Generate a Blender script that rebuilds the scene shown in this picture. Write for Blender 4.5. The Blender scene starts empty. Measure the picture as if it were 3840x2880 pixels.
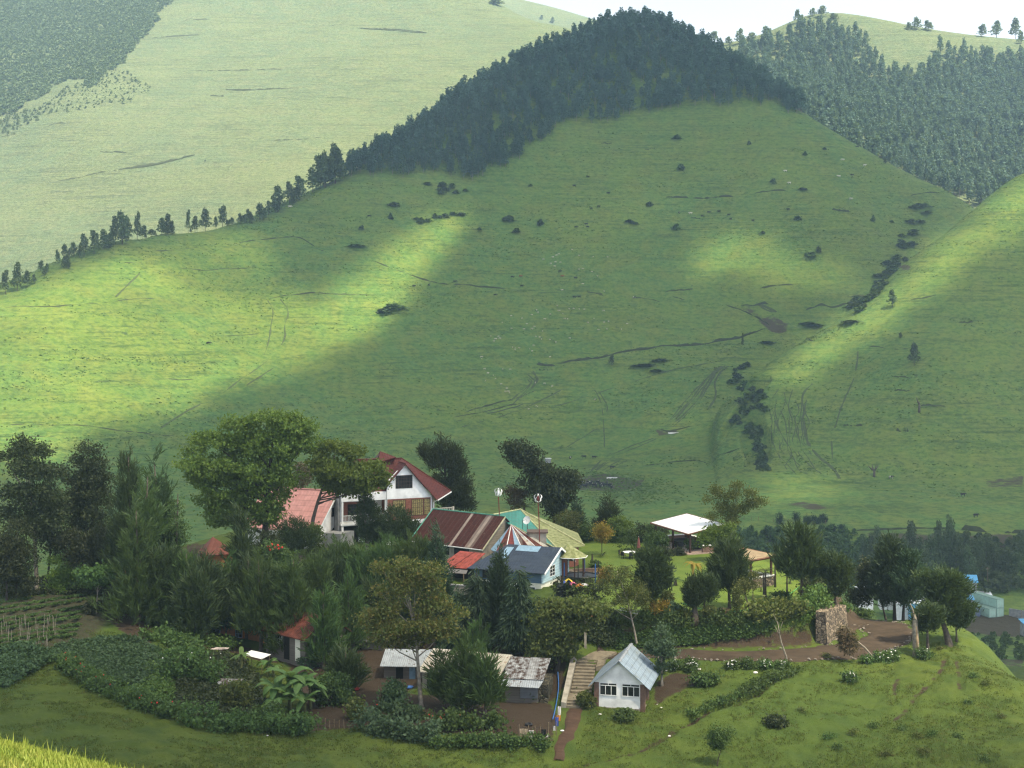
import bpy, bmesh, math, random
import numpy as np
from mathutils import Vector, Matrix
SC = bpy.context.scene
COL = SC.collection
R = math.radians
# ------------------------------------------------------------------ camera, sky, sun, exposure
F = 5300.0                                   # focal length in photo pixels (3840 wide)
cam_d = bpy.data.cameras.new('camera'); cam = bpy.data.objects.new('camera', cam_d); COL.objects.link(cam)
cam.location = (0, 0, 0); cam.rotation_euler = (R(90), 0, 0)
cam_d.sensor_width = 36.0; cam_d.lens = 36.0 * F / 3840.0
cam_d.shift_y = -200.0 / 3840.0; cam_d.clip_start = 0.5; cam_d.clip_end = 9000
SC.camera = cam
SUN = Vector((0.38, -0.30, 0.87)).normalized()     # towards the sun
sun_d = bpy.data.lights.new('sun', 'SUN'); sun = bpy.data.objects.new('sun', sun_d); COL.objects.link(sun)
sun_d.energy = 4.6; sun_d.angle = R(0.6); sun_d.color = (1.0, 0.88, 0.64)
sun.rotation_euler = SUN.to_track_quat('Z', 'Y').to_euler(); sun.location = (0, 0, 500)
world = bpy.data.worlds.new('World'); SC.world = world; world.use_nodes = True
def setup_world():
    nt = world.node_tree; nt.nodes.clear(); L = nt.links
    out = nt.nodes.new('ShaderNodeOutputWorld'); bg = nt.nodes.new('ShaderNodeBackground')
    sky = nt.nodes.new('ShaderNodeTexSky'); sky.sky_type = 'NISHITA'; sky.sun_disc = False
    sky.sun_elevation = math.asin(SUN.z); sky.sun_rotation = math.atan2(SUN.x, SUN.y)
    sky.altitude = 1800; sky.dust_density = 2.0
    bw = nt.nodes.new('ShaderNodeRGBToBW'); L.new(sky.outputs[0], bw.inputs[0])
    white = nt.nodes.new('ShaderNodeMix'); white.data_type = 'RGBA'; white.blend_type = 'MULTIPLY'
    white.inputs[0].default_value = 1.0
    L.new(bw.outputs[0], white.inputs[6]); white.inputs[7].default_value = (.92, .94, .97, 1)
    tc = nt.nodes.new('ShaderNodeTexCoord'); mp = nt.nodes.new('ShaderNodeMapping')
    mp.inputs['Scale'].default_value = (1, 1, 3.0)
    no = nt.nodes.new('ShaderNodeTexNoise'); no.inputs['Scale'].default_value = 2.2; no.inputs['Detail'].default_value = 6
    L.new(tc.outputs['Generated'], mp.inputs[0]); L.new(mp.outputs[0], no.inputs['Vector'])
    rp = nt.nodes.new('ShaderNodeMapRange'); rp.inputs[1].default_value = .3; rp.inputs[2].default_value = .62
    rp.inputs[3].default_value = .5; rp.inputs[4].default_value = 1.0
    L.new(no.outputs['Fac'], rp.inputs[0])
    mx = nt.nodes.new('ShaderNodeMix'); mx.data_type = 'RGBA'
    L.new(rp.outputs[0], mx.inputs[0]); L.new(sky.outputs[0], mx.inputs[6]); L.new(white.outputs[2], mx.inputs[7])
    sp = nt.nodes.new('ShaderNodeSeparateXYZ'); L.new(tc.outputs['Generated'], sp.inputs[0])
    hz = nt.nodes.new('ShaderNodeMapRange'); hz.inputs[1].default_value = 0.0; hz.inputs[2].default_value = .35; hz.inputs[3].default_value = 1.0; hz.inputs[4].default_value = .85
    L.new(sp.outputs[2], hz.inputs[0]); hm = nt.nodes.new('ShaderNodeMix'); hm.data_type = 'RGBA'; hm.blend_type = 'MULTIPLY'; hm.inputs[0].default_value = 1
    L.new(mx.outputs[2], hm.inputs[6]); L.new(hz.outputs[0], hm.inputs[7]); mx = hm
    L.new(mx.outputs[2], bg.inputs[0]); bg.inputs[1].default_value = 0.145
    L.new(bg.outputs[0], out.inputs[0])
setup_world()
SC.view_settings.view_transform = 'Standard'; SC.view_settings.look = 'None'
SC.view_settings.exposure = 1.95; SC.view_settings.gamma = 1.0
SC.cycles.use_denoising = True; SC.cycles.denoising_prefilter = 'NONE'; SC.cycles.use_adaptive_sampling = False; SC.cycles.filter_width = 1.3; SC.cycles.max_bounces = 6; SC.cycles.diffuse_bounces = 2
SC.cycles.volume_bounces = 0; SC.cycles.transparent_max_bounces = 12; SC.cycles.sample_clamp_indirect = 4

# ------------------------------------------------------------------ helpers
rng = np.random.default_rng(7)
random.seed(7)
def tag(o, label=None, cat=None, group=None, kind=None):
    if label: o['label'] = label
    if cat: o['category'] = cat
    if group: o['group'] = group
    if kind: o['kind'] = kind
    return o
def empty(name, loc=(0, 0, 0), rz=0.0, label=None, cat=None, group=None):
    o = bpy.data.objects.new(name, None); COL.objects.link(o)
    o.location = loc; o.rotation_euler = (0, 0, rz); o.empty_display_size = .3
    return tag(o, label, cat, group)
def link(name, me, mats=None, parent=None, loc=None):
    o = bpy.data.objects.new(name, me); COL.objects.link(o)
    if mats is not None and not me.materials:
        for m in (mats if isinstance(mats, (list, tuple)) else [mats]): me.materials.append(m)
    if parent is not None: o.parent = parent
    if loc is not None: o.location = loc
    return o
def np_mesh(name, V, faces, smooth=False, mi=None):
    """V (n,3) array; faces (m,4) or (m,3) int array"""
    V = np.asarray(V, np.float32); faces = np.asarray(faces, np.int32); k = faces.shape[1]
    me = bpy.data.meshes.new(name)
    me.vertices.add(len(V)); me.vertices.foreach_set('co', V.ravel())
    me.loops.add(faces.size); me.loops.foreach_set('vertex_index', faces.ravel())
    me.polygons.add(len(faces)); me.polygons.foreach_set('loop_start', np.arange(0, faces.size, k, dtype=np.int32))
    me.polygons.foreach_set('loop_total', np.full(len(faces), k, np.int32))
    if mi is not None: me.polygons.foreach_set('material_index', np.asarray(mi, np.int32))
    if smooth: me.polygons.foreach_set('use_smooth', np.ones(len(faces), bool))
    me.update(calc_edges=True); me.validate()
    return me
class MB:
    """collects shapes, builds ONE mesh object"""
    def __init__(s): s.v = []; s.f = []; s.m = []
    def add(s, vs, fs, mi=0):
        b = len(s.v); s.v += [tuple(v) for v in vs]; s.f += [tuple(b + i for i in f) for f in fs]; s.m += [mi] * len(fs); return s
    def box(s, x0, x1, y0, y1, z0, z1, mi=0):
        return s.add([(x0, y0, z0), (x1, y0, z0), (x1, y1, z0), (x0, y1, z0), (x0, y0, z1), (x1, y0, z1), (x1, y1, z1), (x0, y1, z1)],
                     [(0, 3, 2, 1), (4, 5, 6, 7), (0, 1, 5, 4), (1, 2, 6, 5), (2, 3, 7, 6), (3, 0, 4, 7)], mi)
    def slab(s, pts, t, mi=0):
        """polygon (list of 3d points) thickened downwards by t"""
        n = len(pts); lo = [(p[0], p[1], p[2] - t) for p in pts]
        return s.add(list(pts) + lo, [tuple(range(n)), tuple(range(2 * n - 1, n - 1, -1))] +
                     [(i, n + i, n + (i + 1) % n, (i + 1) % n) for i in range(n)], mi)
    def prism(s, poly, z0, z1, mi=0):
        """xy polygon extruded from z0 to z1"""
        n = len(poly)
        return s.add([(p[0], p[1], z0) for p in poly] + [(p[0], p[1], z1) for p in poly],
                     [tuple(range(n - 1, -1, -1)), tuple(range(n, 2 * n))] + [(i, (i + 1) % n, n + (i + 1) % n, n + i) for i in range(n)], mi)
    def wallprism(s, poly, axis, a0, a1, mi=0):
        """polygon in (u,z), extruded along axis 'y' (u=x) or 'x' (u=y)"""
        n = len(poly); mk = (lambda u, z, a: (u, a, z)) if axis == 'y' else (lambda u, z, a: (a, u, z))
        return s.add([mk(u, z, a0) for u, z in poly] + [mk(u, z, a1) for u, z in poly],
                     [tuple(range(n)), tuple(range(2 * n - 1, n - 1, -1))] + [(i, n + i, n + (i + 1) % n, (i + 1) % n) for i in range(n)], mi)
    def tube(s, pts, rad, n=6, mi=0, cap=True):
        P = [Vector(p) for p in pts]; rad = rad if isinstance(rad, (list, tuple)) else [rad] * len(P)
        b = len(s.v); up = Vector((0.12, 0.31, 0.94))
        for i, p in enumerate(P):
            d = (P[min(i + 1, len(P) - 1)] - P[max(i - 1, 0)])
            d = d.normalized() if d.length > 1e-9 else Vector((0, 0, 1))
            a = d.cross(up if abs(d.dot(up)) < .97 else Vector((1, 0, 0))).normalized(); c = d.cross(a)
            for k in range(n):
                t = 2 * math.pi * k / n
                s.v.append(tuple(p + (a * math.cos(t) + c * math.sin(t)) * rad[i]))
        for i in range(len(P) - 1):
            for k in range(n):
                s.f.append((b + i * n + k, b + i * n + (k + 1) % n, b + (i + 1) * n + (k + 1) % n, b + (i + 1) * n + k)); s.m.append(mi)
        if cap:
            s.f.append(tuple(b + k for k in range(n - 1, -1, -1))); s.m.append(mi)
            e = b + (len(P) - 1) * n; s.f.append(tuple(e + k for k in range(n))); s.m.append(mi)
        return s
    def lathe(s, prof, n=16, c=(0, 0, 0), mi=0, sx=1, sy=1):
        b = len(s.v)
        for r, z in prof:
            for k in range(n):
                t = 2 * math.pi * k / n; s.v.append((c[0] + r * math.cos(t) * sx, c[1] + r * math.sin(t) * sy, c[2] + z))
        for i in range(len(prof) - 1):
            for k in range(n):
                s.f.append((b + i * n + k, b + i * n + (k + 1) % n, b + (i + 1) * n + (k + 1) % n, b + (i + 1) * n + k)); s.m.append(mi)
        s.f.append(tuple(b + k for k in range(n - 1, -1, -1))); s.m.append(mi)
        e = b + (len(prof) - 1) * n; s.f.append(tuple(e + k for k in range(n))); s.m.append(mi)
        return s
    def mesh(s, name, smooth=False):
        me = bpy.data.meshes.new(name); me.from_pydata(s.v, [], s.f)
        me.polygons.foreach_set('material_index', np.array(s.m, np.int32))
        if smooth: me.polygons.foreach_set('use_smooth', np.ones(len(s.f), bool))
        me.update(); return me
    def build(s, name, mats, parent=None, smooth=False, loc=None):
        return link(name, s.mesh(name, smooth), mats, parent, loc)
def copy_tree(o, parent=None):
    c = o.copy(); COL.objects.link(c)
    if parent is not None: c.parent = parent
    for ch in o.children: copy_tree(ch, c)
    return c

# numpy value noise
_perm = np.random.default_rng(3).random((256, 256))
def vnoise(x, y):
    x = np.asarray(x, float); y = np.asarray(y, float)
    xi = np.floor(x).astype(int); yi = np.floor(y).astype(int); fx = x - xi; fy = y - yi
    fx = fx * fx * (3 - 2 * fx); fy = fy * fy * (3 - 2 * fy)
    g = lambda a, b: _perm[a & 255, b & 255]
    return (g(xi, yi) * (1 - fx) + g(xi + 1, yi) * fx) * (1 - fy) + (g(xi, yi + 1) * (1 - fx) + g(xi + 1, yi + 1) * fx) * fy
def fbm(x, y, o=4):
    s = 0; a = .5
    for i in range(o): s = s + a * (vnoise(x * 2 ** i + 17.3 * i, y * 2 ** i - 9.1 * i) - .5); a *= .5
    return s
def sstep(a, b, x):
    t = np.clip((np.asarray(x, float) - a) / (b - a), 0, 1); return t * t * (3 - 2 * t)

# ------------------------------------------------------------------ materials
MATS = {}
def newmat(name):
    m = bpy.data.materials.new(name); m.use_nodes = True; nt = m.node_tree; nt.nodes.clear(); MATS[name] = m
    return m, nt
class NT:
    def __init__(s, nt): s.nt = nt
    def n(s, t, **kw):
        k = s.nt.nodes.new('ShaderNode' + t)
        for a, b in kw.items(): setattr(k, a, b)
        return k
    def l(s, a, b): s.nt.links.new(a, b)
    def coord(s, scale=(1, 1, 1), src='Object', rot=(0, 0, 0)):
        tc = s.n('TexCoord'); mp = s.n('Mapping'); mp.inputs['Scale'].default_value = scale; mp.inputs['Rotation'].default_value = rot
        s.l(tc.outputs[src], mp.inputs[0]); return mp.outputs[0]
    def noise(s, vec, scale=1, detail=4, rough=.55, dist=0):
        k = s.n('TexNoise'); k.inputs['Scale'].default_value = scale; k.inputs['Detail'].default_value = detail
        k.inputs['Roughness'].default_value = rough; k.inputs['Distortion'].default_value = dist
        s.l(vec, k.inputs['Vector']); return k.outputs['Fac']
    def rng(s, f, a, b, c=0., d=1., smooth=False):
        k = s.n('MapRange'); k.inputs[1].default_value = a; k.inputs[2].default_value = b; k.inputs[3].default_value = c; k.inputs[4].default_value = d
        if smooth: k.interpolation_type = 'SMOOTHSTEP'
        s.l(f, k.inputs[0]); return k.outputs[0]
    def math(s, op, a, b=None, clamp=False):
        k = s.n('Math', operation=op); k.use_clamp = clamp
        for i, x in enumerate((a, b)):
            if x is None: continue
            if isinstance(x, (int, float)): k.inputs[i].default_value = x
            else: s.l(x, k.inputs[i])
        return k.outputs[0]
    def mix(s, f, a, b, mode='MIX'):
        k = s.n('Mix'); k.data_type = 'RGBA'; k.blend_type = mode
        if isinstance(f, (int, float)): k.inputs[0].default_value = f
        else: s.l(f, k.inputs[0])
        for i, x in ((6, a), (7, b)):
            if isinstance(x, (tuple, list)): k.inputs[i].default_value = (*x[:3], 1)
            else: s.l(x, k.inputs[i])
        return k.outputs[2]
    def attr(s, name):
        k = s.n('Attribute'); k.attribute_name = name; return k.outputs['Fac']
    def bump(s, h, strength=.5, dist=.1, prev=None):
        k = s.n('Bump'); k.inputs['Strength'].default_value = strength; k.inputs['Distance'].default_value = dist
        s.l(h, k.inputs['Height'])
        if prev is not None: s.l(prev, k.inputs['Normal'])
        return k.outputs[0]
    def out(s, col, rough=.8, metal=0., normal=None, spec=.3):
        p = s.n('BsdfPrincipled'); o = s.n('OutputMaterial')
        if isinstance(col, (tuple, list)): p.inputs['Base Color'].default_value = (*col[:3], 1)
        else: s.l(col, p.inputs['Base Color'])
        if isinstance(rough, (int, float)): p.inputs['Roughness'].default_value = rough
        else: s.l(rough, p.inputs['Roughness'])
        p.inputs['Metallic'].default_value = metal; p.inputs['Specular IOR Level'].default_value = spec
        if normal is not None: s.l(normal, p.inputs['Normal'])
        s.l(p.outputs[0], o.inputs[0]); return p
def plain(name, c, rough=.7, var=.18, scale=3., metal=0., bump=.15, spec=.3):
    """painted / worn surface: base colour with two scales of grime"""
    m, nt = newmat(name); N = NT(nt); v = N.coord()
    a = N.noise(v, scale, 5); b = N.noise(v, scale * 7, 3)
    f = N.rng(a, .35, .75); d = [x * (1 - var * 1.6) for x in c]; l = [min(1, x * (1 + var * .5)) for x in c]
    col = N.mix(f, l, d); col = N.mix(N.rng(b, .55, .8, 0, .5), col, [x * .75 for x in c])
    N.out(col, rough, metal, N.bump(b, bump, .02), spec); return m
def leafmat(name, c1, c2, c3=None, trans=.3, nscale=.6, rough=.6):
    """foliage: colour varies per leaf, light and dark of clumps painted in; thin leaves let light through"""
    m, nt = newmat(name); N = NT(nt)
    g = N.n('NewGeometry'); v = N.coord()
    ns = N.noise(v, nscale, 3)
    col = N.mix(N.rng(ns, .38, .56), c1, c2); n2 = N.noise(v, nscale * 2.7, 2)  # noise puts the light and dark of the tufts into the leaf colour
    col = N.mix(N.rng(n2, .50, .66, 0, .85), col, c3 or [x * 1.5 for x in c2]); col = N.mix(N.rng(g.outputs['Random Per Island'], .0, 1., 0, .4), col, c3 or [x * 1.5 for x in c2])
    oi = N.n('ObjectInfo'); hs = N.n('HueSaturation')
    N.l(N.rng(oi.outputs['Random'], 0, 1, .485, .515), hs.inputs['Hue']); N.l(N.rng(oi.outputs['Random'], 0, 1, .8, 1.2), hs.inputs['Value'])
    N.l(col, hs.inputs['Color']); col = hs.outputs[0]
    d = N.n('BsdfPrincipled'); N.l(col, d.inputs['Base Color']); d.inputs['Roughness'].default_value = rough; d.inputs['Specular IOR Level'].default_value = .25
    t = N.n('BsdfTranslucent'); tc = N.mix(.5, col, (.20, .28, .03), 'MIX'); N.l(tc, t.inputs[0])
    x = N.n('MixShader'); x.inputs[0].default_value = trans; N.l(d.outputs[0], x.inputs[1]); N.l(t.outputs[0], x.inputs[2])
    o = N.n('OutputMaterial'); N.l(x.outputs[0], o.inputs[0]); return m
# ------------------------------------------------------------------ terrain heights
def P3(px, py, Y): return ((px - 1920) / F * Y, Y, (1240 - py) / F * Y)
def pix(p): return (1920 + F * p[0] / p[1], 1240 - F * p[2] / p[1])
class TPS:
    def __init__(s, pts, sc=100., lam=1e-4):
        P = np.array(pts, float); s.sc = sc; s.xy = P[:, :2] / sc; n = len(P)
        K = s._k(s.xy); A = np.zeros((n + 3, n + 3)); A[:n, :n] = K + lam * np.eye(n)
        A[:n, n] = 1; A[:n, n + 1:] = s.xy; A[n, :n] = 1; A[n + 1:, :n] = s.xy.T
        s.w = np.linalg.solve(A, np.r_[P[:, 2], 0, 0, 0])
    def _k(s, q):
        d2 = ((q[:, None, :] - s.xy[None]) ** 2).sum(-1); return .5 * d2 * np.log(d2 + 1e-12)
    def __call__(s, X, Y):
        X = np.asarray(X, float); Y = np.asarray(Y, float); sh = np.broadcast(X, Y).shape
        q = np.c_[np.broadcast_to(X, sh).ravel(), np.broadcast_to(Y, sh).ravel()] / s.sc
        r = np.concatenate([s._k(c) @ s.w[:-3] + s.w[-3] + c @ s.w[-2:] for c in np.array_split(q, max(1, len(q) // 8000))])
        return r.reshape(sh)
def pts(L): return [P3(*a) for a in L]
knoll_pts = pts([(-700, 2900, 98), (0, 2910, 100), (500, 2910, 102), (1000, 2895, 106), (1500, 2890, 110), (2000, 2890, 112), (2600, 2890, 112), (3200, 2890, 110), (3840, 2890, 106), (4500, 2900, 104),
  (-600, 2650, 118), (0, 2700, 112), (0, 2590, 122), (500, 2750, 112), (500, 2620, 122), (800, 2720, 118), (1000, 2760, 117), (1300, 2740, 120), (1500, 2600, 131), (1100, 2560, 136),
  (950, 2420, 150), (1130, 2465, 146), (1300, 2560, 136), (1500, 2570, 135), (1750, 2600, 131), (1980, 2640, 127), (2060, 2740, 119), (2090, 2780, 117),
  (2230, 2652, 126), (2420, 2665, 125), (2130, 2650, 126.5), (2200, 2472, 136.5), (2100, 2560, 133), (2330, 2470, 137.5), (2450, 2450, 139), (2700, 2455, 139), (3000, 2455, 139), (3200, 2430, 142), (3350, 2390, 147), (3300, 2350, 152), (3150, 2312, 158),
  (2500, 2560, 131), (2800, 2560, 130), (2800, 2700, 121), (2400, 2780, 118), (3300, 2480, 138), (3300, 2650, 124), (3560, 2455, 140), (3650, 2470, 139.5), (3640, 2650, 123), (3840, 2560, 129), (3700, 2800, 112),
  (3400, 2330, 157), (3560, 2340, 156), (3700, 2420, 148),
  (0, 2450, 134), (0, 2300, 150), (0, 2235, 162), (300, 2250, 158), (450, 2205, 165), (500, 2300, 152), (600, 2450, 138), (300, 2450, 136), (800, 2450, 142), (-600, 2400, 140), (0, 2190, 174), (500, 2150, 178)])
knoll_pts += [(47.5, 122, -33.6), (52, 130, -36), (55, 145, -40), (60, 160, -48), (50, 165, -38.5), (70, 130, -46), (70, 200, -66), (50, 185, -46), (55, 230, -70), (42, 200, -45), (30, 215, -44), (0, 225, -42), (-30, 225, -42), (-60, 215, -40), (-70, 180, -33),
  (40, 165, -33.2), (44, 250, -64), (0, 250, -54), (-50, 250, -53), (-90, 250, -52), (0, 300, -64), (-60, 300, -64), (-120, 300, -63), (60, 300, -77), (100, 300, -77), (100, 250, -72), (30, 300, -68),
  (-20, 175, -30), (-8, 160, -30.3), (10, 170, -30), (-28, 190, -30), (-30, 160, -32), (-15, 150, -32.6), (0, 142, -32.6), (8, 140, -32.1), (0, 195, -31), (22, 185, -31), (36, 175, -34.5), (36, 160, -32)]
KN = TPS(knoll_pts, 20., 1e-3)
valley = pts([(-700, 1800, 560), (-700, 1450, 630), (-700, 1250, 680), (-700, 1600, 760), (0, 1700, 560), (0, 1580, 590), (0, 1400, 625), (0, 1250, 660), (0, 1110, 700), (400, 1750, 580), (400, 1500, 630), (400, 1200, 690), (400, 922, 760),
  (800, 1750, 600), (800, 1450, 680), (800, 1100, 760), (840, 848, 830), (600, 885, 795), (200, 1010, 730), (1200, 1700, 640), (1200, 1400, 720), (1200, 1050, 800), (1200, 800, 865), (1215, 698, 900), (1050, 780, 868), (1450, 560, 945),
  (1700, 1650, 690), (1700, 1350, 765), (1700, 1000, 845), (1700, 750, 905), (1720, 600, 945), (1740, 385, 1000), (2000, 240, 1045), (2240, 1720, 690), (2240, 1560, 740), (2240, 1240, 815), (2240, 900, 885), (2240, 650, 945), (2240, 430, 1005), (2250, 145, 1075), (2400, 110, 1080), (2550, 170, 1070),
  (2700, 1250, 820), (2700, 900, 895), (2700, 600, 960), (2750, 430, 1000), (2820, 300, 1040), (2900, 355, 1030), (3000, 1150, 850), (3000, 800, 910), (3000, 520, 970), (3020, 425, 1005), (3300, 1000, 880), (3300, 750, 940), (3290, 590, 978), (3600, 870, 930), (3570, 745, 955), (3700, 830, 950), (3840, 900, 950), (4400, 1000, 950),
  (2240, 1820, 620), (2700, 1420, 760), (3000, 1350, 790), (2900, 1960, 500), (2200, 1960, 500), (1500, 1850, 560), (1000, 1850, 560),
  (3250, 1985, 495), (3650, 1990, 492), (4400, 1990, 492), (3650, 2150, 450), (3600, 2330, 405), (3500, 2250, 425), (3750, 2300, 412), (4400, 2330, 405), (3700, 2480, 335), (3900, 2560, 312), (2900, 2060, 478), (2950, 2200, 430), (2700, 2000, 488), (3150, 2270, 405), (3250, 2120, 455), (2650, 2060, 440)])
valley += [(-262, 800, 0), (-262, 880, -25), (-225, 820, 22), (-225, 900, -8), (-190, 890, 40), (-190, 980, 0), (-130, 965, 74), (-130, 1050, 35), (-40, 1065, 145), (-40, 1160, 95), (70, 1150, 205), (70, 1260, 130), (170, 1130, 185), (170, 1220, 110), (215, 1080, 138), (215, 1180, 70), (262, 1045, 105), (262, 1140, 50), (310, 1030, 75), (310, 1130, 40), (420, 1030, 45), (-330, 800, -10),
  (0, 300, -64), (-60, 300, -64), (-120, 300, -63), (60, 300, -77), (100, 300, -77), (0, 380, -66), (-100, 380, -65), (-200, 400, -64), (0, 450, -67), (-100, 460, -66), (-60, 520, -66), (20, 400, -67), (45, 380, -76), (0, 250, -60), (-90, 250, -60), (100, 250, -74), (-250, 300, -62), (250, 300, -78)]
VA = TPS(valley, 100., 2e-3)
spur = pts([(3840, 1900, 560), (3840, 1500, 640), (3840, 1100, 720), (3840, 850, 770), (3840, 650, 812), (3430, 1900, 570), (3430, 1600, 620), (3430, 1330, 670), (3430, 1100, 730), (3460, 935, 776), (3640, 795, 795), (3260, 1112, 760),
  (3100, 1850, 580), (3100, 1600, 640), (3100, 1400, 690), (3080, 1235, 738), (2960, 1310, 720), (2850, 1395, 700), (2800, 1560, 665), (2800, 1800, 590), (4400, 420, 850), (4400, 1200, 720), (4400, 1800, 580), (3840, 2000, 530), (3400, 1990, 530)])
spur += [(300, 880, 60), (300, 980, -20), (225, 815, 22), (225, 880, -40), (170, 790, -12), (170, 850, -70), (125, 745, -34), (125, 800, -80), (85, 700, -60), (60, 640, -90), (60, 740, -110), (410, 920, 90), (0, 700, -130), (0, 600, -130), (350, 850, 95 - 5)]
SP = TPS(spur, 100., 2e-3)
# garden terrace: a level lawn behind a steep bank
plat = np.array([(9, 143.6), (14, 143.3), (20, 143.2), (26, 143.4), (30.2, 144.6), (33.5, 148.5), (36.3, 156), (36.5, 166), (33, 178), (30, 192), (24, 200), (10, 206), (-20, 212), (-38, 206), (-40, 194), (-27, 184), (-16, 172), (-8, 163), (-4, 156), (2, 150)])
def poly_sd(X, Y, poly):
    """signed distance, positive inside"""
    X = np.asarray(X, float); Y = np.asarray(Y, float); d = np.full(X.shape, 1e9); ins = np.zeros(X.shape, bool); n = len(poly)
    for i in range(n):
        ax, ay = poly[i]; bx, by = poly[(i + 1) % n]; ex, ey = bx - ax, by - ay
        t = np.clip(((X - ax) * ex + (Y - ay) * ey) / (ex * ex + ey * ey + 1e-12), 0, 1)
        d = np.minimum(d, np.hypot(X - ax - t * ex, Y - ay - t * ey))
        c = (ay > Y) != (by > Y); ins ^= c & (X < ex * (Y - ay) / (ey + (1e-12 if abs(ey) < 1e-12 else 0)) + ax)
    return np.where(ins, d, -d)
def line_d(X, Y, line):
    X = np.asarray(X, float); d = np.full(np.broadcast(X, Y).shape, 1e9)
    for (ax, ay), (bx, by) in zip(line[:-1], line[1:]):
        ex, ey = bx - ax, by - ay; t = np.clip(((X - ax) * ex + (Y - ay) * ey) / (ex * ex + ey * ey + 1e-12), 0, 1)
        d = np.minimum(d, np.hypot(X - ax - t * ex, Y - ay - t * ey))
    return d
def smax(a, b, k=6.):
    h = np.clip(.5 + .5 * (a - b) / k, 0, 1); return b * (1 - h) + a * h + k * h * (1 - h)
GULLY = [P3(*a)[:2] for a in ((2790, 1365, 735), (2740, 1430, 712), (2800, 1480, 697), (2850, 1500, 690), (2790, 1545, 676), (2745, 1580, 666), (2820, 1615, 657), (2845, 1680, 637), (2850, 1760, 618))]
def Zfar(X, Y):
    z = VA(X, Y)
    px = 1920 + F * X / np.maximum(Y, 1)
    s = SP(X, Y) - 400 * (1 - sstep(2350, 2700, px)) - 300 * sstep(900, 1000, Y) - 60 * (1 - sstep(520, 590, Y))
    z = smax(z, s, 7.)
    g = line_d(X, Y, GULLY); w = 4.2 + 2.4 * fbm(X * .05, Y * .05) * 2
    z = z - 5.0 * (1 - sstep(w, w + 1.6, g))
    # folds and terracettes of the grazed slopes
    b = sstep(330, 350, Y); k = sstep(600, 720, Y)
    return z + b * ((1.4 + 5.4 * k) * fbm(X * .013, Y * .013, 4) + (.5 + .4 * k) * fbm(X * .03, z * .25 + Y * .02, 4))
def Zknoll(X, Y):
    z = KN(X, Y)
    sd = poly_sd(X, Y, plat) + .6 * fbm(X * .5, Y * .5, 3)
    # steep on the road side, gentle under the trees
    w = 1.3 + 11 * (1 - sstep(3, 12, X)) + 7 * sstep(168, 185, Y)
    t = sstep(-w, 0.25, sd); zp = -29.0 + .03 * (Y - 165) * 0
    return z * (1 - t) + np.maximum(zp, z) * t
def Zg(X, Y):
    X = np.asarray(X, float); Y = np.asarray(Y, float); X, Y = np.broadcast_arrays(X, Y); z = np.zeros(X.shape)
    u = X / np.maximum(Y, .5)
    near = lambda Yn: -1.9 - np.clip(.021 + (u + .362) * .236, -.1, .4) * Yn - .0097 * Yn * Yn
    m = Y < 30; z[m] = near(Y)[m] if m.any() else 0
    m = (Y >= 30) & (Y < 95)
    if m.any():
        t = (Y[m] - 30) / 65; z[m] = near(30.)[m] * (1 - t) + Zknoll(u[m] * 95, np.full(t.shape, 95.)) * t
    m = (Y >= 95) & (Y < 330)
    if m.any():
        b = sstep(240, 320, Y[m]); z[m] = Zknoll(X[m], Y[m]) * (1 - b) + (Zfar(X[m], Y[m]) if (Y[m] > 240).any() else 0) * b
    m = Y >= 330
    if m.any(): z[m] = Zfar(X[m], Y[m])
    return z
def gz(x, y): return float(Zg(np.array([x]), np.array([y]))[0])
_YS = np.r_[np.arange(97, 260, .5), np.arange(260, 700, 2.), np.arange(700, 1100, 1.5)]
def hit(px, py, y0=97, y1=1100):
    """where the photo ray meets the ground"""
    Y = _YS[(_YS >= y0) & (_YS <= y1)]; X = (px - 1920) / F * Y; Z = (1240 - py) / F * Y; g = Zg(X, Y)
    k = np.nonzero(Z <= g)[0]
    if len(k) == 0: i = int(np.argmin(Z - g)); return Vector((X[i], Y[i], g[i]))
    i = k[0]
    if i == 0: return Vector((X[0], Y[0], g[0]))
    a, b = Z[i - 1] - g[i - 1], Z[i] - g[i]; t = a / (a - b + 1e-9); y = Y[i - 1] + t * (Y[i] - Y[i - 1])
    return Vector(((px - 1920) / F * y, y, (1240 - py) / F * y))
def hits(L, **k): return [hit(*p, **k) for p in L]
def world_poly(pxpoly, **k): return np.array([hit(*p, **k)[:2] for p in pxpoly])
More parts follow.
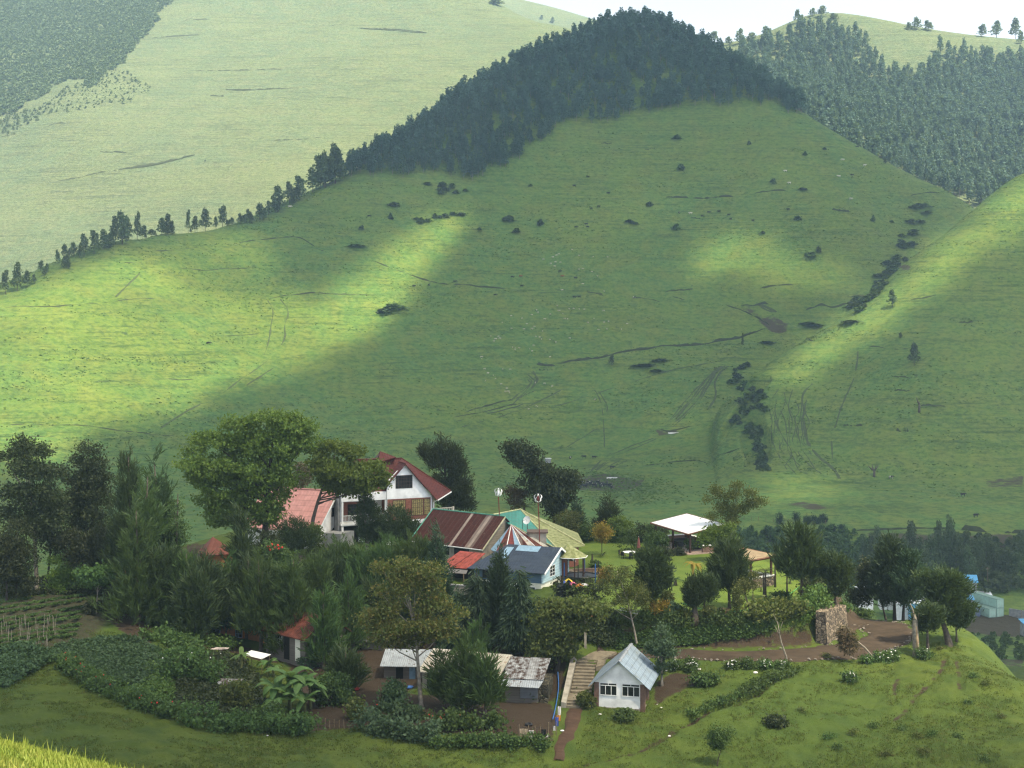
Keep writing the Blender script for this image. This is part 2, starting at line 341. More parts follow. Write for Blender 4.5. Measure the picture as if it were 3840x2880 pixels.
# ------------------------------------------------------------------ ground materials
def grass_mat(name, cols, contour=False, fine=9., bump=.8, dist=.12, soilc=(.036, .025, .016)):
    m, nt = newmat(name); N = NT(nt); v = N.coord()
    big = N.noise(v, .03 if not contour else .012, 4); mid = N.noise(v, .4 if not contour else .08, 5)
    fin = N.noise(v, fine, 4, .65)
    col = N.mix(N.rng(big, .38, .6), cols[0], cols[1]); col = N.mix(N.rng(mid, .42, .66, 0, .8), col, cols[2])
    if contour:
        w = N.coord((.035, .035, .9)); st = N.noise(w, 1.0, 6, .65, .5); w2 = N.coord((.012, .012, .33)); s2 = N.noise(w2, 1., 5, .62)
        pat = N.rng(N.noise(v, .02, 3), .38, .6)
        col = N.mix(N.math('MULTIPLY', N.rng(st, .50, .66, 0, .9), pat), col, [x * .45 for x in cols[1]]); col = N.mix(N.rng(s2, .53, .68, 0, .5), col, [x * .6 for x in cols[1]])
        tus = N.noise(N.coord((.35, .35, .6)), 1., 6, .75); col = N.mix(N.rng(tus, .50, .64, 0, .7), col, [x * .5 for x in cols[1]]); col = N.mix(N.rng(tus, .5, .36, 0, .5), col, [min(1, x * 1.35) for x in cols[2]])
        dots = N.noise(v, .13, 7, .75); col = N.mix(N.rng(dots, .63, .69, 0, .7), col, (.035, .06, .022))
        h = N.math('ADD', N.math('MULTIPLY', st, 1.0), N.math('MULTIPLY', tus, 1.0))
        nb = N.bump(h, bump, dist)
    else:
        col = N.mix(N.rng(fin, .45, .75, 0, .6), col, [x * .5 for x in cols[1]])
        dry = N.noise(v, 1.3, 6, .7); col = N.mix(N.rng(dry, .6, .78, 0, .5), col, cols[3])
        h = N.math('ADD', fin, N.math('MULTIPLY', mid, 1.4)); nb = N.bump(h, bump, dist)
        lawn = N.attr('lawn'); lc = N.mix(N.rng(N.noise(v, .35, 4), .4, .65), (.105, .160, .026), (.135, .185, .030))
        lc = N.mix(N.rng(fin, .45, .8, 0, .35), lc, (.07, .13, .012)); col = N.mix(lawn, col, lc)
        fld = N.attr('field'); col = N.mix(fld, col, N.mix(N.rng(fin, .4, .6), (.035, .05, .02), (.05, .036, .026)))
    so = N.math('ADD', N.attr('soil'), N.math('MULTIPLY', N.math('SUBTRACT', N.noise(v, 1.1 if not contour else .2, 6, .65), .5), 1.1))
    sc = N.mix(N.rng(fin, .35, .7), soilc, [x * 1.7 for x in soilc])
    col = N.mix(N.rng(so, .42, .6), col, sc)
    N.out(col, .9, 0, nb, .15); return m
M_meadow = grass_mat('meadow_grass', [(.062, .098, .016), (.082, .112, .017), (.040, .072, .013), (.115, .105, .034)])
M_hill = grass_mat('hill_grass', [(.122, .192, .034), (.092, .180, .042), (.152, .188, .038)], True, bump=.65, dist=1.6, soilc=(.052, .044, .027))
M_farhill = grass_mat('far_hill_grass', [(.134, .170, .076), (.112, .158, .080), (.152, .174, .086)], True, bump=.8, dist=4.)  # pale dry grass, with distance haze put into the colour as well
def dirt_mat(name, c, peb=(.3, .26, .22)):
    m, nt = newmat(name); N = NT(nt); v = N.coord(); a = N.noise(v, .7, 5); b = N.noise(v, 6, 5, .7); c2 = N.noise(N.coord((.25, 2.2, 1)), 1.5, 4)
    col = N.mix(N.rng(a, .35, .65), c, [x * 1.5 for x in c]); col = N.mix(N.rng(c2, .5, .75, 0, .6), col, [x * .6 for x in c])
    col = N.mix(N.rng(b, .66, .74, 0, .6), col, peb); N.out(col, .95, 0, N.bump(b, .6, .06), .1); return m
M_road = dirt_mat('road_dirt', (.046, .034, .024)); M_dirt = dirt_mat('red_dirt', (.060, .037, .025)); M_dark = dirt_mat('dark_soil', (.040, .029, .022), (.09, .07, .05))
# ------------------------------------------------------------------ roads, yards, paths laid on the ground
ROAD_PX = [(2235, 2452), (2330, 2462), (2440, 2448), (2600, 2452), (2800, 2462), (3000, 2452), (3150, 2443), (3270, 2420), (3335, 2392), (3340, 2362), (3280, 2338), (3190, 2322), (3110, 2312)]
PATH_PX = [(2095, 2850), (2100, 2800), (2125, 2760), (2140, 2720), (2150, 2680), (2160, 2655)]
def smooth_line(P, step):
    P = np.array([[p[0], p[1]] for p in P], float)
    for _ in range(3):
        Q = np.empty((2 * len(P) - 2 + 2, 2)); Q[0] = P[0]; Q[-1] = P[-1]
        Q[1:-1:2] = .75 * P[:-1] + .25 * P[1:]; Q[2:-1:2] = .25 * P[:-1] + .75 * P[1:]; P = Q
    L = np.r_[0, np.cumsum(np.hypot(*np.diff(P, axis=0).T))]; t = np.arange(0, L[-1], step)
    return np.c_[np.interp(t, L, P[:, 0]), np.interp(t, L, P[:, 1])]
ROAD = smooth_line(hits(ROAD_PX), .6); PATH = smooth_line(hits(PATH_PX), .4)
def road_w(n): return 1.7 + .5 * np.interp(np.linspace(0, 1, n), [0, .3, .55, .75, 1], [-.4, .4, 1.2, 1.6, .2])
LAWN_POLY = np.array([(7.5, 144.2), (14, 144), (22, 143.9), (27, 144.2), (30, 145.5), (33, 149), (35.6, 156), (35.8, 166), (32, 178), (28, 186), (18, 194), (9, 192), (8, 178), (8.5, 166), (6.5, 158)])
YARDS = [world_poly([(1080, 2480), (1300, 2470), (1430, 2560), (1500, 2600), (2060, 2640), (2090, 2700), (2060, 2775), (1900, 2765), (1700, 2745), (1400, 2720), (1180, 2735), (1150, 2640)]),
         world_poly([(700, 2400), (900, 2420), (1100, 2470), (1000, 2490), (880, 2450), (700, 2420)]),
         world_poly([(1560, 2420), (1650, 2330), (2100, 2360), (2130, 2560), (2050, 2640), (1900, 2620), (1880, 2500), (1640, 2440)]),
         world_poly([(380, 2300), (470, 2255), (560, 2330), (560, 2420), (500, 2400)]),
         world_poly([(2440, 2560), (2500, 2520), (2720, 2520), (2620, 2570), (2560, 2600), (2440, 2660)]),
         np.array([(-45, 196), (-28, 184), (-14, 170), (-6, 158), (-12, 150), (-26, 150), (-46, 164)]), world_poly([(1000, 2260), (1700, 2250), (1900, 2330), (1700, 2450), (1520, 2600), (1380, 2560), (1150, 2480), (1000, 2430)])]
YARDS_ = [np.array([(-45, 196), (-28, 184), (-14, 170), (-6, 158), (-12, 150), (-26, 150), (-46, 164)])]
FIELD = world_poly([(-300, 2320), (0, 2262), (300, 2212), (330, 2230), (420, 2330), (330, 2420), (0, 2470), (-300, 2560)])
SCARS = [np.array([hit(*p)[:2] for p in q]) for q in ([(3545, 2462), (3532, 2505), (3495, 2555), (3440, 2605), (3385, 2675), (3350, 2700)], [(3585, 2478), (3597, 2530), (3600, 2585)], [(3368, 2545), (3350, 2580), (3355, 2605)])]
def soil_mask(X, Y):
    s = np.zeros(np.shape(X))
    for p in SCARS: s = np.maximum(s, (.30 + .42 * vnoise(X * .8, Y * .8)) * (1 - sstep(.12, .50, line_d(X, Y, p))))
    for p, k in zip(YARDS, [1, .9, .85, .95, .7, .62, .8]):
        s = np.maximum(s, k * sstep(-1.2 if k > .75 else -.5, .9, poly_sd(X, Y, p)))
    sd = poly_sd(X, Y, plat); zb = sstep(-3.4, -1.2, sd) * (1 - sstep(-.7, .3, sd)) * sstep(6, 10, X) * (1 - sstep(30, 32, X)) * (1 - sstep(174, 180, Y))
    return np.maximum(s, zb * .62)
NC = 760; SS = np.linspace(-.48, .48, NC)
def fan_rows(rows):
    Y = np.repeat(np.asarray(rows)[:, None], NC, 1); X = SS[None] * (Y + 25); return X, Y
def grid_faces(nr, nc):
    i = np.arange(nr * nc).reshape(nr, nc); return np.stack([i[:-1, :-1], i[:-1, 1:], i[1:, 1:], i[1:, :-1]], -1).reshape(-1, 4)
def grid_obj(name, X, Y, Z, mats, attrs=None, kind='structure'):
    me = np_mesh(name, np.c_[X.ravel(), Y.ravel(), Z.ravel()], grid_faces(*X.shape), True)
    for k, a in (attrs or {}).items():
        at = me.attributes.new(k, 'FLOAT', 'POINT'); at.data.foreach_set('value', np.asarray(a, np.float32).ravel())
    o = link(name, me, mats); o['kind'] = kind; return o
rows1 = np.r_[np.linspace(2, 18, 24), np.linspace(19.5, 94, 22), np.arange(95, 206, .33), np.arange(206, 331, 1.25)]; rows1[-1] = 330
rows2 = np.r_[330, np.arange(333, 560, 3.), np.arange(560, 620, 1.6), 620]
rows3 = np.r_[620, np.arange(621.5, 1000, 1.5), np.arange(1000, 1180, 4.)]
def build_ground():
    X, Y = fan_rows(rows1); Z = Zg(X, Y)
    dr = line_d(X, Y, ROAD); dp = line_d(X, Y, PATH); lawn = sstep(-.3, .6, poly_sd(X, Y, LAWN_POLY))
    soil = soil_mask(X, Y); fld = sstep(-.5, 1, poly_sd(X, Y, FIELD))
    rough = (1 - lawn) * sstep(2.4, 4, dr) * sstep(.8, 1.6, dp) * (1 - .7 * soil) * sstep(92, 100, Y)
    Z = Z + rough * (.52 * fbm(X * .9, Y * .9, 4) + .22 * fbm(X * 2.3, Y * 2.3, 2) + .5 * fbm(X * .22, Y * .22, 3)) + .05 * fbm(X * 2, Y * 2, 2)
    Z = Z - .10 * (1 - sstep(2.2, 3.0, dr)) - .06 * (1 - sstep(.7, 1.1, dp)) + fld * .16 * np.sin((Y * .9 + X * .28) * 2 * math.pi / 1.5)
    # narrow ditch crossing the meadow
    dd = line_d(X, Y, DITCH); Z = Z - .55 * (1 - sstep(.25, .75, dd)) * (.6 + .8 * vnoise(X * .3, Y * .3)); soil = np.maximum(soil, .55 * (1 - sstep(.3, .6, dd)))
    for p in SCARS: Z = Z - .28 * (1 - sstep(.1, .6, line_d(X, Y, p))) * vnoise(X * .9, Y * .9)
    o = grid_obj('ground', X, Y, Z, M_meadow, dict(lawn=lawn, soil=soil, field=fld)); return o
DITCH = np.array([hit(*p)[:2] for p in [(2130, 2868), (2280, 2840), (2400, 2800), (2480, 2760), (2560, 2715), (2640, 2670), (2740, 2640), (2830, 2600), (2900, 2545), (2960, 2520)]])
build_ground()
def hill_soil(px, py):
    s = np.zeros(px.shape)
    for poly, k in HSOIL: s = np.maximum(s, k * sstep(-9, 9, poly_sd(px, py, np.array(poly, float))))
    return s
HSOIL = [([(2840, 1200), (2900, 1180), (2960, 1215), (2950, 1250), (2900, 1255), (2860, 1225)], .62), ([(2740, 1145), (2830, 1140), (2860, 1200), (2800, 1180)], .5), ([(3350, 980), (3410, 990), (3440, 1020), (3380, 1015)], .6), ([(3170, 1105), (3260, 1095), (3240, 1130)], .6),
         ([(2170, 1790), (2260, 1770), (2420, 1800), (2400, 1830), (2300, 1850), (2160, 1840)], .62), ([(2450, 1612), (2540, 1608), (2550, 1632), (2470, 1636)], .6), ([(2900, 1890), (3010, 1880), (3180, 1905), (3050, 1915)], .6), ([(3690, 1800), (3840, 1780), (3840, 1830), (3700, 1835)], .55),
         ([(2830, 1985), (2980, 1985), (3000, 2060), (2850, 2050)], .5), ([(3250, 1996), (3840, 2000), (3840, 2080), (3600, 2050), (3250, 2030)], .62), ([(3640, 2300), (3840, 2310), (3840, 2390), (3600, 2370)], .95), ([(3640, 2460), (3840, 2470), (3840, 2540)], .6)]
def build_far():
    for nm, rows, am in (('valley', rows2, .5), ('hill', rows3, .8)):
        X, Y = fan_rows(rows); Z = Zg(X, Y); px = 1920 + F * X / Y; py = 1240 - F * Z / Y
        Z = Z + sstep(330, 350, Y) * am * fbm(X * .09, Y * .09, 2)
        if nm == 'hill': Z[0] = Zg(X[0], Y[0]) + .0
        if nm == 'valley': Z[-1] = Zg(X[-1], Y[-1])
        # the dark cut bank along the far meadow's edge
        grid_obj(nm, X, Y, Z, M_hill, dict(soil=hill_soil(px, py)))
build_far()
# ------------------------------------------------------------------ hills behind
D_pts = pts([(-900, 1000, 1060), (-900, 600, 1300), (-900, 100, 1600), (-400, 1020, 1000), (0, 1030, 980), (0, 700, 1150), (0, 450, 1300), (0, 200, 1480), (0, 0, 1650), (0, -250, 1880), (660, 0, 1600), (430, 180, 1450), (200, 400, 1290), (720, -150, 1720),
  (300, 900, 1010), (600, 900, 1000), (600, 600, 1150), (600, 300, 1350), (420, 820, 1060), (450, 960, 985), (1000, 850, 1000), (1200, 650, 1100), (1200, 300, 1330), (1200, 0, 1600), (1200, -250, 1850), (1500, 480, 1220), (1750, 350, 1300), (1750, 60, 1560), (1840, 0, 1640), (1700, -90, 1740), (2080, 108, 1590), (2300, 190, 1540)])
D_pts += [(-20, 1850, 395), (20, 1850, 372), (60, 1800, 300), (150, 1750, 240), (150, 1540, 260), (300, 1600, 150), (-100, 2000, 470), (-500, 2000, 480), (-400, 900, 0), (-200, 880, 5), (-100, 960, 30), (-60, 1020, 70), (20, 1120, 110)]
DT = TPS(D_pts, 100., 2e-3)
E_pts = pts([(2500, 175, 1560), (2600, 170, 1560), (2760, 168, 1500), (2900, 125, 1480), (3020, 62, 1460), (3130, 55, 1460), (3300, 80, 1450), (3500, 118, 1430), (3650, 136, 1420), (3840, 160, 1420), (4400, 230, 1400), (3000, 250, 1350), (3300, 350, 1280), (3600, 450, 1220), (3840, 330, 1290), (3840, 550, 1150), (3600, 680, 1100), (3300, 550, 1130), (3000, 420, 1200), (4400, 600, 1120), (3840, 750, 1050), (2600, 350, 1350), (2800, 300, 1330), (3150, 560, 1100), (3450, 760, 1040)])
E_pts += [(x, y + 120, z - 60) for x, y, z in E_pts[:11]] + [(240, 1010, 85), (420, 1000, 60), (150, 1120, 100), (100, 1250, 160), (100, 1600, 220)]
ET = TPS(E_pts, 100., 2e-3)
G_pts = pts([(1500, -160, 2400), (1880, -5, 2400), (2050, 35, 2400), (2150, 70, 2400), (2230, 98, 2400), (2400, 150, 2400), (2700, 230, 2400), (1880, 200, 2150), (2200, 260, 2150), (2600, 330, 2150), (1500, 60, 2150)]) + [(-40, 2600, 440), (120, 2600, 380), (260, 2600, 300), (-160, 2600, 500)]
GT = TPS(G_pts, 100., 2e-3)
def build_back():
    Y = np.arange(880, 2000, 7.)[:, None]; u = np.linspace(-.47, .14, 360)[None]; X = u * Y; Y = np.broadcast_to(Y, X.shape); Z = DT(X, Y)
    px = 1920 + F * X / Y; py = 1240 - F * Z / Y
    Z = Z + 1.5 * fbm(X * .02, Z * .15, 4) + 5 * fbm(X * .008, Y * .008, 4)
    grid_obj('hill', X, Y, Z, M_farhill, dict(soil=.35 * sstep(-30, 30, poly_sd(px, py, np.array([(780, 560), (880, 560), (1000, 720), (960, 790), (860, 740), (760, 640)], float)))))
    Y = np.arange(1000, 1600, 6.)[:, None]; u = np.linspace(.06, .46, 260)[None]; X = u * Y; Y = np.broadcast_to(Y, X.shape)
    Z = ET(X, Y) + 1.5 * fbm(X * .03, Y * .03, 4); grid_obj('hill', X, Y, Z, M_farhill, dict(soil=np.zeros(X.shape)))
    Y = np.arange(2100, 2600, 12.)[:, None]; u = np.linspace(-.12, .2, 90)[None]; X = u * Y; Y = np.broadcast_to(Y, X.shape)
    grid_obj('mountain', X, Y, GT(X, Y) + 3 * fbm(X * .01, Y * .01, 3), M_farhill, dict(soil=np.zeros(X.shape)))
build_back()
# ------------------------------------------------------------------ foliage
L_pine = leafmat('pine_needles', (.036, .070, .020), (.050, .092, .025), (.068, .115, .028), .22, 1.1)
L_pinedark = leafmat('dark_pine_needles', (.020, .038, .014), (.030, .052, .018), (.055, .085, .024), .15, 1.1)
L_cyp = leafmat('cypress_leaves', (.017, .036, .020), (.026, .050, .024), (.040, .074, .030), .12, 1.1)
L_dark = leafmat('dark_leaves', (.016, .026, .010), (.025, .036, .013), (.05, .062, .020), .15, 1.1)
L_broad = leafmat('broad_leaves', (.060, .110, .016), (.085, .140, .020), (.15, .20, .03), .32, 1.1)
L_olive = leafmat('olive_leaves', (.045, .066, .020), (.070, .088, .024), (.14, .14, .03), .3, 1.1)
L_yellow = leafmat('mottled_leaves', (.060, .100, .026), (.095, .120, .028), (.17, .125, .035), .3, .7)
L_fresh = leafmat('fresh_leaves', (.075, .135, .024), (.10, .165, .028), (.16, .22, .04), .35, 1.1)
L_hedge = leafmat('hedge_leaves', (.032, .068, .020), (.050, .094, .026), (.09, .145, .032), .25, 1.1)
L_crop = leafmat('crop_leaves', (.028, .056, .026), (.042, .075, .032), (.065, .11, .045), .22, 1.1)
L_blue = leafmat('bluish_leaves', (.045, .085, .048), (.060, .105, .055), (.09, .14, .07), .25, .7)
L_gold = leafmat('golden_leaves', (.17, .15, .02), (.24, .17, .025), (.30, .14, .03), .3, .8)
L_euc = leafmat('eucalyptus_leaves', (.042, .075, .032), (.065, .10, .042), (.10, .135, .06), .3, .35)
L_forest = leafmat('wood_leaves', (.034, .082, .068), (.054, .115, .088), (.09, .15, .11), .3, .14)  # glaucous leaves, made bluer to carry some of the distance haze
L_brown = leafmat('dry_leaves', (.075, .05, .028), (.10, .07, .035), (.13, .10, .05), .2, .8)
L_banana = leafmat('banana_leaves', (.065, .125, .030), (.085, .15, .040), (.13, .19, .06), .35, .6)
L_grass = leafmat('grass_blades', (.12, .17, .025), (.155, .19, .03), (.21, .21, .05), .35, .5)
L_tuft = leafmat('meadow_tufts', (.060, .095, .016), (.08, .115, .018), (.12, .12, .03), .3, .3)
L_wall = leafmat('creeper_leaves', (.05, .10, .022), (.07, .125, .025), (.10, .15, .03), .25, .6)
M_bark = plain('bark', (.10, .080, .062), .9, .4, 4, bump=.6); M_barkpale = plain('pale_bark', (.27, .235, .19), .9, .4, 3, bump=.5); M_barkdark = plain('dark_bark', (.045, .036, .030), .9, .4, 4, bump=.6)
M_white_fl = plain('white_petals', (.75, .74, .72), .7, .1); M_red_fl = plain('red_petals', (.55, .04, .025), .6, .1)
def unit(a): return a / (np.linalg.norm(a, axis=-1, keepdims=True) + 1e-9)
def leaf_quads(P, D, L, W, g):
    n = len(P); S = unit(np.cross(D, g.normal(size=(n, 3)))); L = np.broadcast_to(L, (n,))[:, None]; W = np.broadcast_to(W, (n,))[:, None]
    V = np.stack([P - D * L * .5, P + S * W * .5 + D * L * .05, P + D * L * .5, P - S * W * .5 + D * L * .05], 1); return V.reshape(-1, 3)
STYLE = dict(broad=(44, .40, .32, .22), fine=(34, .33, .22, .13), pine=(16, .10, .72, .085), cyp=(22, .18, .42, .09), droop=(20, .18, .55, .10), euc=(14, .5, .7, .42), big=(10, .3, .50, .30))
def crown_pts(lobes, n, style, seed, size=1., hollow=.5, gap=.0):
    n = int(n * (1.35 if style == 'pine' else 1.9)); size = size * 1.22
    g = np.random.default_rng(seed); m, sig, L, W = STYLE[style]; Lb = np.array(lobes, float)
    a = (Lb[:, 3] * Lb[:, 5] + Lb[:, 4] * Lb[:, 5] + Lb[:, 3] * Lb[:, 4]); K = max(4, int(n / m)); w = a / a.sum()
    li = g.choice(len(Lb), K, p=w); u = unit(g.normal(size=(K, 3)))
    r = hollow + (1 - hollow) * g.random(K) ** .6
    lump = 1 + .28 * np.sin(u[:, 0] * 5 + li * 1.7) * np.sin(u[:, 2] * 6 + li) + .10 * g.normal(size=K)
    C = Lb[li, :3] + u * (r * lump)[:, None] * Lb[li, 3:6]
    if gap > 0: keep = vnoise(C[:, 0] * 1.1 + seed, C[:, 2] * 1.1 + C[:, 1]) > gap; C, u = C[keep], u[keep]
    K = len(C); up = np.array([0, 0, 1.])
    if style == 'pine': ax = unit(u * [.7, .7, .4] + up * .9 + .25 * g.normal(size=(K, 3)))
    elif style == 'cyp': ax = unit(u * [.8, .8, .3] + up * .75 + .2 * g.normal(size=(K, 3)))
    elif style == 'droop': ax = unit(u * [.9, .9, .1] - up * .55 + .2 * g.normal(size=(K, 3)))
    else: ax = unit(u * [.6, .6, .3] + .6 * g.normal(size=(K, 3)) - up * .1)
    C = np.repeat(C, m, 0); A = np.repeat(ax, m, 0); N = len(C)
    if style in ('pine', 'cyp', 'droop'):
        t = g.random(N)[:, None]; D = unit(A + .30 * g.normal(size=(N, 3))); P = C + A * (t - .3) * L * size * 1.6 + sig * size * g.normal(size=(N, 3)) + D * L * .3 * size
    else:
        D = unit(A + .75 * g.normal(size=(N, 3))); P = C + sig * size * g.normal(size=(N, 3)) * [1, 1, .6]
    s = size * (.7 + .6 * g.random(N)); return leaf_quads(P, D, L * s, W * s, g)
def quads_mesh(name, V): return np_mesh(name, V, np.arange(len(V)).reshape(-1, 4))
def trunk_mb(lobes, r0, bark_n=7, lean=(0, 0), limbs=True, seed=0, fork=.35):
    g = random.Random(seed); mb = MB(); Lb = sorted(lobes, key=lambda l: -l[2]); top = Lb[0]; zt = max(.6, top[2])
    cx = sum(l[0] for l in lobes) / len(lobes); base = Vector((lean[0], lean[1], -.5))
    axis = [base, Vector((lean[0], lean[1], .05))]; k = 5
    for i in range(1, k + 1):
        t = i / k; axis.append(Vector((lean[0] * (1 - t) + top[0] * t ** 1.4 + g.uniform(-.1, .1) * (zt * .06), lean[1] * (1 - t) + top[1] * t + g.uniform(-.1, .1) * zt * .05, zt * t)))
    rad = [r0 * 1.35, r0 * 1.15] + [r0 * (1 - .82 * (i / k) ** .9) for i in range(1, k + 1)]
    mb.tube(axis, rad, bark_n)
    if limbs:
        for l in Lb[1:]:
            zf = min(max(l[2] * .72 - .4, zt * .18), zt * .9); f = zf / zt * k; i = min(int(f), k - 1); a = axis[i + 1].lerp(axis[i + 2], f - i) if i + 2 < len(axis) else axis[-1]
            e = Vector(l[:3]); mid = a.lerp(e, .5) + Vector((0, 0, -.12 * (e - a).length * .5)); rr = r0 * (.42 - .2 * zf / zt)
            mb.tube([a, mid, e], [rr, rr * .7, rr * .25], 5)
    return mb
TREE_N = [0]
def tree(name, label, cat, base, lobes, n, style, mat, bark=None, r0=.18, size=1., seed=None, lean=(0, 0), group=None, hollow=.5, gap=0., limbs=True, rz=0., trunk=True):
    TREE_N[0] += 1; seed = seed if seed is not None else 100 + TREE_N[0]
    root = empty(name, base, rz, label, cat, group)
    link('crown', quads_mesh('crown', crown_pts(lobes, n, style, seed, size, hollow, gap)), mat, root)
    if trunk: trunk_mb(lobes, r0, 7, lean, limbs, seed).build('trunk', bark or M_bark, root, True)
    return root
def px_lobes(bpx, bpy, Y, L, depth=.95):
    s = F / Y; g = random.Random(int(bpx) + int(bpy)); out = []
    for a in L:
        px, py, rx, ry = a[:4]; out.append(((px - bpx) / s, g.uniform(-.35, .35) * rx / s, (bpy - py) / s, rx / s, rx / s * depth, ry / s))
    return out
def ptree(name, label, cat, bx, by, L, n, style, mat, Y=None, crop=None, **k):
    """a tree whose crown lobes are measured on the photo at the tree's own distance"""
    b = hit(bx, by, y1=212) if Y is None else Vector(P3(bx, by, Y)); s = F / b.y
    return tree(name, label, cat, b, px_lobes(bx, by, b.y, L), n, style, mat, **k)
def cr(ox, oy, sc, L): return [(ox + a[0] / sc, oy + a[1] / sc, a[2] / sc, a[3] / sc) for a in L]
def cone_lobes(h, w, k=6, z0=.12, seed=0):
    g = random.Random(seed); out = []
    for i in range(k):
        t = i / (k - 1); z = h * (z0 + (1 - z0) * t * .97); r = w * (1 - t) ** .75 * (.9 + .2 * g.random()) + w * .07
        out.append((g.uniform(-.12, .12) * w, g.uniform(-.12, .12) * w, z, r, r, h * .55 / k + .1 * r))
    return out
def pine(label, bx, by, top, hw, style='pine', mat=None, n=3600, z0=.2, name='pine_tree', cat='pine', Y=None, group=None, k=7, bark=None, size=1., gap=.0, r0=None, hollow=.35):
    b = hit(bx, by, y1=212) if Y is None else Vector(P3(bx, by, Y)); s = F / b.y; h = (by - top) / s; w = hw / s
    sd = int(bx * 3 + by); L = cone_lobes(h, w, k, z0, sd)
    return tree(name, label, cat, b, L, n, style, mat or L_pine, bark or M_bark, r0 or .05 + .016 * h, size, sd, limbs=True, group=group, gap=gap, hollow=hollow)

# ---- garden and hillside trees, far to near
BIGC = (600, 1500, 2.458); C1 = (0, 1500, 2.212); C2 = (900, 1650, 2.765); C3 = (1500, 1650, 2.765); C4 = (2100, 1750, 2.212); C5 = (2840, 1850, 2.212)
ptree('shade_tree', 'huge spreading broadleaf tree with layered fresh green crown left of the pink roof', 'tree', 985, 2140, cr(*BIGC, [(1080, 160, 230, 45), (1230, 240, 200, 70), (720, 220, 180, 55), (470, 370, 190, 75), (720, 430, 260, 110), (1050, 400, 300, 120), (1340, 400, 130, 75), (300, 480, 100, 50), (330, 640, 110, 60), (520, 620, 260, 120), (900, 660, 300, 140), (1150, 690, 160, 120), (430, 760, 140, 80), (600, 860, 260, 130), (950, 900, 220, 140), (980, 1050, 140, 90), (640, 1060, 220, 110)]), 21000, 'broad', L_broad, Y=180, bark=M_barkdark, r0=.55, hollow=.62, size=1.0, gap=.12)
ptree('shade_tree', 'leaning broadleaf tree with flat fresh green crown over the chalet balcony', 'tree', 1165, 2010, cr(*BIGC, [(1640, 440, 170, 40), (1760, 490, 100, 40), (1540, 590, 140, 65), (1700, 640, 240, 75), (1960, 620, 120, 45), (1600, 770, 120, 80), (1900, 740, 150, 50), (1480, 470, 60, 40), (1560, 690, 110, 60), (1990, 680, 90, 40), (1830, 800, 150, 55), (2010, 760, 90, 50), (1700, 820, 120, 60)]), 8500, 'broad', L_broad, Y=180, bark=M_bark, r0=.3, hollow=.55, gap=.12)
ptree('dark_tree', 'small grey brown tree in the gap behind the two broadleaf crowns', 'tree', 1137, 1860, [(1137, 1770, 36, 45), (1125, 1810, 32, 36)], 1100, 'fine', L_brown, Y=204, bark=M_barkdark, r0=.12)
ptree('cypress_tree', 'tall ragged dark evergreen behind the right end of the chalet', 'tree', 1684, 1965, cr(*C3, [(430, 10, 60, 55), (330, 150, 120, 60), (470, 130, 140, 80), (560, 220, 140, 60), (400, 250, 120, 60), (600, 320, 90, 60), (480, 420, 110, 80), (560, 520, 150, 100), (680, 500, 60, 110), (560, 640, 180, 100), (680, 690, 80, 60), (260, 120, 40, 60)]), 7000, 'cyp', L_dark, Y=204, bark=M_barkdark, r0=.3, size=1.2, gap=.22)
ptree('dark_tree', 'crooked dark broadleaf tree leaning left beyond the green roof', 'tree', 2086, 1990, cr(*C3, [(1180, 80, 90, 60), (1270, 60, 90, 50), (1180, 190, 70, 50), (1370, 130, 110, 70), (1340, 240, 110, 70), (1480, 330, 180, 90), (1720, 390, 140, 80), (1500, 460, 230, 110), (1640, 530, 170, 100), (1560, 640, 140, 90), (1620, 730, 100, 80)]), 8500, 'broad', L_dark, Y=203, bark=M_barkdark, r0=.32, gap=.15)
ptree('dark_tree', 'reddish tinged bushy tree at the foot of the crooked dark tree', 'tree', 1960, 1970, cr(*C3, [(1170, 540, 70, 50), (1250, 560, 90, 50), (1200, 640, 80, 60)]), 1500, 'fine', L_brown, Y=205, r0=.12)
# left edge
ptree('dark_tree', 'tallest ragged dark tree with pale bare lower trunk at the left edge', 'tree', 140, 2226, cr(*C1, [(200, 350, 70, 40), (170, 430, 100, 60), (50, 460, 50, 35), (340, 420, 80, 40), (260, 560, 140, 90), (410, 600, 110, 70), (100, 560, 40, 30), (110, 760, 110, 60), (270, 780, 160, 100), (440, 780, 120, 100), (60, 950, 80, 80), (260, 990, 180, 120), (420, 980, 130, 110)]), 9000, 'fine', L_dark, bark=M_barkpale, r0=.28, size=1.25, gap=.2)
ptree('dark_tree', 'dark narrow topped tree second from the left edge', 'tree', 316, 2190, cr(*C1, [(730, 410, 90, 45), (690, 500, 70, 45), (790, 540, 100, 60), (730, 640, 140, 70), (830, 650, 80, 50), (600, 660, 80, 45), (545, 590, 40, 35), (730, 780, 180, 100), (620, 860, 140, 90), (820, 900, 130, 110), (720, 1020, 170, 110)]), 8500, 'fine', L_dark, bark=M_barkdark, r0=.26, size=1.2, gap=.16)
ptree('dark_tree', 'dim slender tree between the two dark trees at the left edge', 'tree', 178, 2222, cr(*C1, [(470, 900, 90, 100), (430, 1080, 110, 120), (470, 1200, 80, 70)]), 2600, 'fine', L_dark, bark=M_barkdark, r0=.17, size=1.2, gap=.3)
ptree('dark_tree', 'low dark bushy tree on the left picture border beside a thin trunk', 'tree', 25, 2260, cr(*C1, [(40, 1230, 110, 110), (90, 1380, 90, 80), (0, 1420, 80, 100)]), 3200, 'fine', L_dark, bark=M_barkdark, r0=.14, size=1.1)
ptree('dark_tree', 'dark understorey tree below the narrow topped tree', 'tree', 290, 2226, cr(*C1, [(570, 1150, 90, 70), (700, 1210, 120, 80), (840, 1200, 120, 120), (650, 1290, 100, 60)]), 4200, 'fine', L_dark, bark=M_barkdark, r0=.16, size=1.1)
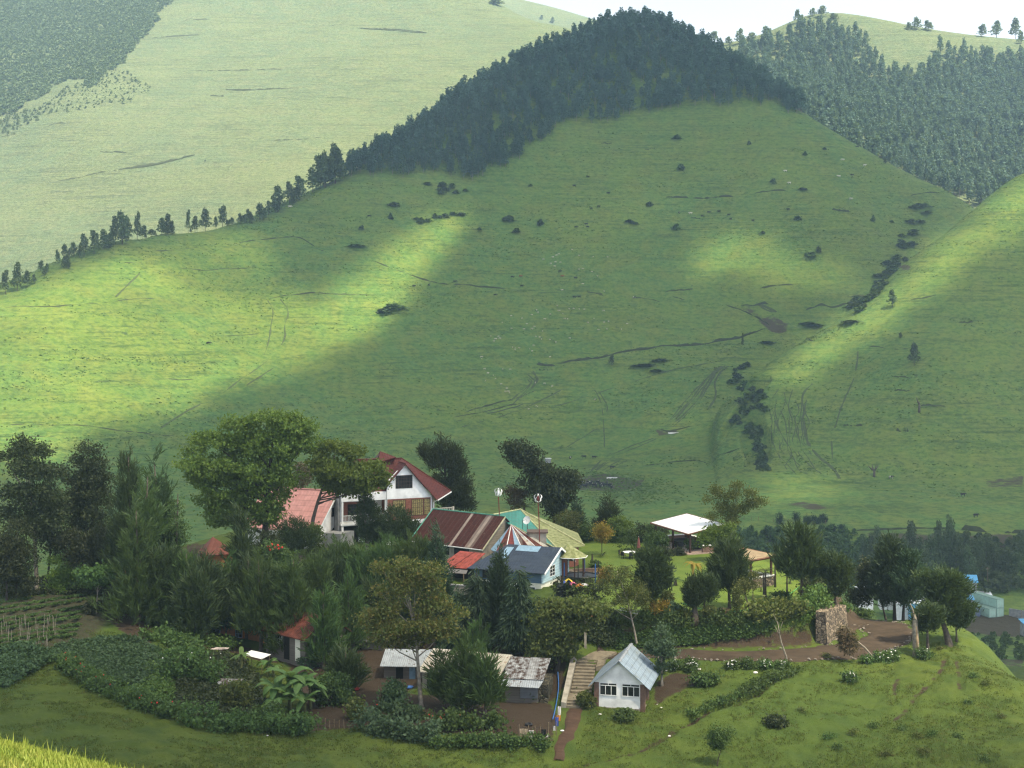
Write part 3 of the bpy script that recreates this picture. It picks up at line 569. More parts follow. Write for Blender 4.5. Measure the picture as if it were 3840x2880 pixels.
ptree('dark_tree', 'dark round tree behind the yellow flowering shrub', 'tree', 400, 2220, cr(*C1, [(900, 1300, 90, 130), (850, 1390, 90, 70), (960, 1180, 80, 60)]), 2600, 'fine', L_dark, bark=M_barkdark, r0=.14)
ptree('feathery_tree', 'bright green feathery bush tree above the vegetable beds', 'tree', 262, 2226, cr(*C1, [(520, 1310, 60, 40), (450, 1340, 40, 50), (620, 1380, 80, 60), (500, 1430, 70, 60), (450, 1490, 50, 60), (580, 1500, 80, 70), (660, 1480, 70, 80), (520, 1550, 90, 50)]), 4200, 'fine', L_fresh, r0=.09, size=.9)
ptree('forked_tree', 'small dark green tree on two thin trunks beside the grass strip', 'tree', 362, 2300, cr(*C1, [(740, 1440, 70, 50), (830, 1430, 80, 45), (880, 1480, 60, 30), (780, 1500, 90, 35)]), 2200, 'broad', L_hedge, bark=M_barkpale, r0=.075, size=.8)
pine('feathery reddish tipped pine with the highest of the twin tops left of the big tree', 479, 2260, 1700, 74, 'pine', L_pinedark, 5200, .3, gap=.2, size=1.1)
pine('feathery pine leaning beside its reddish tipped twin', 590, 2270, 1722, 70, 'pine', L_pinedark, 4600, .3, gap=.2, size=1.1)
pine('pointed bright pine standing before the feathery twin pines', 556, 2310, 1775, 84, 'pine', L_pine, 5000, .2, gap=.2)
pine('bushy grey green tree right of the pointed bright pine', 660, 2290, 1840, 74, 'fine', L_hedge, 4200, .15, 'dark_tree', 'tree')
pine('broad pine left of the red tiled hut', 520, 2335, 1900, 104, 'pine', L_pine, 6000, .12)
pine('broad dark pine just below the red tiled hut', 690, 2370, 2070, 96, 'pine', L_pine, 5600, .18)
pine('pine with bare lower trunk beside the creeper covered hedge', 772, 2392, 2090, 92, 'pine', L_pinedark, 4600, .3)
pine('feathery pine covering the right side of the red tiled hut', 850, 2380, 2105, 76, 'pine', L_pine, 4600, .18)
pine('dull green pine behind the red flowering tree', 905, 2300, 1900, 70, 'pine', L_pinedark, 4000, .15)
pine('dense dark pine in front of the ochre house', 925, 2400, 2090, 82, 'pine', L_pinedark, 4600, .25)
pine('bright green pine on a long bare trunk beside the ochre house', 978, 2446, 2090, 92, 'pine', L_pine, 5200, .3)
pine('tall bright green pine in front of the wooden house', 1098, 2462, 2090, 100, 'pine', L_pine, 7200, .14)
pine('thin brownish pine right of the wooden house roof', 1215, 2505, 2210, 66, 'pine', L_pine, 3000, .16, gap=.2)
pine('sparse pine with upright tufts between wooden house and mottled tree', 1310, 2450, 2160, 66, 'pine', L_pine, 2400, .15, gap=.3)
pine('low dark pine at the edge of the swept yard', 1300, 2590, 2440, 60, 'pine', L_pinedark, 1900, .25)
# soft bushy row below the chalet
for lab, bx, by, top, hw in (('soft bushy conifer below the balcony of the chalet', 1290, 2240, 2035, 84), ('soft bushy conifer below the pruned cypress pair', 1395, 2245, 2050, 82), ('soft bushy conifer left of the blue water tank', 1480, 2240, 2020, 78), ('soft bushy conifer right beside the blue water tank', 1560, 2240, 2010, 62), ('soft dark conifer deep in the row under the chalet', 1230, 2290, 2090, 66)):
    b = hit(bx, by, y0=150); s = F / b.y; h = (by - top) / s; w = hw / s
    tree('bushy_conifer', lab, 'conifer', b, [(0, 0, h * .55, w * .8, w * .8, h * .42), (-w * .5, .2, h * .45, w * .5, w * .5, h * .38), (w * .5, -.2, h * .5, w * .5, w * .5, h * .4), (0, -.4, h * .25, w * .9, w * .7, h * .25)], 5200, 'pine', L_pine if 'soft bushy' in lab else L_pinedark, r0=.1, size=.85, group='soft conifers below the chalet')
ptree('pruned_cypress', 'dark pruned cypress on a thick pale trunk before the chalet balcony', 'cypress', 1377, 2085, [(1388, 1960, 48, 70), (1395, 2005, 44, 40), (1368, 1890, 18, 50), (1362, 1850, 9, 36)], 4600, 'cyp', L_pinedark, Y=182, bark=M_barkpale, r0=.3, size=.9, limbs=False)
ptree('pruned_cypress', 'round dark pruned cypress before the brick bay of the chalet', 'cypress', 1502, 2090, [(1493, 1970, 60, 60), (1520, 2000, 50, 40), (1470, 2000, 50, 40)], 4800, 'cyp', L_pinedark, Y=181, bark=M_barkpale, r0=.2, size=.9, limbs=False)
ptree('pruned_cypress', 'dark pruned cypress with a single trunk below the pink roof', 'cypress', 1131, 2160, [(1106, 2000, 56, 50), (1090, 2040, 44, 40), (1130, 2030, 45, 40)], 3600, 'cyp', L_pinedark, Y=174, bark=M_bark, r0=.16, size=.9)
ptree('flowering_tree', 'dark tree topped with bright red flowers below the pink roof', 'tree', 1040, 2200, [(1030, 2075, 42, 45), (1060, 2110, 40, 45), (1020, 2130, 45, 45)], 2600, 'broad', L_hedge, Y=168, bark=M_barkdark, r0=.12, size=.8)
ptree('creeper_column', 'tree trunk wrapped in bright climbing creeper beside the grey chalet wall', 'creeper', 1180, 2150, [(1182, 2000, 24, 36), (1185, 2060, 30, 50), (1175, 2120, 32, 40)], 2200, 'broad', L_wall, Y=176, r0=.15, size=.7)
# cypresses round the blue house
for lab, bx, by, top, hw, st in (('pointed dark cypress in front of the middle of the dark blue roof', 1874, 2400, 2062, 48, 'cyp'), ('drooping cypress at the left end of the dark blue roof', 1790, 2420, 2140, 78, 'droop'), ('drooping cypress between the blue house wall and the slope path', 1945, 2450, 2140, 56, 'droop'), ('small drooping cypress under the white corner of the blue house', 2020, 2420, 2240, 34, 'droop'), ('dark drooping cypress left of the slope path', 1715, 2440, 2210, 56, 'droop'), ('bushy cypress standing before the rusty roofed hall and the red lean-to', 1640, 2340, 1985, 58, 'cyp')):
    pine(lab, bx, by, top, hw, st, L_cyp, 4200, .2, 'cypress_tree', 'cypress', k=8, bark=M_barkdark, hollow=.3)
ptree('mottled_tree', 'tall airy tree with yellow green mottled leaves on several pale stems before the sheds', 'tree', 1580, 2650, cr(1100, 2000, 2.765, [(920, 370, 90, 60), (1150, 330, 130, 60), (1110, 460, 120, 60), (1400, 380, 130, 60), (1270, 480, 130, 80), (1180, 620, 150, 80), (1420, 560, 120, 90), (900, 600, 70, 50), (1000, 800, 170, 80), (800, 900, 150, 80), (1250, 800, 170, 90), (1480, 720, 120, 110), (1700, 850, 110, 60), (1000, 960, 200, 80), (1350, 950, 220, 90), (1550, 1020, 150, 70), (900, 1080, 160, 70), (1200, 1110, 180, 60)]), 11500, 'fine', L_yellow, bark=M_barkpale, r0=.2, size=1.0, hollow=.4, gap=.36)
ptree('olive_tree', 'broad tree speckled with yellow blossom left of the concrete steps', 'tree', 2085, 2520, cr(1400, 2200, 2.458, [(1690, 200, 160, 60), (1900, 190, 150, 60), (1600, 330, 110, 100), (1780, 350, 200, 110), (1620, 520, 140, 110), (1560, 640, 90, 70), (1720, 580, 120, 90), (2020, 230, 110, 70)]), 8200, 'broad', L_olive, bark=M_barkdark, r0=.25, size=.85)
pine('slim pine in front of the door of the long shed', 1665, 2650, 2440, 44, 'pine', L_pine, 1700, .22, gap=.15)
pine('wider pine covering the middle of the long shed', 1745, 2668, 2412, 66, 'pine', L_pine, 2900, .2, gap=.12)
pine('young pine with bare stem at the right end of the long shed', 1820, 2680, 2440, 54, 'pine', L_pine, 1800, .25, gap=.25)
pine('slender pine shoot rising behind the long shed roof', 1796, 2480, 2330, 24, 'pine', L_pine, 1000, .1)
# lawn trees
ptree('pruned_tree', 'dark brush shaped pruned tree at the left of the lawn', 'tree', 2446, 2312, cr(*C4, [(760, 780, 90, 70), (790, 880, 110, 90), (720, 960, 80, 60), (860, 960, 50, 50), (750, 1060, 50, 70), (690, 760, 30, 60)]), 4600, 'cyp', L_pinedark, bark=M_bark, r0=.2, size=1.0, limbs=False)
ptree('pruned_tree', 'thick trunked pruned tree at the front edge of the lawn', 'tree', 2606, 2326, cr(*C4, [(1110, 1040, 60, 90), (1115, 1100, 45, 60)]), 2600, 'cyp', L_pinedark, bark=M_bark, r0=.42, size=.85, limbs=False)
ptree('pruned_tree', 'forked pruned tree touching its thick trunked neighbour on the lawn edge', 'tree', 2640, 2318, cr(*C4, [(1210, 990, 60, 70), (1235, 1040, 50, 60), (1190, 1060, 40, 40)]), 2400, 'cyp', L_pinedark, bark=M_bark, r0=.12, size=.85)
pine('tall dark pine in the middle of the lawn left of the brown roofed shelter', 2736, 2281, 2030, 66, 'pine', L_pinedark, 4600, .38, size=1.1, gap=.15, r0=.17)
pine('high crowned pine on a straight trunk above the stone wall', 3006, 2262, 1970, 84, 'pine', L_pinedark, 5200, .40, size=1.1, gap=.16, r0=.2, name='pine_tree')
ptree('sparse_tree', 'open topped tree with many thin stems beyond the white roofed pavilion', 'tree', 2746, 2100, cr(*C4, [(1310, 200, 50, 35), (1330, 260, 45, 30), (1470, 165, 60, 30), (1570, 215, 50, 30), (1640, 290, 55, 35), (1440, 230, 60, 40), (1390, 320, 50, 40), (1470, 350, 60, 40), (1330, 350, 40, 60), (1215, 265, 22, 35), (1560, 310, 50, 35), (1265, 420, 35, 30), (1420, 430, 60, 50)]), 3600, 'fine', L_olive, Y=186, bark=M_bark, r0=.13, size=.95)
ptree('lawn_tree', 'leafy light green tree at the right corner of the white roofed pavilion', 'tree', 2692, 2085, cr(*C4, [(1390, 520, 70, 50), (1280, 560, 110, 60), (1340, 620, 110, 60), (1220, 620, 60, 40), (1400, 590, 60, 60)]), 3600, 'broad', L_broad, Y=178, bark=M_bark, r0=.1, size=.7)
ptree('lawn_tree', 'small leafy tree at the left corner of the white roofed pavilion', 'tree', 2492, 2062, cr(*C4, [(800, 590, 70, 40), (860, 620, 50, 40), (760, 630, 45, 30)]), 1700, 'broad', L_hedge, bark=M_bark, r0=.07, size=.7)
ptree('airy_tree', 'airy leaning tree with fine yellow green twigs in front of the lawn bank', 'tree', 2389, 2428, cr(*C4, [(470, 860, 100, 60), (400, 960, 70, 60), (560, 950, 140, 70), (640, 1030, 110, 80), (480, 1060, 110, 80), (590, 1120, 140, 70), (400, 1130, 80, 60), (700, 1130, 60, 60)]), 4200, 'fine', L_olive, bark=M_barkpale, r0=.13, size=.65, gap=.2, lean=(0, 0))
ptree('cabbage_tree', 'bluish small tree with two stacked round crowns behind the white hut', 'tree', 2482, 2570, [(2477, 2360, 20, 22), (2475, 2410, 40, 26), (2490, 2435, 42, 28), (2450, 2432, 22, 20), (2480, 2500, 20, 34)], 3000, 'broad', L_blue, bark=M_barkpale, r0=.13, size=.55)
ptree('pruned_tree', 'windswept dark pruned tree behind the stone retaining wall', 'tree', 3134, 2290, cr(*C5, [(620, 590, 100, 60), (700, 640, 70, 60), (650, 700, 90, 60), (560, 620, 60, 40), (700, 760, 60, 60), (650, 790, 50, 50)]), 4000, 'cyp', L_pinedark, bark=M_bark, r0=.17, size=1.0, limbs=False)
ptree('cypress_tree', 'largest dark cypress of the clump beside the road bend', 'cypress', 3355, 2318, cr(*C5, [(1110, 420, 60, 60), (1090, 500, 100, 70), (1120, 600, 110, 90), (1060, 680, 120, 90), (1100, 800, 130, 90), (1010, 780, 70, 70)]), 7000, 'cyp', L_cyp, bark=M_barkdark, r0=.2, size=1.0)
ptree('cypress_tree', 'shorter cypress joined to the right of the largest one', 'cypress', 3387, 2320, cr(*C5, [(1260, 540, 60, 60), (1260, 620, 90, 70), (1240, 720, 110, 90), (1230, 830, 100, 70)]), 4600, 'cyp', L_cyp, bark=M_barkdark, r0=.17, size=1.0)
ptree('leaning_tree', 'dim leaning tree left of the large cypress clump', 'tree', 3322, 2312, cr(*C5, [(920, 720, 80, 80), (850, 830, 80, 60), (900, 600, 60, 80)]), 2800, 'fine', L_dark, bark=M_bark, r0=.12)
ptree('pruned_tree', 'big round dark pruned tree on a thick trunk at the right promontory', 'tree', 3559, 2420, cr(*C5, [(1570, 730, 120, 70), (1480, 760, 90, 60), (1640, 800, 110, 90), (1540, 870, 140, 100), (1650, 960, 110, 80), (1380, 720, 70, 50), (1700, 1030, 70, 50), (1530, 1000, 110, 60)]), 8200, 'cyp', L_pinedark, bark=M_bark, r0=.36, size=1.0, limbs=False)
ptree('pruned_tree', 'smaller pruned tree between the broken trunk and the big round tree', 'tree', 3480, 2455, cr(*C5, [(1400, 1010, 80, 60), (1460, 1020, 70, 50), (1400, 1090, 80, 50), (1360, 1060, 50, 50)]), 3200, 'cyp', L_pinedark, bark=M_bark, r0=.2, size=.9, limbs=False)
ptree('leaning_tree', 'thin curved tree tucked behind the big round pruned tree', 'tree', 3587, 2404, cr(*C5, [(1640, 1060, 50, 40), (1700, 1060, 40, 40)]), 900, 'cyp', L_pinedark, bark=M_bark, r0=.13)
ptree('young_tree', 'young lone tree on the near meadow below the white hut', 'tree', 2690, 2868, [(2692, 2750, 20, 22), (2682, 2770, 22, 22), (2710, 2768, 22, 14), (2733, 2743, 10, 9), (2690, 2795, 16, 14)], 1500, 'fine', L_hedge, bark=M_bark, r0=.05, size=.6)

for lab, bx, by, top, hw, mt in (('dense dark tree filling the gap at the left picture border', 60, 2250, 1930, 90, L_dark), ('dark bushy tree at the foot of the narrow topped tree', 390, 2230, 1960, 84, L_dark), ('bushy dark tree right under the leaning broadleaf tree', 1000, 2190, 1990, 60, L_dark), ('dull dark conifer in the thick of the pines', 610, 2345, 2060, 90, L_pinedark), ('low dark conifer beside the ochre house corner', 730, 2405, 2160, 70, L_pinedark), ('mid height conifer joining the pines and the soft conifer row', 1180, 2330, 2110, 70, L_pine), ('dark conifer above the plank shack', 1390, 2400, 2200, 66, L_pinedark), ('dark conifer in the shade right of the mottled tree', 1560, 2420, 2230, 60, L_cyp)):
    b = hit(bx, by, y1=212); s_ = F / b.y; h = (by - top) / s_; w = hw / s_
    tree('understorey_tree', lab, 'tree', b, [(0, 0, h * .55, w * .75, w * .75, h * .40), (-w * .45, .2, h * .42, w * .55, w * .5, h * .33), (w * .45, -.3, h * .5, w * .5, w * .5, h * .36), (0, -.5, h * .22, w * .8, w * .6, h * .2), (w * .1, 0, h * .8, w * .45, w * .45, h * .2)], 4200, 'fine' if mt in (L_dark, L_hedge) else 'pine', mt, M_barkdark, .12, 1.0)
# ------------------------------------------------------------------ bare and broken trees
def stick(name, label, cat, P, r, mat, extra=()):
    mb = MB(); b = Vector(P[0]); mb.tube([Vector(p) - b for p in P], r, 7)
    root = empty(name, b, 0, label, cat); mb.build('trunk', mat, root, True)
    for nm, q, rr in extra:
        m2 = MB()
        for pl, r2 in zip(q, rr): m2.tube([Vector(p) - b for p in pl], r2, 5)
        m2.build(nm, mat, root, True)
    return root
b = hit(3437, 2461); Yb = b.y; q = lambda px, py, dy=0: Vector(P3(px, py, Yb + dy))
M_split = plain('split_wood', (.42, .30, .17), .85, .5, 2)
t = stick('broken_trunk', 'splintered broken tree trunk standing without a crown on the promontory', 'tree trunk', [q(3437, 2470), q(3436, 2440), q(3433, 2380), q(3432, 2330), q(3430, 2305)], [.42, .34, .31, .26, .10], M_barkpale,
      [('splinter', [[q(3430, 2330), q(3424, 2290), q(3413, 2262)], [q(3440, 2335), q(3446, 2300)], [q(3430, 2350), q(3412, 2346)]], [[.12, .07, .03], [.08, .02], [.06, .02]])])
mb = MB(); mb.tube([q(3441, 2440, -.3) - b, q(3439, 2390, -.27) - b, q(3436, 2340, -.22) - b], [.10, .16, .05], 6); mb.build('bare_wood', M_split, t, True)
b = hit(2955, 2497); Yb = b.y
stick('bare_tree', 'thin leafless leaning tree at the road edge below the bank', 'tree', [q(2955, 2502), q(2948, 2460), q(2930, 2410), q(2922, 2370), q(2916, 2330)], [.1, .085, .07, .05, .02], M_barkpale,
      [('branch', [[q(2925, 2385), q(2905, 2345)], [q(2922, 2370), q(2936, 2330)], [q(2918, 2345), q(2900, 2300)]], [[.04, .01], [.035, .01], [.03, .01]])])
b = hit(3285, 2488); Yb = b.y
t = stick('leaning_tree', 'bent bare stem leaning over the grass with a brown withered crown', 'tree', [q(3285, 2492), q(3272, 2462), q(3245, 2430), q(3215, 2405), q(3195, 2385), q(3178, 2350)], [.09, .085, .075, .06, .05, .02], M_barkpale)
link('crown', quads_mesh('crown', crown_pts(px_lobes(3285, 2488, Yb, [(3176, 2372, 20, 28), (3180, 2405, 24, 26)]), 1500, 'droop', 5, .6)), L_brown, t)
# ------------------------------------------------------------------ palms, bananas, small lawn plants
def frond(mb, base, az, L, droop, w, n=7, lift=.9, mi=0):
    """arched blade folded along its midrib"""
    P = []; d = Vector((math.cos(az), math.sin(az), 0)); up = Vector((0, 0, 1)); sd = d.cross(up)
    for i in range(n + 1):
        t = i / n; P.append(Vector(base) + d * (L * (t * .95)) * (1 - .15 * t) + up * L * (lift * t - droop * t * t))
    b = len(mb.v)
    for i, p in enumerate(P):
        t = i / n; ww = w * (math.sin(math.pi * min(1, .12 + .88 * t)) ** .6 if t < 1 else .02)
        mb.v += [tuple(p + sd * ww - up * ww * .35), tuple(p), tuple(p - sd * ww - up * ww * .35)]
    for i in range(n):
        a = b + i * 3; mb.f += [(a, a + 3, a + 4, a + 1), (a + 1, a + 4, a + 5, a + 2)]; mb.m += [mi, mi]
def feather(mb, base, az, L, droop, w, n=14, lift=.9):
    """palm frond: leaflets along an arched rib"""
    d = Vector((math.cos(az), math.sin(az), 0)); up = Vector((0, 0, 1)); sd = d.cross(up)
    f = lambda t: Vector(base) + d * (L * t * (1 - .12 * t)) + up * L * (lift * t - droop * t * t)
    mb.tube([f(0), f(.35), f(.7), f(1)], [.02, .016, .01, .004], 4)
    for i in range(1, n + 1):
        t = i / n; p = f(t); l = w * math.sin(math.pi * (.08 + .86 * t)) ** .7
        for s in (-1, 1):
            tip = p + sd * s * l + d * l * .5 - up * l * .25; q2 = p + d * .05
            mb.add([p, p + (tip - p) * .5 + d * .03, tip, p + (tip - p) * .5 - d * .03], [(0, 1, 2, 3)])
def palm(label, base, h, L, nf, mat, r=.07, name='palm', cat='palm', droop=.9, lift=.8, seed=1, w=.35, group=None, style='feather', skirt=False):
    g = random.Random(seed); root = empty(name, base, 0, label, cat, group); mb = MB()
    for i in range(nf):
        az = 2 * math.pi * i / nf + g.uniform(-.3, .3); l = L * g.uniform(.75, 1.1); lf = lift * g.uniform(.5, 1.35)
        if style == 'feather': feather(mb, (0, 0, h), az, l, droop * g.uniform(.8, 1.2), w * l, 12, lf)
        else: frond(mb, (0, 0, h), az, l, droop * g.uniform(.7, 1.2), w * l, 6, lf)
    mb.build('crown', mat, root)
    if h > .15: MB().tube([(0, 0, -.2), (0, 0, h * .5), (0, 0, h)], [r * 1.5, r * 1.05, r * .8], 8).build('trunk', M_bark, root, True)
    return root
def banana(label, base, stems, seed, group=None):
    g = random.Random(seed); root = empty('banana_plant', base, 0, label, 'banana plant', group); lm = MB(); sm = MB()
    for (x, y, h, nl, L) in stems:
        sm.tube([(x, y, -.2), (x + g.uniform(-.1, .1), y, h * .6), (x + g.uniform(-.2, .2), y, h)], [.15, .12, .07], 7)
        for i in range(nl):
            az = 2 * math.pi * i / nl + g.uniform(-.4, .4)
            frond(lm, (x, y, h - .25 * g.random()), az, L * g.uniform(.7, 1.1), g.uniform(.7, 1.25), L * .155, 9, g.uniform(.55, 1.25))
    lm.build('leaf', L_banana, root); sm.build('stem', plain('banana_stem', (.16, .17, .06), .7, .4) if 'banana_stem' not in MATS else MATS['banana_stem'], root, True); return root
b = hit(1095, 2660)
banana('largest clump of banana plants with long arching leaves at the yard edge', b, [(-1.3, 0, 1.9, 9, 2.5), (-.3, .5, 2.8, 10, 2.7), (.8, -.1, 2.4, 10, 2.6), (1.6, .6, 2.0, 9, 2.3), (.1, -.9, 1.5, 9, 2.2), (-1.2, -1.0, 1.1, 8, 1.9), (1.3, -.9, 1.2, 8, 2.0)], 3)
banana('banana plant with one upright pale leaf behind the largest clump', hit(1003, 2540), [(0, 0, 1.5, 7, 1.8), (.5, .4, 1.1, 5, 1.4)], 8)
banana('yellowing banana plant hung with dead leaves below the ochre house', hit(905, 2520), [(0, 0, 1.7, 6, 1.5)], 11)
# lawn palms and shrubs, from the back of the lawn to its front edge
lp = lambda x, y: hit(2100 + x / 2.212, 1750 + y / 2.212, y1=212)
palm('tall thin palm with yellow green fronds by the corner of the green roof', lp(268, 830), 1.6, 1.3, 9, L_fresh, .13, seed=2)
palm('potted palm with pale fronds on the terrace edge', lp(308, 850), .5, 1.0, 8, L_fresh, .1, seed=3)
palm('yellow fronded palm glowing behind the olive roof ridge', Vector(P3(2093, 1998, 196)), .9, 1.9, 9, L_gold, .12, seed=4, droop=.8)
palm('dark bushy palm behind the rusty hall roof', Vector(P3(1966, 1935, 203)), 1.3, 2.0, 16, L_olive, .2, seed=5)
palm('golden crested palm bent to one side in the middle of the lawn', lp(1110, 960), 2.0, 1.7, 12, L_gold, .07, seed=6, droop=1.2, style='blade', w=.10)
palm('dark cycad with stiff fronds in front of the golden palm', lp(957, 985), .7, .8, 14, L_hedge, .18, name='cycad', cat='cycad', seed=7, droop=.6)
palm('slender cordyline with spiky head left of the cycad', lp(927, 1030), 2.4, .9, 14, L_olive, .05, name='cordyline', cat='cordyline', seed=8, style='blade', w=.07, lift=1.2, droop=.9)
palm('flat spreading cycad near the parasol table', lp(548, 850), .25, 1.0, 12, L_olive, .15, name='cycad', cat='cycad', seed=9, droop=.5, lift=.5)
palm('agave rosette at the foot of the green roof', lp(345, 750), .1, 1.0, 16, L_olive, .1, name='agave', cat='agave', seed=10, style='blade', w=.09, lift=.9, droop=.5)
palm('yellow leaved plant at the left side of the garden table', lp(515, 735), .3, .7, 9, L_gold, .08, name='croton', cat='shrub', seed=12, style='blade', w=.16)
palm('yellow leaved plant at the right side of the garden table', lp(622, 735), .3, .7, 9, L_gold, .08, name='croton', cat='shrub', seed=13, style='blade', w=.16)
palm('broad leaved dark plant with spread leaves below the pavilion', lp(1200, 925), .2, 1.0, 11, L_hedge, .1, name='strelitzia', cat='plant', seed=14, style='blade', w=.18, droop=.6)
palm('palm with thin trunk right of the brown roofed shelter', lp(1705, 1110), 3.2, 1.5, 11, L_olive, .09, seed=15)
palm('second slim palm beside the brown roofed shelter wall', lp(1690, 1085), 2.6, 1.3, 10, L_olive, .08, seed=16)
palm('pale trunked palm with yellow tuft behind the brown roofed shelter', lp(1785, 1000), 3.6, 1.4, 10, L_fresh, .09, seed=17)
palm('straight pole like palm with drooping head near the lawn end', lp(1883, 1065), 2.7, 1.2, 11, L_fresh, .08, seed=18)
palm('short spiky plant at the foot of the shelter wall', lp(1667, 1035), .4, .6, 10, L_olive, .07, name='yucca', cat='yucca', seed=19, style='blade', w=.1)
palm('dark short plant behind the pole like palm', lp(1908, 970), .3, .8, 10, L_hedge, .08, name='yucca', cat='yucca', seed=20, style='blade', w=.1)
palm('reddish tufted plant under the pole like palm', lp(1862, 1065), .2, .5, 12, L_brown, .05, name='cordyline', cat='cordyline', seed=21, style='blade', w=.09)
palm('dark red cordyline at the lawn front edge', lp(1385, 1245), .7, .7, 14, L_brown, .05, name='cordyline', cat='cordyline', seed=22, style='blade', w=.1)
palm('broad leaved upright plant near the hose end', lp(1712, 1175), .15, .75, 8, L_hedge, .05, name='canna', cat='plant', seed=23, style='blade', w=.2, lift=1.5, droop=.5)
# lavender sticks and thin stems of a many stemmed shrub on the lawn edge
b = lp(1590, 1225); r_ = empty('stemmed_shrub', b, 0, 'many stemmed upright shrub with bare thin stems at the lawn front edge', 'shrub'); mb = MB(); g = random.Random(4)
tips = []
for i in range(7):
    a = g.uniform(-.9, .9); top = Vector((a * .9 - .5, g.uniform(-.3, .3), 2.6 + g.random() * 1.6)); tips.append(top); mb.tube([(a * .1, 0, -.1), top * .5 + Vector((a * .1, 0, 0)), top], [.035, .028, .015], 5)
mb.build('stem', M_bark, r_, True); link('foliage', quads_mesh('foliage', crown_pts([(*t_, .28, .25, .45) for t_ in tips] + [(*(t_ * .75), .2, .2, .3) for t_ in tips[:3]], 700, 'fine', 4, .8)), L_olive, r_)
def bush(label, base, rx, rz, mat, n=700, style='broad', size=.6, name='bush', cat='bush', flowers=None, nf=26, group=None, seed=None, trunk=0., part=True):
    seed = seed or int(abs(base[0] * 13 + base[1] * 7)) + 1; g = random.Random(seed); root = empty(name, base, 0, label, cat, group)
    lob = [(0, 0, trunk + rz * .55, rx, rx, rz * .6)] + [(rx * .55 * math.cos(a), rx * .55 * math.sin(a), trunk + rz * g.uniform(.35, .8), rx * .5, rx * .5, rz * .4) for a in (g.random() * 6.28, g.random() * 6.28, g.random() * 6.28)]
    link('foliage', quads_mesh('foliage', crown_pts(lob, n, style, seed, size, .45)), mat, root)
    if trunk > .1: MB().tube([(0, 0, -.2), (0, 0, trunk + rz * .4)], [.06, .04], 6).build('trunk', M_bark, root)
    if flowers is not None:
        gg = np.random.default_rng(seed); u = unit(gg.normal(size=(nf, 3)) + [0, -.5, .4]); P = np.array([0, 0, trunk + rz * .55]) + u * [rx * 1.05, rx * 1.05, rz * .62]; mb = MB()
        for p in P:
            r = g.uniform(.05, .10); MB().lathe([(r * .2, -r * .7), (r, -r * .2), (r * .9, r * .35), (r * .2, r * .75)], 6, tuple(p)).build('flower_head', flowers, root)
    return root
D1 = lambda x, y: hit(2100 + x / 2.458, 2200 + y / 2.458)
hy = 'hydrangea bushes along the road'
for x, y, r, lab in ((1058, 765, .5, 'hydrangea bush nearest the bluish tree, with white flower heads'), (1215, 775, .55, 'hydrangea bush with white flowers beside the dark soil heap'), (1590, 765, .5, 'white flowering hydrangea bush, third along the road verge'), (1730, 760, .5, 'dense hydrangea bush with few flowers in the verge row'), (1895, 765, .5, 'hydrangea bush covered in white blooms left of the thin bare tree'), (2048, 755, .4, 'small hydrangea bush at the foot of the thin bare tree')):
    bush(lab, D1(x, y), r, r * 1.6, L_hedge, 700, size=.5, name='hydrangea_bush', cat='hydrangea', flowers=M_white_fl, nf=22 if 'few' not in lab else 6, group=hy)
for x, y, r, lab in ((773, 715, .42, 'small hydrangea bush left of the bent bare stem'), (900, 705, .58, 'hydrangea bush just right of the bent bare stem'), (998, 685, .65, 'largest hydrangea bush of the three on the promontory grass'), (1290, 655, .55, 'hydrangea bush at the foot of the smaller pruned tree'), (620, 875, .5, 'lone hydrangea bush on the meadow below the verge')):
    bush(lab, hit(2940 + x / 2.458, 2200 + y / 2.458), r, r * 1.5, L_hedge, 800, size=.5, name='hydrangea_bush', cat='hydrangea', flowers=M_white_fl, nf=14, group=hy)
for x, y, r, lab in ((1300, 80 + 560, .0, ''),):
    pass
for px, py, r, h, mat, lab in ((2470, 2310, .85, 1.5, L_gold, 'bronze yellow croton bush at the front of the lawn'), (2522, 2310, .8, 1.2, L_blue, 'bluish round bush beside the bronze croton'), (2432, 2322, .6, .9, L_hedge, 'dark low bush at the foot of the brush shaped tree'), (2560, 2312, .6, .7, L_olive, 'yellowish low shrub left of the thick trunked tree'),
        (2353, 2068, 1.2, 2.9, L_hedge, 'tall dark bush between topiary and parasol on the lawn'), (2495, 2100, .75, 1.5, L_dark, 'dark ball bush in front of the white roofed pavilion'), (2674, 2150, .35, 1.4, L_pinedark, 'small dark teardrop shrub left of the lawn pine'), (2930, 2255, .8, .9, L_hedge, 'low round bush beside the green hose'), (2660, 2330, .4, 1.6, L_olive, 'slim pale shrub behind the thick trunked pair'), (2498, 2275, .35, 1.0, L_olive, 'little round headed sapling on the open lawn'),
        (2270, 2190, .45, 1.6, L_gold, 'golden upright shrub near the blue poles'), (2235, 2130, .4, .7, L_hedge, 'small bush at the stone terrace edge'), (2590, 2070, .3, .9, L_hedge, 'sapling in front of the pavilion floor'), (2545, 2082, .35, .7, L_dark, 'dark little shrub beside the pavilion post'), (3225, 2296, .5, .6, L_hedge, 'left bush of three on the grass behind the road bend'), (3200 + 45, 2298, .5, .6, L_hedge, 'right bush of three on the grass behind the road bend'), (3160, 2290, .5, .7, L_hedge, 'bush at the end of the grass behind the stone wall')):
    bush(lab, hit(px, py, y0=130, y1=212), r, h, mat, 900, size=.55, trunk=.5 if 'sapling' in lab else 0)
bush('yellow leaved topiary tree with a ball head at the back of the lawn', hit(2257, 2082), .95, 1.9, L_gold, 1500, 'fine', .9, 'topiary_tree', 'topiary', trunk=1.9)
b_ = lp(1320, 1250); bush('dark small sculpture like shrub in a pot on the lawn edge', b_, .28, .6, L_dark, 300, size=.4, trunk=.3)
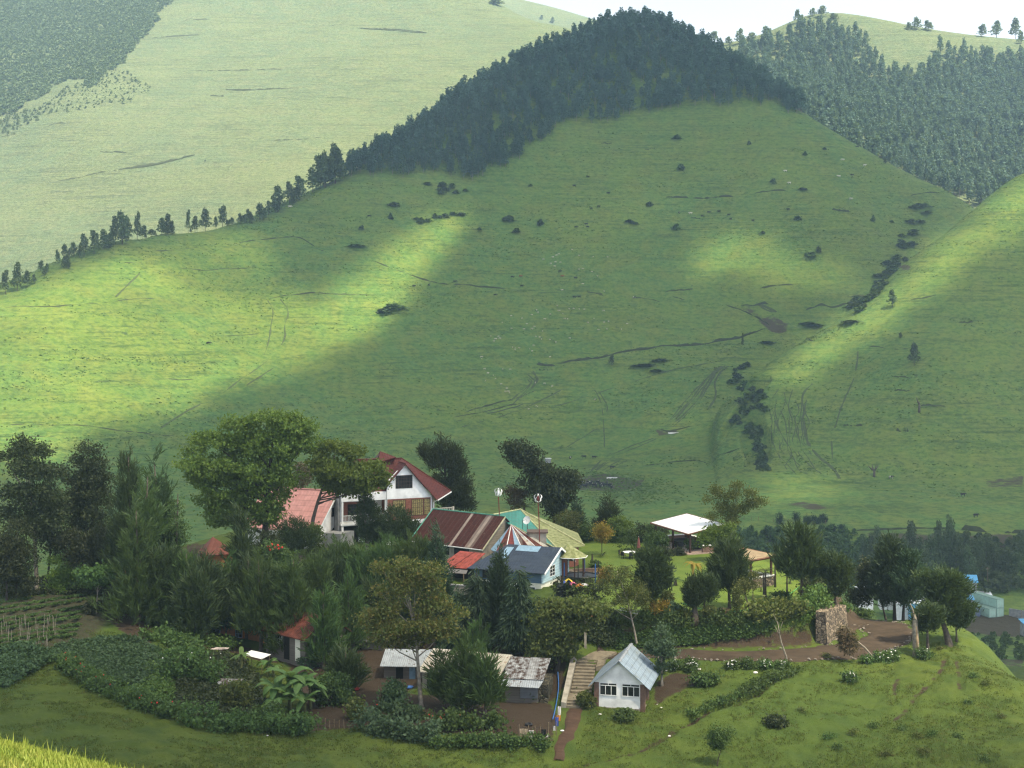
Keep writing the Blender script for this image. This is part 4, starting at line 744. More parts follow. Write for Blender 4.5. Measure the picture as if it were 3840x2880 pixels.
bush('column of climbing leaves on a stump at the lawn front', lp(1475, 1245), .35, 2.6, L_olive, 700, size=.5, name='creeper_column', cat='creeper')
# conifers and shrubs behind the lawn
pine('dark conical fir beyond the olive roof', 2165, 2030, 1872, 42, 'cyp', L_cyp, 2400, .05, 'fir_tree', 'fir', Y=200)
pine('windswept dark conifer behind the topiary', 2282, 2010, 1868, 50, 'cyp', L_dark, 2600, .1, 'fir_tree', 'fir', Y=200, size=1.1)
for px, py, r, h, mat, lab in ((2130, 2020, 1.9, 3.2, L_olive, 'grey green weeping shrub left of the conical fir'), (2205, 2030, 1.4, 2.2, L_hedge, 'round green bush below the conical fir'), (2300, 2040, 1.7, 2.6, L_hedge, 'large shrub at the back of the lawn below the windswept conifer'), (2400, 2040, 1.2, 2.2, L_dark, 'dark shrub behind the closed parasol'), (2440, 2030, 1.5, 1.9, L_hedge, 'leafy shrub left of the pavilion'), (2330, 2030, 1.6, 3.0, L_broad, 'bright green small tree like shrub behind the tall dark bush')):
    bush(lab, Vector(P3(px, py, 194)), r, h, mat, 1500, 'fine', 1.0)
# ------------------------------------------------------------------ hedges and climbing masses
def hedge(label, pxline, w, h, mat, dens=150, size=.75, seed=1, group=None, lift=0., name='hedge', cat='hedge', flowers=None):
    P = smooth_line(hits(pxline), .45); g = np.random.default_rng(seed); base = Vector((P[0][0], P[0][1], gz(*P[0]))); root = empty(name, base, 0, label, cat, group)
    Z = Zg(P[:, 0], P[:, 1]); lob = []
    for i in range(0, len(P), 2):
        hh = h * (.75 + .5 * vnoise(i * .23 + seed, seed * 3.1)); ww = w * (.8 + .4 * vnoise(i * .31, seed * 7.7)); lob.append((P[i, 0] - base.x, P[i, 1] - base.y, Z[i] - base.z + hh * .48 + lift, ww, ww, hh * .56))
    Lg = len(P) * .45; V = crown_pts(lob, int(dens * Lg), 'broad', seed, size, .55); link('foliage', quads_mesh('foliage', V), mat, root)
    if flowers is not None:
        mb = MB(); gg = random.Random(seed)
        for _ in range(int(Lg * 1.2)):
            l = gg.choice(lob); a = gg.uniform(0, 6.28); r = gg.uniform(.05, .09); c = (l[0] + l[3] * .8 * math.cos(a), l[1] - abs(l[4] * .7 * math.sin(a)), l[2] + l[5] * gg.uniform(.5, 1.05)); MB().lathe([(r * .3, -r), (r, 0), (r * .3, r)], 5, c).build('flower', flowers, root)
    return root
hedge('long creeper covered hedge running down from the pines past the dark plot', [(500, 2235), (540, 2290), (590, 2340), (650, 2370), (720, 2405), (790, 2425), (860, 2440)], .95, 1.5, L_wall, 190, .7, 2)
hedge('bulging creeper thicket in front of the creeper covered hedge', [(560, 2400), (620, 2410), (690, 2440), (740, 2470)], 1.0, 1.6, L_hedge, 190, .75, 3)
hedge('lower boundary hedge along the dark meadow on the left', [(240, 2500), (290, 2540), (350, 2580), (430, 2620), (520, 2655), (600, 2680), (680, 2700)], .8, 1.3, L_hedge, 190, .7, 4, flowers=M_red_fl)
hedge('thick boundary hedge below the banana plants', [(720, 2720), (800, 2740), (900, 2735), (1000, 2745), (1100, 2755), (1195, 2755)], 1.0, 1.7, L_hedge, 220, .75, 5)
hedge('leafy hedge in front of the swept yard with washing', [(1375, 2745), (1450, 2765), (1540, 2775), (1640, 2785)], .9, 1.5, L_blue, 210, .75, 6)
hedge('overgrown fence hedge right of the yard above the meadow', [(1660, 2800), (1760, 2800), (1850, 2795), (1960, 2800), (2060, 2800)], .75, 1.0, L_hedge, 190, .65, 7)
hedge('flowering border of dark leaved plants inside the yard', [(1640, 2725), (1720, 2735), (1800, 2735), (1870, 2725)], .8, 1.1, L_hedge, 210, .85, 8, flowers=M_red_fl)
hedge('dark row of shrubs left of the trunk bases in the yard', [(1430, 2690), (1500, 2700), (1570, 2690)], .75, 1.2, L_crop, 190, .85, 9, flowers=M_red_fl)
hedge('large shrub bank with white trumpet flowers beside the outhouse', [(640, 2560), (700, 2540), (770, 2555), (830, 2570)], 1.5, 2.4, L_hedge, 330, .75, 10, flowers=M_white_fl)
hedge('dark hedge under the grass strip at the left', [(345, 2300), (400, 2275), (450, 2250), (480, 2240)], .6, 1.0, L_dark, 160, .6, 11)
hedge('dark clipped hedge below the blue poles of the trampoline', [(2105, 2235), (2160, 2240), (2220, 2245), (2262, 2250)], 1.0, 1.8, L_dark, 230, .6, 12)
hedge('leafy bank of shrubs hanging over the front edge of the lawn', [(2300, 2330), (2400, 2335), (2500, 2345), (2600, 2345), (2700, 2340), (2800, 2335)], .8, 1.1, L_hedge, 200, .65, 13)
hedge('grey leaved shrubs spilling over the bank corner', [(2830, 2330), (2890, 2320), (2950, 2310), (3000, 2310)], 1.0, 1.7, L_olive, 230, .85, 14)
hedge('bright creeper growing on top of the stone wall', [(3010, 2330), (3045, 2310), (3075, 2285), (3090, 2265)], 1.0, 2.2, L_wall, 300, .7, 15)
hedge('shrubs along the far right edge of the lawn', [(3040, 2240), (3050, 2210), (3040, 2180), (3020, 2150)], .8, 1.5, L_dark, 200, .7, 16)
hedge('grassy overgrown bank below the hydrangea row', [(2800, 2600), (2850, 2570), (2900, 2545), (2960, 2525), (2990, 2510)], .75, .7, L_hedge, 170, .55, 17)
hedge('low weeds along the meadow ditch', [(2600, 2680), (2660, 2650), (2740, 2625), (2790, 2605)], .45, .4, L_hedge, 120, .5, 18)
hedge('dark shrubs at the back edge of the lawn behind the pavilions', [(2420, 2022), (2480, 2015), (2760, 2040), (2900, 2090)], .9, 1.2, L_dark, 170, .8, 19)
for px, py, r, h, mat, lab in ((456, 2150, .9, 3.0, L_gold, 'yellow flowering upright shrub at the foot of the dark trees'), (470, 2190, 1.2, 1.2, L_gold, 'spreading yellow and red shrub at the top of the grass strip'), (1240, 2640, 1.5, 2.2, L_hedge, 'dark leafy bush right of the largest banana clump'), (1478, 2660, .8, 2.3, L_crop, 'tall dark shrub left of the mottled tree trunks'), (1335, 2700, .6, 1.4, L_olive, 'spiky yellow green shrub with red flowers in the yard'), (890, 2660, 1.0, 2.2, L_olive, 'yellowish shrub between outhouse and banana clump'), (1155, 2500, .5, 1.0, L_blue, 'round bluish shrub in front of the wooden house'), (1000, 2700, 1.1, 1.1, L_hedge, 'low bush in front of the banana clump'), (2010, 2590 + 30, .7, .7, L_hedge, 'weeds at the foot of the stone sided shed'), (2340, 2700, .4, .6, L_hedge, 'small tuft bush on the meadow below the white hut'), (2640, 2530 + 40, .9, .9, L_hedge, 'weedy bush at the edge of the dark soil heap'), (2910, 2720, .35, .5, L_dark, 'lone dark tuft on the right meadow'), (2205, 2650, .4, .9, L_olive, 'dry weeds beside the lower steps')):
    bush(lab, hit(px, py), r, h, mat, int(900 * max(1, r * h * .8)), size=.7)
fl = [(1037 + a, 2050 + b_) for a, b_ in ((-30, 0), (-18, -8), (-5, 5), (8, 8), (20, 3), (5, -4), (-25, 12))]
mb = MB(); t_ = bpy.data.objects['flowering_tree']
for x, y in fl: MB().lathe([(.05, -.15), (.17, 0), (.06, .17)], 6, tuple(Vector(P3(x, y, 167.3)) - t_.location)).build('flower', M_red_fl, t_)
# crops
def patch(name, label_kind, poly, n, mat, size, h, seed, style='broad'):
    g = np.random.default_rng(seed); W = world_poly(poly); lo, hi = W.min(0), W.max(0); P = []
    while len(P) < n:
        q = lo + (hi - lo) * g.random((n * 3, 2)); q = q[poly_sd(q[:, 0], q[:, 1], W) > 0]; P = q if len(P) == 0 else np.r_[P, q]
    P = P[:n]; Z = Zg(P[:, 0], P[:, 1]) + h * (.3 + .7 * vnoise(P[:, 0] * .7, P[:, 1] * .7)) * (.5 + .6 * g.random(n)); m = 7
    C = np.repeat(np.c_[P, Z], m, 0) + g.normal(size=(n * m, 3)) * [.22, .22, .10]; D = unit(g.normal(size=C.shape) * [1, 1, .5]); s = size * (.7 + .6 * g.random(len(C)))
    o = link(name, quads_mesh(name, leaf_quads(C, D, .32 * s, .2 * s, g)), mat); o['kind'] = 'stuff'; return o
patch('bean_crop', '', [(200, 2440), (380, 2400), (520, 2410), (600, 2450), (640, 2520), (600, 2570), (520, 2590), (380, 2560), (260, 2500)], 3000, L_crop, .95, .75, 3)
patch('bean_crop', '', [(0, 2460), (120, 2440), (230, 2470), (190, 2490), (60, 2560), (0, 2590)], 1700, L_crop, 1.0, 1.2, 4)
patch('undergrowth', '', [(560, 2500), (640, 2540), (640, 2640), (560, 2640), (440, 2600), (560, 2570)], 1300, L_wall, .9, .8, 5)
patch('undergrowth', '', [(940, 2300), (1180, 2230), (1500, 2235), (1660, 2290), (1650, 2370), (1420, 2420), (1180, 2330)], 2600, L_dark, 1.0, .6, 6)
patch('undergrowth', '', [(620, 2450), (780, 2450), (900, 2470), (960, 2540), (1000, 2640), (960, 2720), (800, 2720), (680, 2690), (600, 2600)], 1900, L_dark, 1.0, .6, 15)
patch('undergrowth', '', [(2130, 2300), (2300, 2310), (2330, 2420), (2250, 2432), (2150, 2400)], 1500, L_dark, 1.0, .8, 17)
patch('undergrowth', '', [(0, 2190), (440, 2180), (520, 2230), (480, 2250), (300, 2235), (0, 2245)], 1500, L_dark, 1.1, .9, 16)
patch('undergrowth', '', [(2290, 2350), (2700, 2355), (2900, 2345), (2900, 2365), (2760, 2395), (2600, 2415), (2300, 2420)], 4200, L_hedge, .8, .35, 7)
def crop_rows():
    g = np.random.default_rng(9); C = []
    for k in range(9):
        a = np.array([-60, 2275 + k * 21, ]); b2 = np.array([330 - k * 6, 2212 + k * 22]); n = 170; t = np.linspace(0, 1, n); L = [hit(*(a + (b2 - a) * tt)) for tt in np.linspace(0, 1, 14)]
        L = np.array(L); q = np.c_[[np.interp(t, np.linspace(0, 1, 14), L[:, i]) for i in range(3)]].T
        for _ in range(15): C.append(q + g.normal(size=q.shape) * [.12, .12, .05] + [0, 0, .12 + .10 * (k % 3)])
    C = np.concatenate(C); D = unit(g.normal(size=C.shape) + [0, 0, .6]); o = link('vegetable_crop', quads_mesh('vegetable_crop', leaf_quads(C, D, .24, .15, g)), L_fresh if 0 else L_hedge); o['kind'] = 'stuff'
    for i in range(34):
        b = hit(g.uniform(0, 210), g.uniform(2350, 2470)); mb = MB().tube([(0, 0, -.1), (g.uniform(-.06, .06), 0, .6), (g.uniform(-.12, .12), 0, 1.25 + .3 * g.random())], .022, 5)
        tag(mb.build('garden_stake', M_barkpale, None, loc=b), 'thin pale bean stake standing in the vegetable beds', 'stake', 'bean stakes in the vegetable beds')
crop_rows()
# grass: sunlit blades on the near slope, tufts on the meadow
def grass_blades():
    g = np.random.default_rng(21); n = 15000; Y = 8 + 10 * g.random(n); u = -.385 + .13 * g.random(n); X = u * Y; Z = Zg(X, Y); P = np.c_[X, Y, Z]; hgt = .035 + .055 * g.random(n) ** 2 + .10 * (g.random(n) > .988)
    D = unit(np.c_[.35 * g.normal(size=n), .35 * g.normal(size=n), np.ones(n)]); o = link('grass', quads_mesh('grass', leaf_quads(P + D * hgt[:, None] * .45, D, hgt, .006 + .006 * g.random(n), g)), L_grass); o['kind'] = 'stuff'
    n = 60000; X = -50 + 100 * g.random(n); Y = 100 + 44 * g.random(n); sm = soil_mask(X, Y); k = (line_d(X, Y, ROAD) > 2.8) & (line_d(X, Y, PATH) > 1.2) & (sm < .35) & (vnoise(X * .35, Y * .35) + .5 * vnoise(X * 1.3, Y * 1.3) + .25 * g.random(n) > .78); X, Y = X[k], Y[k]; Z = Zg(X, Y); n = len(X); m = 5
    P = np.repeat(np.c_[X, Y, Z], m, 0) + g.normal(size=(n * m, 3)) * [.09, .09, .0]; D = unit(np.c_[.7 * g.normal(size=n * m), .7 * g.normal(size=n * m), np.ones(n * m)]); hh = .10 + .16 * g.random(n * m)
    o = link('grass', quads_mesh('grass', leaf_quads(P + D * hh[:, None] * .4, D, hh, .05, g)), L_tuft); o['kind'] = 'stuff'
grass_blades()

for i, (x, y, r) in enumerate(((155, 1150, .22), (1090, 1320, .2), (1240, 1380, .18), (1370, 1365, .16), (950, 1560, .25), (1850, 1600, .2), (2000, 1210, .2), (1700, 1075, .3), (1440, 580, .2), (420, 1390, .35), (640, 1350, .28), (830, 1290, .2), (390, 650, .3), (500, 1500, .3), (1300, 1540, .4), (1600, 1390, .25), (1870, 900, .3), (1750, 830, .4))):
    bush('dark tussock of rank grass on the open right meadow', hit(2940 + x / 2.458, 2200 + y / 2.458), r, r * .9, L_hedge if i % 2 else L_olive, 160, 'fine', .55, 'tussock', 'tussock', group='tussocks on the right meadow')
# ------------------------------------------------------------------ building materials
def roofmat(name, base, ribs=0., rows=0., rust=None, rustamt=.5, panels=0., pale=None, rough=.6, metal=0., moss=None, axis=0):
    """sheet or tile roof: ribs along x (per metre), tile rows down the slope, rust and patched panels"""
    m, nt = newmat(name); N = NT(nt); tc = N.n('TexCoord'); sep = N.n('SeparateXYZ'); N.l(tc.outputs['Object'], sep.inputs[0]); v = tc.outputs['Object']
    X, Z = sep.outputs[axis], sep.outputs[2]; col = N.mix(N.rng(N.noise(v, 1.2, 5), .35, .7), base, [x * .72 for x in base]); h = None
    if panels:
        cb = N.n('CombineXYZ'); N.l(N.math('FLOOR', N.math('MULTIPLY', X, panels)), cb.inputs[0]); wn = N.n('TexWhiteNoise'); wn.noise_dimensions = '3D'; N.l(cb.outputs[0], wn.inputs['Vector'])
        pr = wn.outputs['Value']
    if rust:
        nv = N.coord((2.2, 2.2, .35) if axis == 0 else (2.2, 2.2, .35)); rn = N.noise(nv, 1.0, 6, .65); f = N.rng(rn, .62 - rustamt * .4, .70 - rustamt * .25)
        if panels: f = N.math('MULTIPLY', f, N.rng(pr, .12, .22), True)
        col = N.mix(f, col, N.mix(N.rng(N.noise(v, 4, 4), .4, .7), rust, [x * .55 for x in rust]))
    if pale and panels: col = N.mix(N.rng(pr, .965, .97), col, pale)
    if moss: col = N.mix(N.rng(N.noise(v, .8, 5), .5, .72, 0, .7), col, moss)
    bn = None
    if ribs:
        s = N.math('ABSOLUTE', N.math('SINE', N.math('MULTIPLY', X, ribs * math.pi))); bn = N.bump(s, .7, .04); col = N.mix(N.rng(s, 0, .25, .35, 0), col, [x * .4 for x in base])
    if rows:
        r = N.math('FRACT', N.math('MULTIPLY', Z, rows)); bn = N.bump(r, .8, .05, bn); col = N.mix(N.rng(r, .0, .16, .6, 0), col, [x * .3 for x in base])
    N.out(col, rough, metal, bn, .15); return m
def sidingmat(name, base, rows, var=.3, stain=(.1, .09, .08)):
    m, nt = newmat(name); N = NT(nt); tc = N.n('TexCoord'); sep = N.n('SeparateXYZ'); N.l(tc.outputs['Object'], sep.inputs[0]); v = tc.outputs['Object']
    r = N.math('FRACT', N.math('MULTIPLY', sep.outputs[2], rows)); cb = N.n('CombineXYZ'); N.l(N.math('FLOOR', N.math('MULTIPLY', sep.outputs[2], rows)), cb.inputs[0]); wn = N.n('TexWhiteNoise'); N.l(cb.outputs[0], wn.inputs['Vector'])
    st = N.noise(N.coord((.6, .6, 6)), 2, 5, .7); col = N.mix(N.rng(wn.outputs['Value'], 0, 1, 0, var), base, [x * .6 for x in base]); col = N.mix(N.rng(st, .5, .75, 0, .6), col, stain)
    col = N.mix(N.rng(r, 0, .14, .75, 0), col, [x * .2 for x in base]); N.out(col, .85, 0, N.bump(r, .7, .03)); return m
def brickmat(name, c1=(.27, .085, .05), c2=(.20, .06, .04), mortar=(.22, .19, .16), scale=4.):
    m, nt = newmat(name); N = NT(nt); tc = N.n('TexCoord'); sp = N.n('SeparateXYZ'); N.l(tc.outputs['Object'], sp.inputs[0]); cb = N.n('CombineXYZ'); N.l(N.math('ADD', sp.outputs[0], sp.outputs[1]), cb.inputs[0]); N.l(sp.outputs[2], cb.inputs[1])
    b = N.n('TexBrick'); b.inputs['Color1'].default_value = (*c1, 1); b.inputs['Color2'].default_value = (*c2, 1); b.inputs['Mortar'].default_value = (*mortar, 1); b.inputs['Scale'].default_value = scale; b.inputs['Mortar Size'].default_value = .014
    N.l(cb.outputs[0], b.inputs['Vector']); col = N.mix(N.rng(N.noise(tc.outputs['Object'], 2, 4), .4, .7, 0, .5), b.outputs['Color'], [x * .5 for x in c1]); N.out(col, .9, 0, N.bump(b.outputs['Fac'], -.4, .02)); return m
def stonemat(name, c=(.30, .24, .17), mortar=(.06, .05, .045), scale=3.2):
    m, nt = newmat(name); N = NT(nt); v = N.coord(); vo = N.n('TexVoronoi'); vo.feature = 'DISTANCE_TO_EDGE'; vo.inputs['Scale'].default_value = scale; N.l(v, vo.inputs['Vector']); vc = N.n('TexVoronoi'); vc.inputs['Scale'].default_value = scale; N.l(v, vc.inputs['Vector'])
    bw = N.n('RGBToBW'); N.l(vc.outputs['Color'], bw.inputs[0]); col = N.mix(N.rng(bw.outputs[0], .2, .8), [x * .45 for x in c], [min(1, x * 1.7) for x in c]); col = N.mix(N.rng(N.noise(v, 9, 4), .45, .7, 0, .5), col, [x * .5 for x in c])
    col = N.mix(N.rng(vo.outputs['Distance'], .03, .10), mortar, col); N.out(col, .9, 0, N.bump(N.rng(vo.outputs['Distance'], 0, .15), .8, .08)); return m
M_redtile = roofmat('maroon_tile', (.125, .036, .030), 3.2, 2.6, moss=(.07, .03, .028)); M_pinktile = roofmat('pink_tile', (.62, .31, .28), 1.9, 1.6, moss=(.54, .25, .22))
M_rustroof = roofmat('rusty_sheet', (.30, .24, .20), 1.3, 0, (.060, .017, .012), 1.3, 2.4, (.40, .36, .27)); M_redsheet = roofmat('red_sheet', (.34, .075, .058), 3., 0, (.22, .05, .03), .35)
M_bluetile = roofmat('dark_blue_tile', (.040, .055, .085), 3.0, 3.6, moss=(.05, .065, .085)); M_paleblue = plain('bleached_sheet', (.22, .34, .45), .5, .2)
M_teal = roofmat('teal_sheet', (.055, .24, .20), 2.2, 0, (.12, .20, .16), .25); M_oliveroof = roofmat('olive_sheet', (.34, .35, .17), 1.5, 0, (.20, .22, .08), .55, .5, (.48, .47, .36), axis=1)
M_galv = roofmat('galvanised_sheet', (.34, .37, .40), 5., 0, (.12, .07, .05), .1, .8, (.50, .52, .54), .45); M_galvrust = roofmat('weathered_sheet', (.36, .37, .38), 5., 0, (.07, .045, .035), .55, 1.1, (.46, .47, .48), .55)
M_cream = roofmat('cream_sheet', (.46, .43, .36), 4., 0, (.22, .10, .06), .18, .9, (.54, .50, .42)); M_hutroof = roofmat('blue_grey_sheet', (.30, .37, .44), 2.4, 2.6, (.24, .24, .18), .2, .9, (.40, .46, .50), .5, axis=1)
M_rusthouse = roofmat('rusty_brown_sheet', (.17, .055, .036), 3.5, 0, (.09, .03, .022), .5); M_hutTile = roofmat('orange_red_tile', (.16, .055, .040), 2., 3.2, moss=(.10, .045, .035)); M_tealdark = roofmat('dark_teal_sheet', (.03, .10, .10), 3.)
M_whiteroof = plain('white_sheet', (.80, .82, .84), .5, .06); M_brownroof = roofmat('brown_sheet', (.34, .255, .155), 3., 0, (.24, .17, .1), .3)
M_white = plain('white_plaster', (.86, .86, .85), .85, .17, .9); M_mint = plain('mint_plaster', (.60, .69, .63), .85, .1, .8); M_cream_w = plain('cream_plaster', (.88, .86, .72), .85, .12, .8); M_grey = plain('grey_plaster', (.30, .30, .30), .9, .3, 1.2); M_concrete = plain('concrete', (.33, .30, .25), .9, .3, 1.5); M_ochre = plain('ochre_plaster', (.40, .17, .06), .9, .2, 1.)
M_lightblue = sidingmat('pale_blue_boards', (.52, .70, .78), 3.2, .15, (.40, .55, .62)); M_blueboard = sidingmat('blue_boards', (.10, .17, .25), 3.2, .3); M_plank = sidingmat('weathered_planks', (.42, .37, .29), 3.6, .5, (.16, .13, .10)); M_greyplank = sidingmat('grey_planks', (.20, .175, .15), 4.2, .5)
M_brick = brickmat('red_brick'); M_browbrick = brickmat('brown_brick', (.19, .105, .075), (.15, .08, .06)); M_stone = stonemat('field_stone', (.21, .165, .115)); M_stonedark = stonemat('mossy_stone', (.085, .075, .05), (.03, .03, .022), 2.6)
M_timber = plain('dark_timber', (.055, .026, .018), .6, .3, 3); M_redtimber = plain('red_brown_timber', (.14, .055, .032), .6, .3, 3); M_wood = plain('old_wood', (.20, .15, .10), .9, .4, 3); M_green = plain('green_trim', (.10, .30, .22), .6, .2); M_whitem = plain('white_metal', (.72, .72, .70), .5, .12); M_blackm = plain('black_metal', (.02, .02, .022), .4, .2); M_bluem = plain('blue_paint', (.05, .16, .45), .5, .2); M_rustm = plain('rust_red_paint', (.17, .035, .028), .7, .3); M_void = plain('opening_shade_black', (.012, .011, .010), .9, .1); M_bluetank = plain('blue_plastic', (.035, .055, .11), .45, .2); M_blacktank = plain('black_plastic', (.015, .016, .018), .4, .2); M_steps = plain('step_concrete', (.21, .175, .125), .9, .3, 2); M_floor = plain('tile_floor', (.42, .30, .25), .45, .12, 2)  # opening black stands for the shade inside doorways and openings
def glassmat():
    m, nt = newmat('window_glass'); N = NT(nt); N.out(N.mix(N.rng(N.noise(N.coord(), .9, 3), .4, .6), (.012, .014, .016), (.03, .034, .036)), .08, 0, None, .5); return m
M_glass = glassmat()
def window(parent, axis, a0, a1, z0, z1, pos, out, nx, nz, fm, t=.06, name='window', pane=None):
    """framed window on a wall plane; axis 'y': wall at y=pos spanning x; 'x': wall at x=pos spanning y; out = outward sign"""
    mb = MB(); gl = MB(); d0, d1 = sorted((pos - out * .04, pos + out * .05)); g0, g1 = sorted((pos - out * .03, pos + out * .02))
    def bx(m, u0, u1, w0, w1, e0, e1):
        m.box(u0, u1, e0, e1, w0, w1) if axis == 'y' else m.box(e0, e1, u0, u1, w0, w1)
    bx(gl, a0 + t, a1 - t, z0 + t, z1 - t, g0, g1)
    bx(mb, a0, a0 + t, z0, z1, d0, d1); bx(mb, a1 - t, a1, z0, z1, d0, d1); bx(mb, a0 + t, a1 - t, z0, z0 + t, d0, d1); bx(mb, a0 + t, a1 - t, z1 - t, z1, d0, d1); e0, e1 = sorted((pos - out * .025, pos + out * .04))
    for i in range(1, nx): c = a0 + (a1 - a0) * i / nx; bx(mb, c - t * .35, c + t * .35, z0 + t, z1 - t, e0, e1)
    f0, f1 = sorted((pos - out * .02, pos + out * .036))
    for i in range(1, nz): c = z0 + (z1 - z0) * i / nz; bx(mb, a0 + t, a1 - t, c - t * .35, c + t * .35, f0, f1)
    o = mb.build(name, fm, parent); gl.build('pane', pane or M_glass, o); return o
def bld(name, label, cat, px, py, Y, yaw_deg, z=None):
    p = Vector(P3(px, py, Y)); p.z = p.z if z is None else z
    return empty(name, p, R(yaw_deg), label, cat)
# ------------------------------------------------------------------ chalet
def chalet():
    h = bld('chalet', 'white two storey chalet with maroon tiled roof and brick bay', 'house', 1280, 2048, 190, 25)
    W = MB(); W.box(6.55, 12.9, 0, 8.8, -1.2, 2.75); W.box(0, 6.52, 2.2, 8.8, -1.2, 5.95)               # ground floor right, recessed left block
    W.wallprism([(6.55, 5.95), (12.9, 5.95), (12.9, 6.3), (9.15, 10.55), (8.85, 10.55), (6.55, 8.3)], 'y', 0, .3)      # white gable wall
    W.box(0, 6.5, -.02, 2.1, 5.95, 7.0); W.box(0, 6.5, 2.2, 8.8, 5.97, 7.0); W.wallprism([(2.25, 7.02), (8.2, 7.02), (5.2, 10.4)], 'x', 3.9, 4.2); W.box(4.25, 13.2, 2.25, 8.7, 7.02, 8.2)
    W.box(12.95, 13.25, .3, 8.5, -1.2, 6.2)
    W.build('wall', M_white, h)
    B = MB(); B.box(6.6, 12.9, .02, 8.8, 3.02, 5.92); B.build('brick_bay', M_brick, h)
    B = MB(); B.box(6.5, 13.1, -.05, 8.8, 2.77, 3.0); B.box(-.1, 6.46, -.1, 2.18, 2.72, 3.0); B.build('floor_band', M_white, h)
    S = MB(); S.box(-.3, -.02, .4, 8.6, -1.2, 6.6); S.build('side_wall', M_grey, h)
    for x in (.05, 6.2):
        MB().box(x, x + .26, 0, .26, -1.2, 2.7).box(x + .02, x + .24, .02, .24, 3.02, 5.93).build('column', M_white, h)
    rl = MB(); rl.box(.32, 6.18, .05, .12, 3.98, 4.06); rl.box(.32, 6.18, .06, .11, 3.1, 3.16)
    for i in range(30): rl.box(.4 + i * .195, .45 + i * .195, .06, .11, 3.16, 3.98)
    rl.build('railing', M_whitem, h)
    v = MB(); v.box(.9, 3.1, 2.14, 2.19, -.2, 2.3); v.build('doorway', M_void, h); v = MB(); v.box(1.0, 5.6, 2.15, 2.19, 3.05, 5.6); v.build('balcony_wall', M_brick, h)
    window(h, 'y', 1.6, 3.3, 3.1, 5.3, 2.12, -1, 4, 5, M_timber); window(h, 'y', 3.9, 5.5, 3.1, 5.3, 2.12, -1, 4, 5, M_timber)
    curtain = plain('curtain', (.30, .24, .10), .9, .5, 6)
    window(h, 'y', 7.35, 9.2, 3.55, 5.8, 0.0, -1, 6, 4, M_timber, pane=curtain); window(h, 'y', 10.1, 11.8, 3.55, 5.8, 0.0, -1, 6, 4, M_timber, pane=curtain); window(h, 'y', 11.9, 12.8, 3.55, 5.8, 0.0, -1, 3, 4, M_timber, pane=curtain)
    window(h, 'y', 7.75, 10.2, 7.35, 9.15, 0.0, -1, 6, 4, M_timber); window(h, 'y', 10.8, 12.5, .6, 2.4, 0.0, -1, 4, 3, M_whitem); window(h, 'y', 7.5, 9.3, .4, 2.3, 0.0, -1, 4, 3, M_whitem)
    # main roof: gable at the left, long hip at the right, with a front cross gable
    t = .14; Rf = MB(); A = (3.5, 5.2, 11.0); A2 = (10.6, 5.2, 10.9)
    Rf.slab([(3.5, .2, 6.6 + .0), (6.3, .2, 6.6), (9.0, 2.1, 10.78), (10.6, 5.2, 10.9), A], t)                           # left part of the front slope
    Rf.slab([(8.95, 2.0, 10.76), (8.98, -.55, 10.72), (6.15, -.55, 7.75), (6.15, 1.25, 7.75)], t)                        # left side of the cross gable
    Rf.slab([(9.0, -.55, 10.74), (9.02, 2.1, 10.78), (10.6, 5.2, 10.92), (17.0, 2.6, 6.3), (13.7, -.55, 5.55)], t)       # long right slope
    Rf.slab([A2, (10.6, 5.3, 10.9), (17.0, 9.6, 6.3), (17.0, 2.66, 6.25)], t)
    Rf.slab([A, (10.6, 5.2, 10.88), (17.0, 9.9, 6.2), (3.5, 9.9, 6.5)], t)
    rf = Rf.build('roof', M_redtile, h)
    rc = MB(); rc.tube([(3.5, 5.2, 11.05), (10.6, 5.2, 10.97)], .12, 6); rc.tube([(10.6, 5.2, 10.97), (17.0, 2.6, 6.36)], .10, 6); rc.tube([(9.0, -.55, 10.8), (9.0, 2.1, 10.85)], .1, 6); rc.build('ridge_cap', M_redtile, rf)
    Dm = MB(); Dm.slab([(7.4, 5.3, 12.1), (9.3, 4.0, 11.3), (9.6, 6.0, 10.6), (7.0, 7.2, 10.6)], .1); Dm.slab([(7.4, 5.3, 12.1), (6.6, 3.9, 10.7), (9.3, 4.0, 11.3)], .1); Dm.slab([(7.4, 5.3, 12.1), (7.0, 7.2, 10.6), (6.4, 4.0, 10.6)], .1); Dm.build('dormer', M_redtile, rf)
    g = MB(); g.tube([(13.7, -.6, 5.5), (17.05, 2.55, 6.2)], .09, 6); g.tube([(13.6, -.5, 5.5), (13.3, -.05, 5.2), (13.25, -.05, 0)], .06, 6); g.tube([(6.45, -.1, 7.3), (6.45, -.1, 3)], .06, 6); g.build('gutter', M_whitem, h)
    p = MB(); p.box(13.5, 13.75, .6, .85, -1, 6.0); p.box(14.0, 14.2, 2, 2.2, -1, 6.2); p.build('porch_post', plain('stone_post', (.5, .42, .34), .9), h)
    r2 = MB(); r2.box(13.8, 17.2, 2.0, 2.15, 4.0, 4.12); r2.box(17.0, 17.25, 1.95, 2.2, 2.6, 4.2)
    for i in range(12): r2.box(13.95 + i * .26, 14.0 + i * .26, 2.04, 2.1, 3.0, 4.0)
    r2.build('railing', plain('stone_rail', (.55, .5, .42), .9), h); MB().box(13.3, 17.2, 1.9, 8.5, 2.7, 2.96).build('terrace_slab', M_white, h)
chalet()
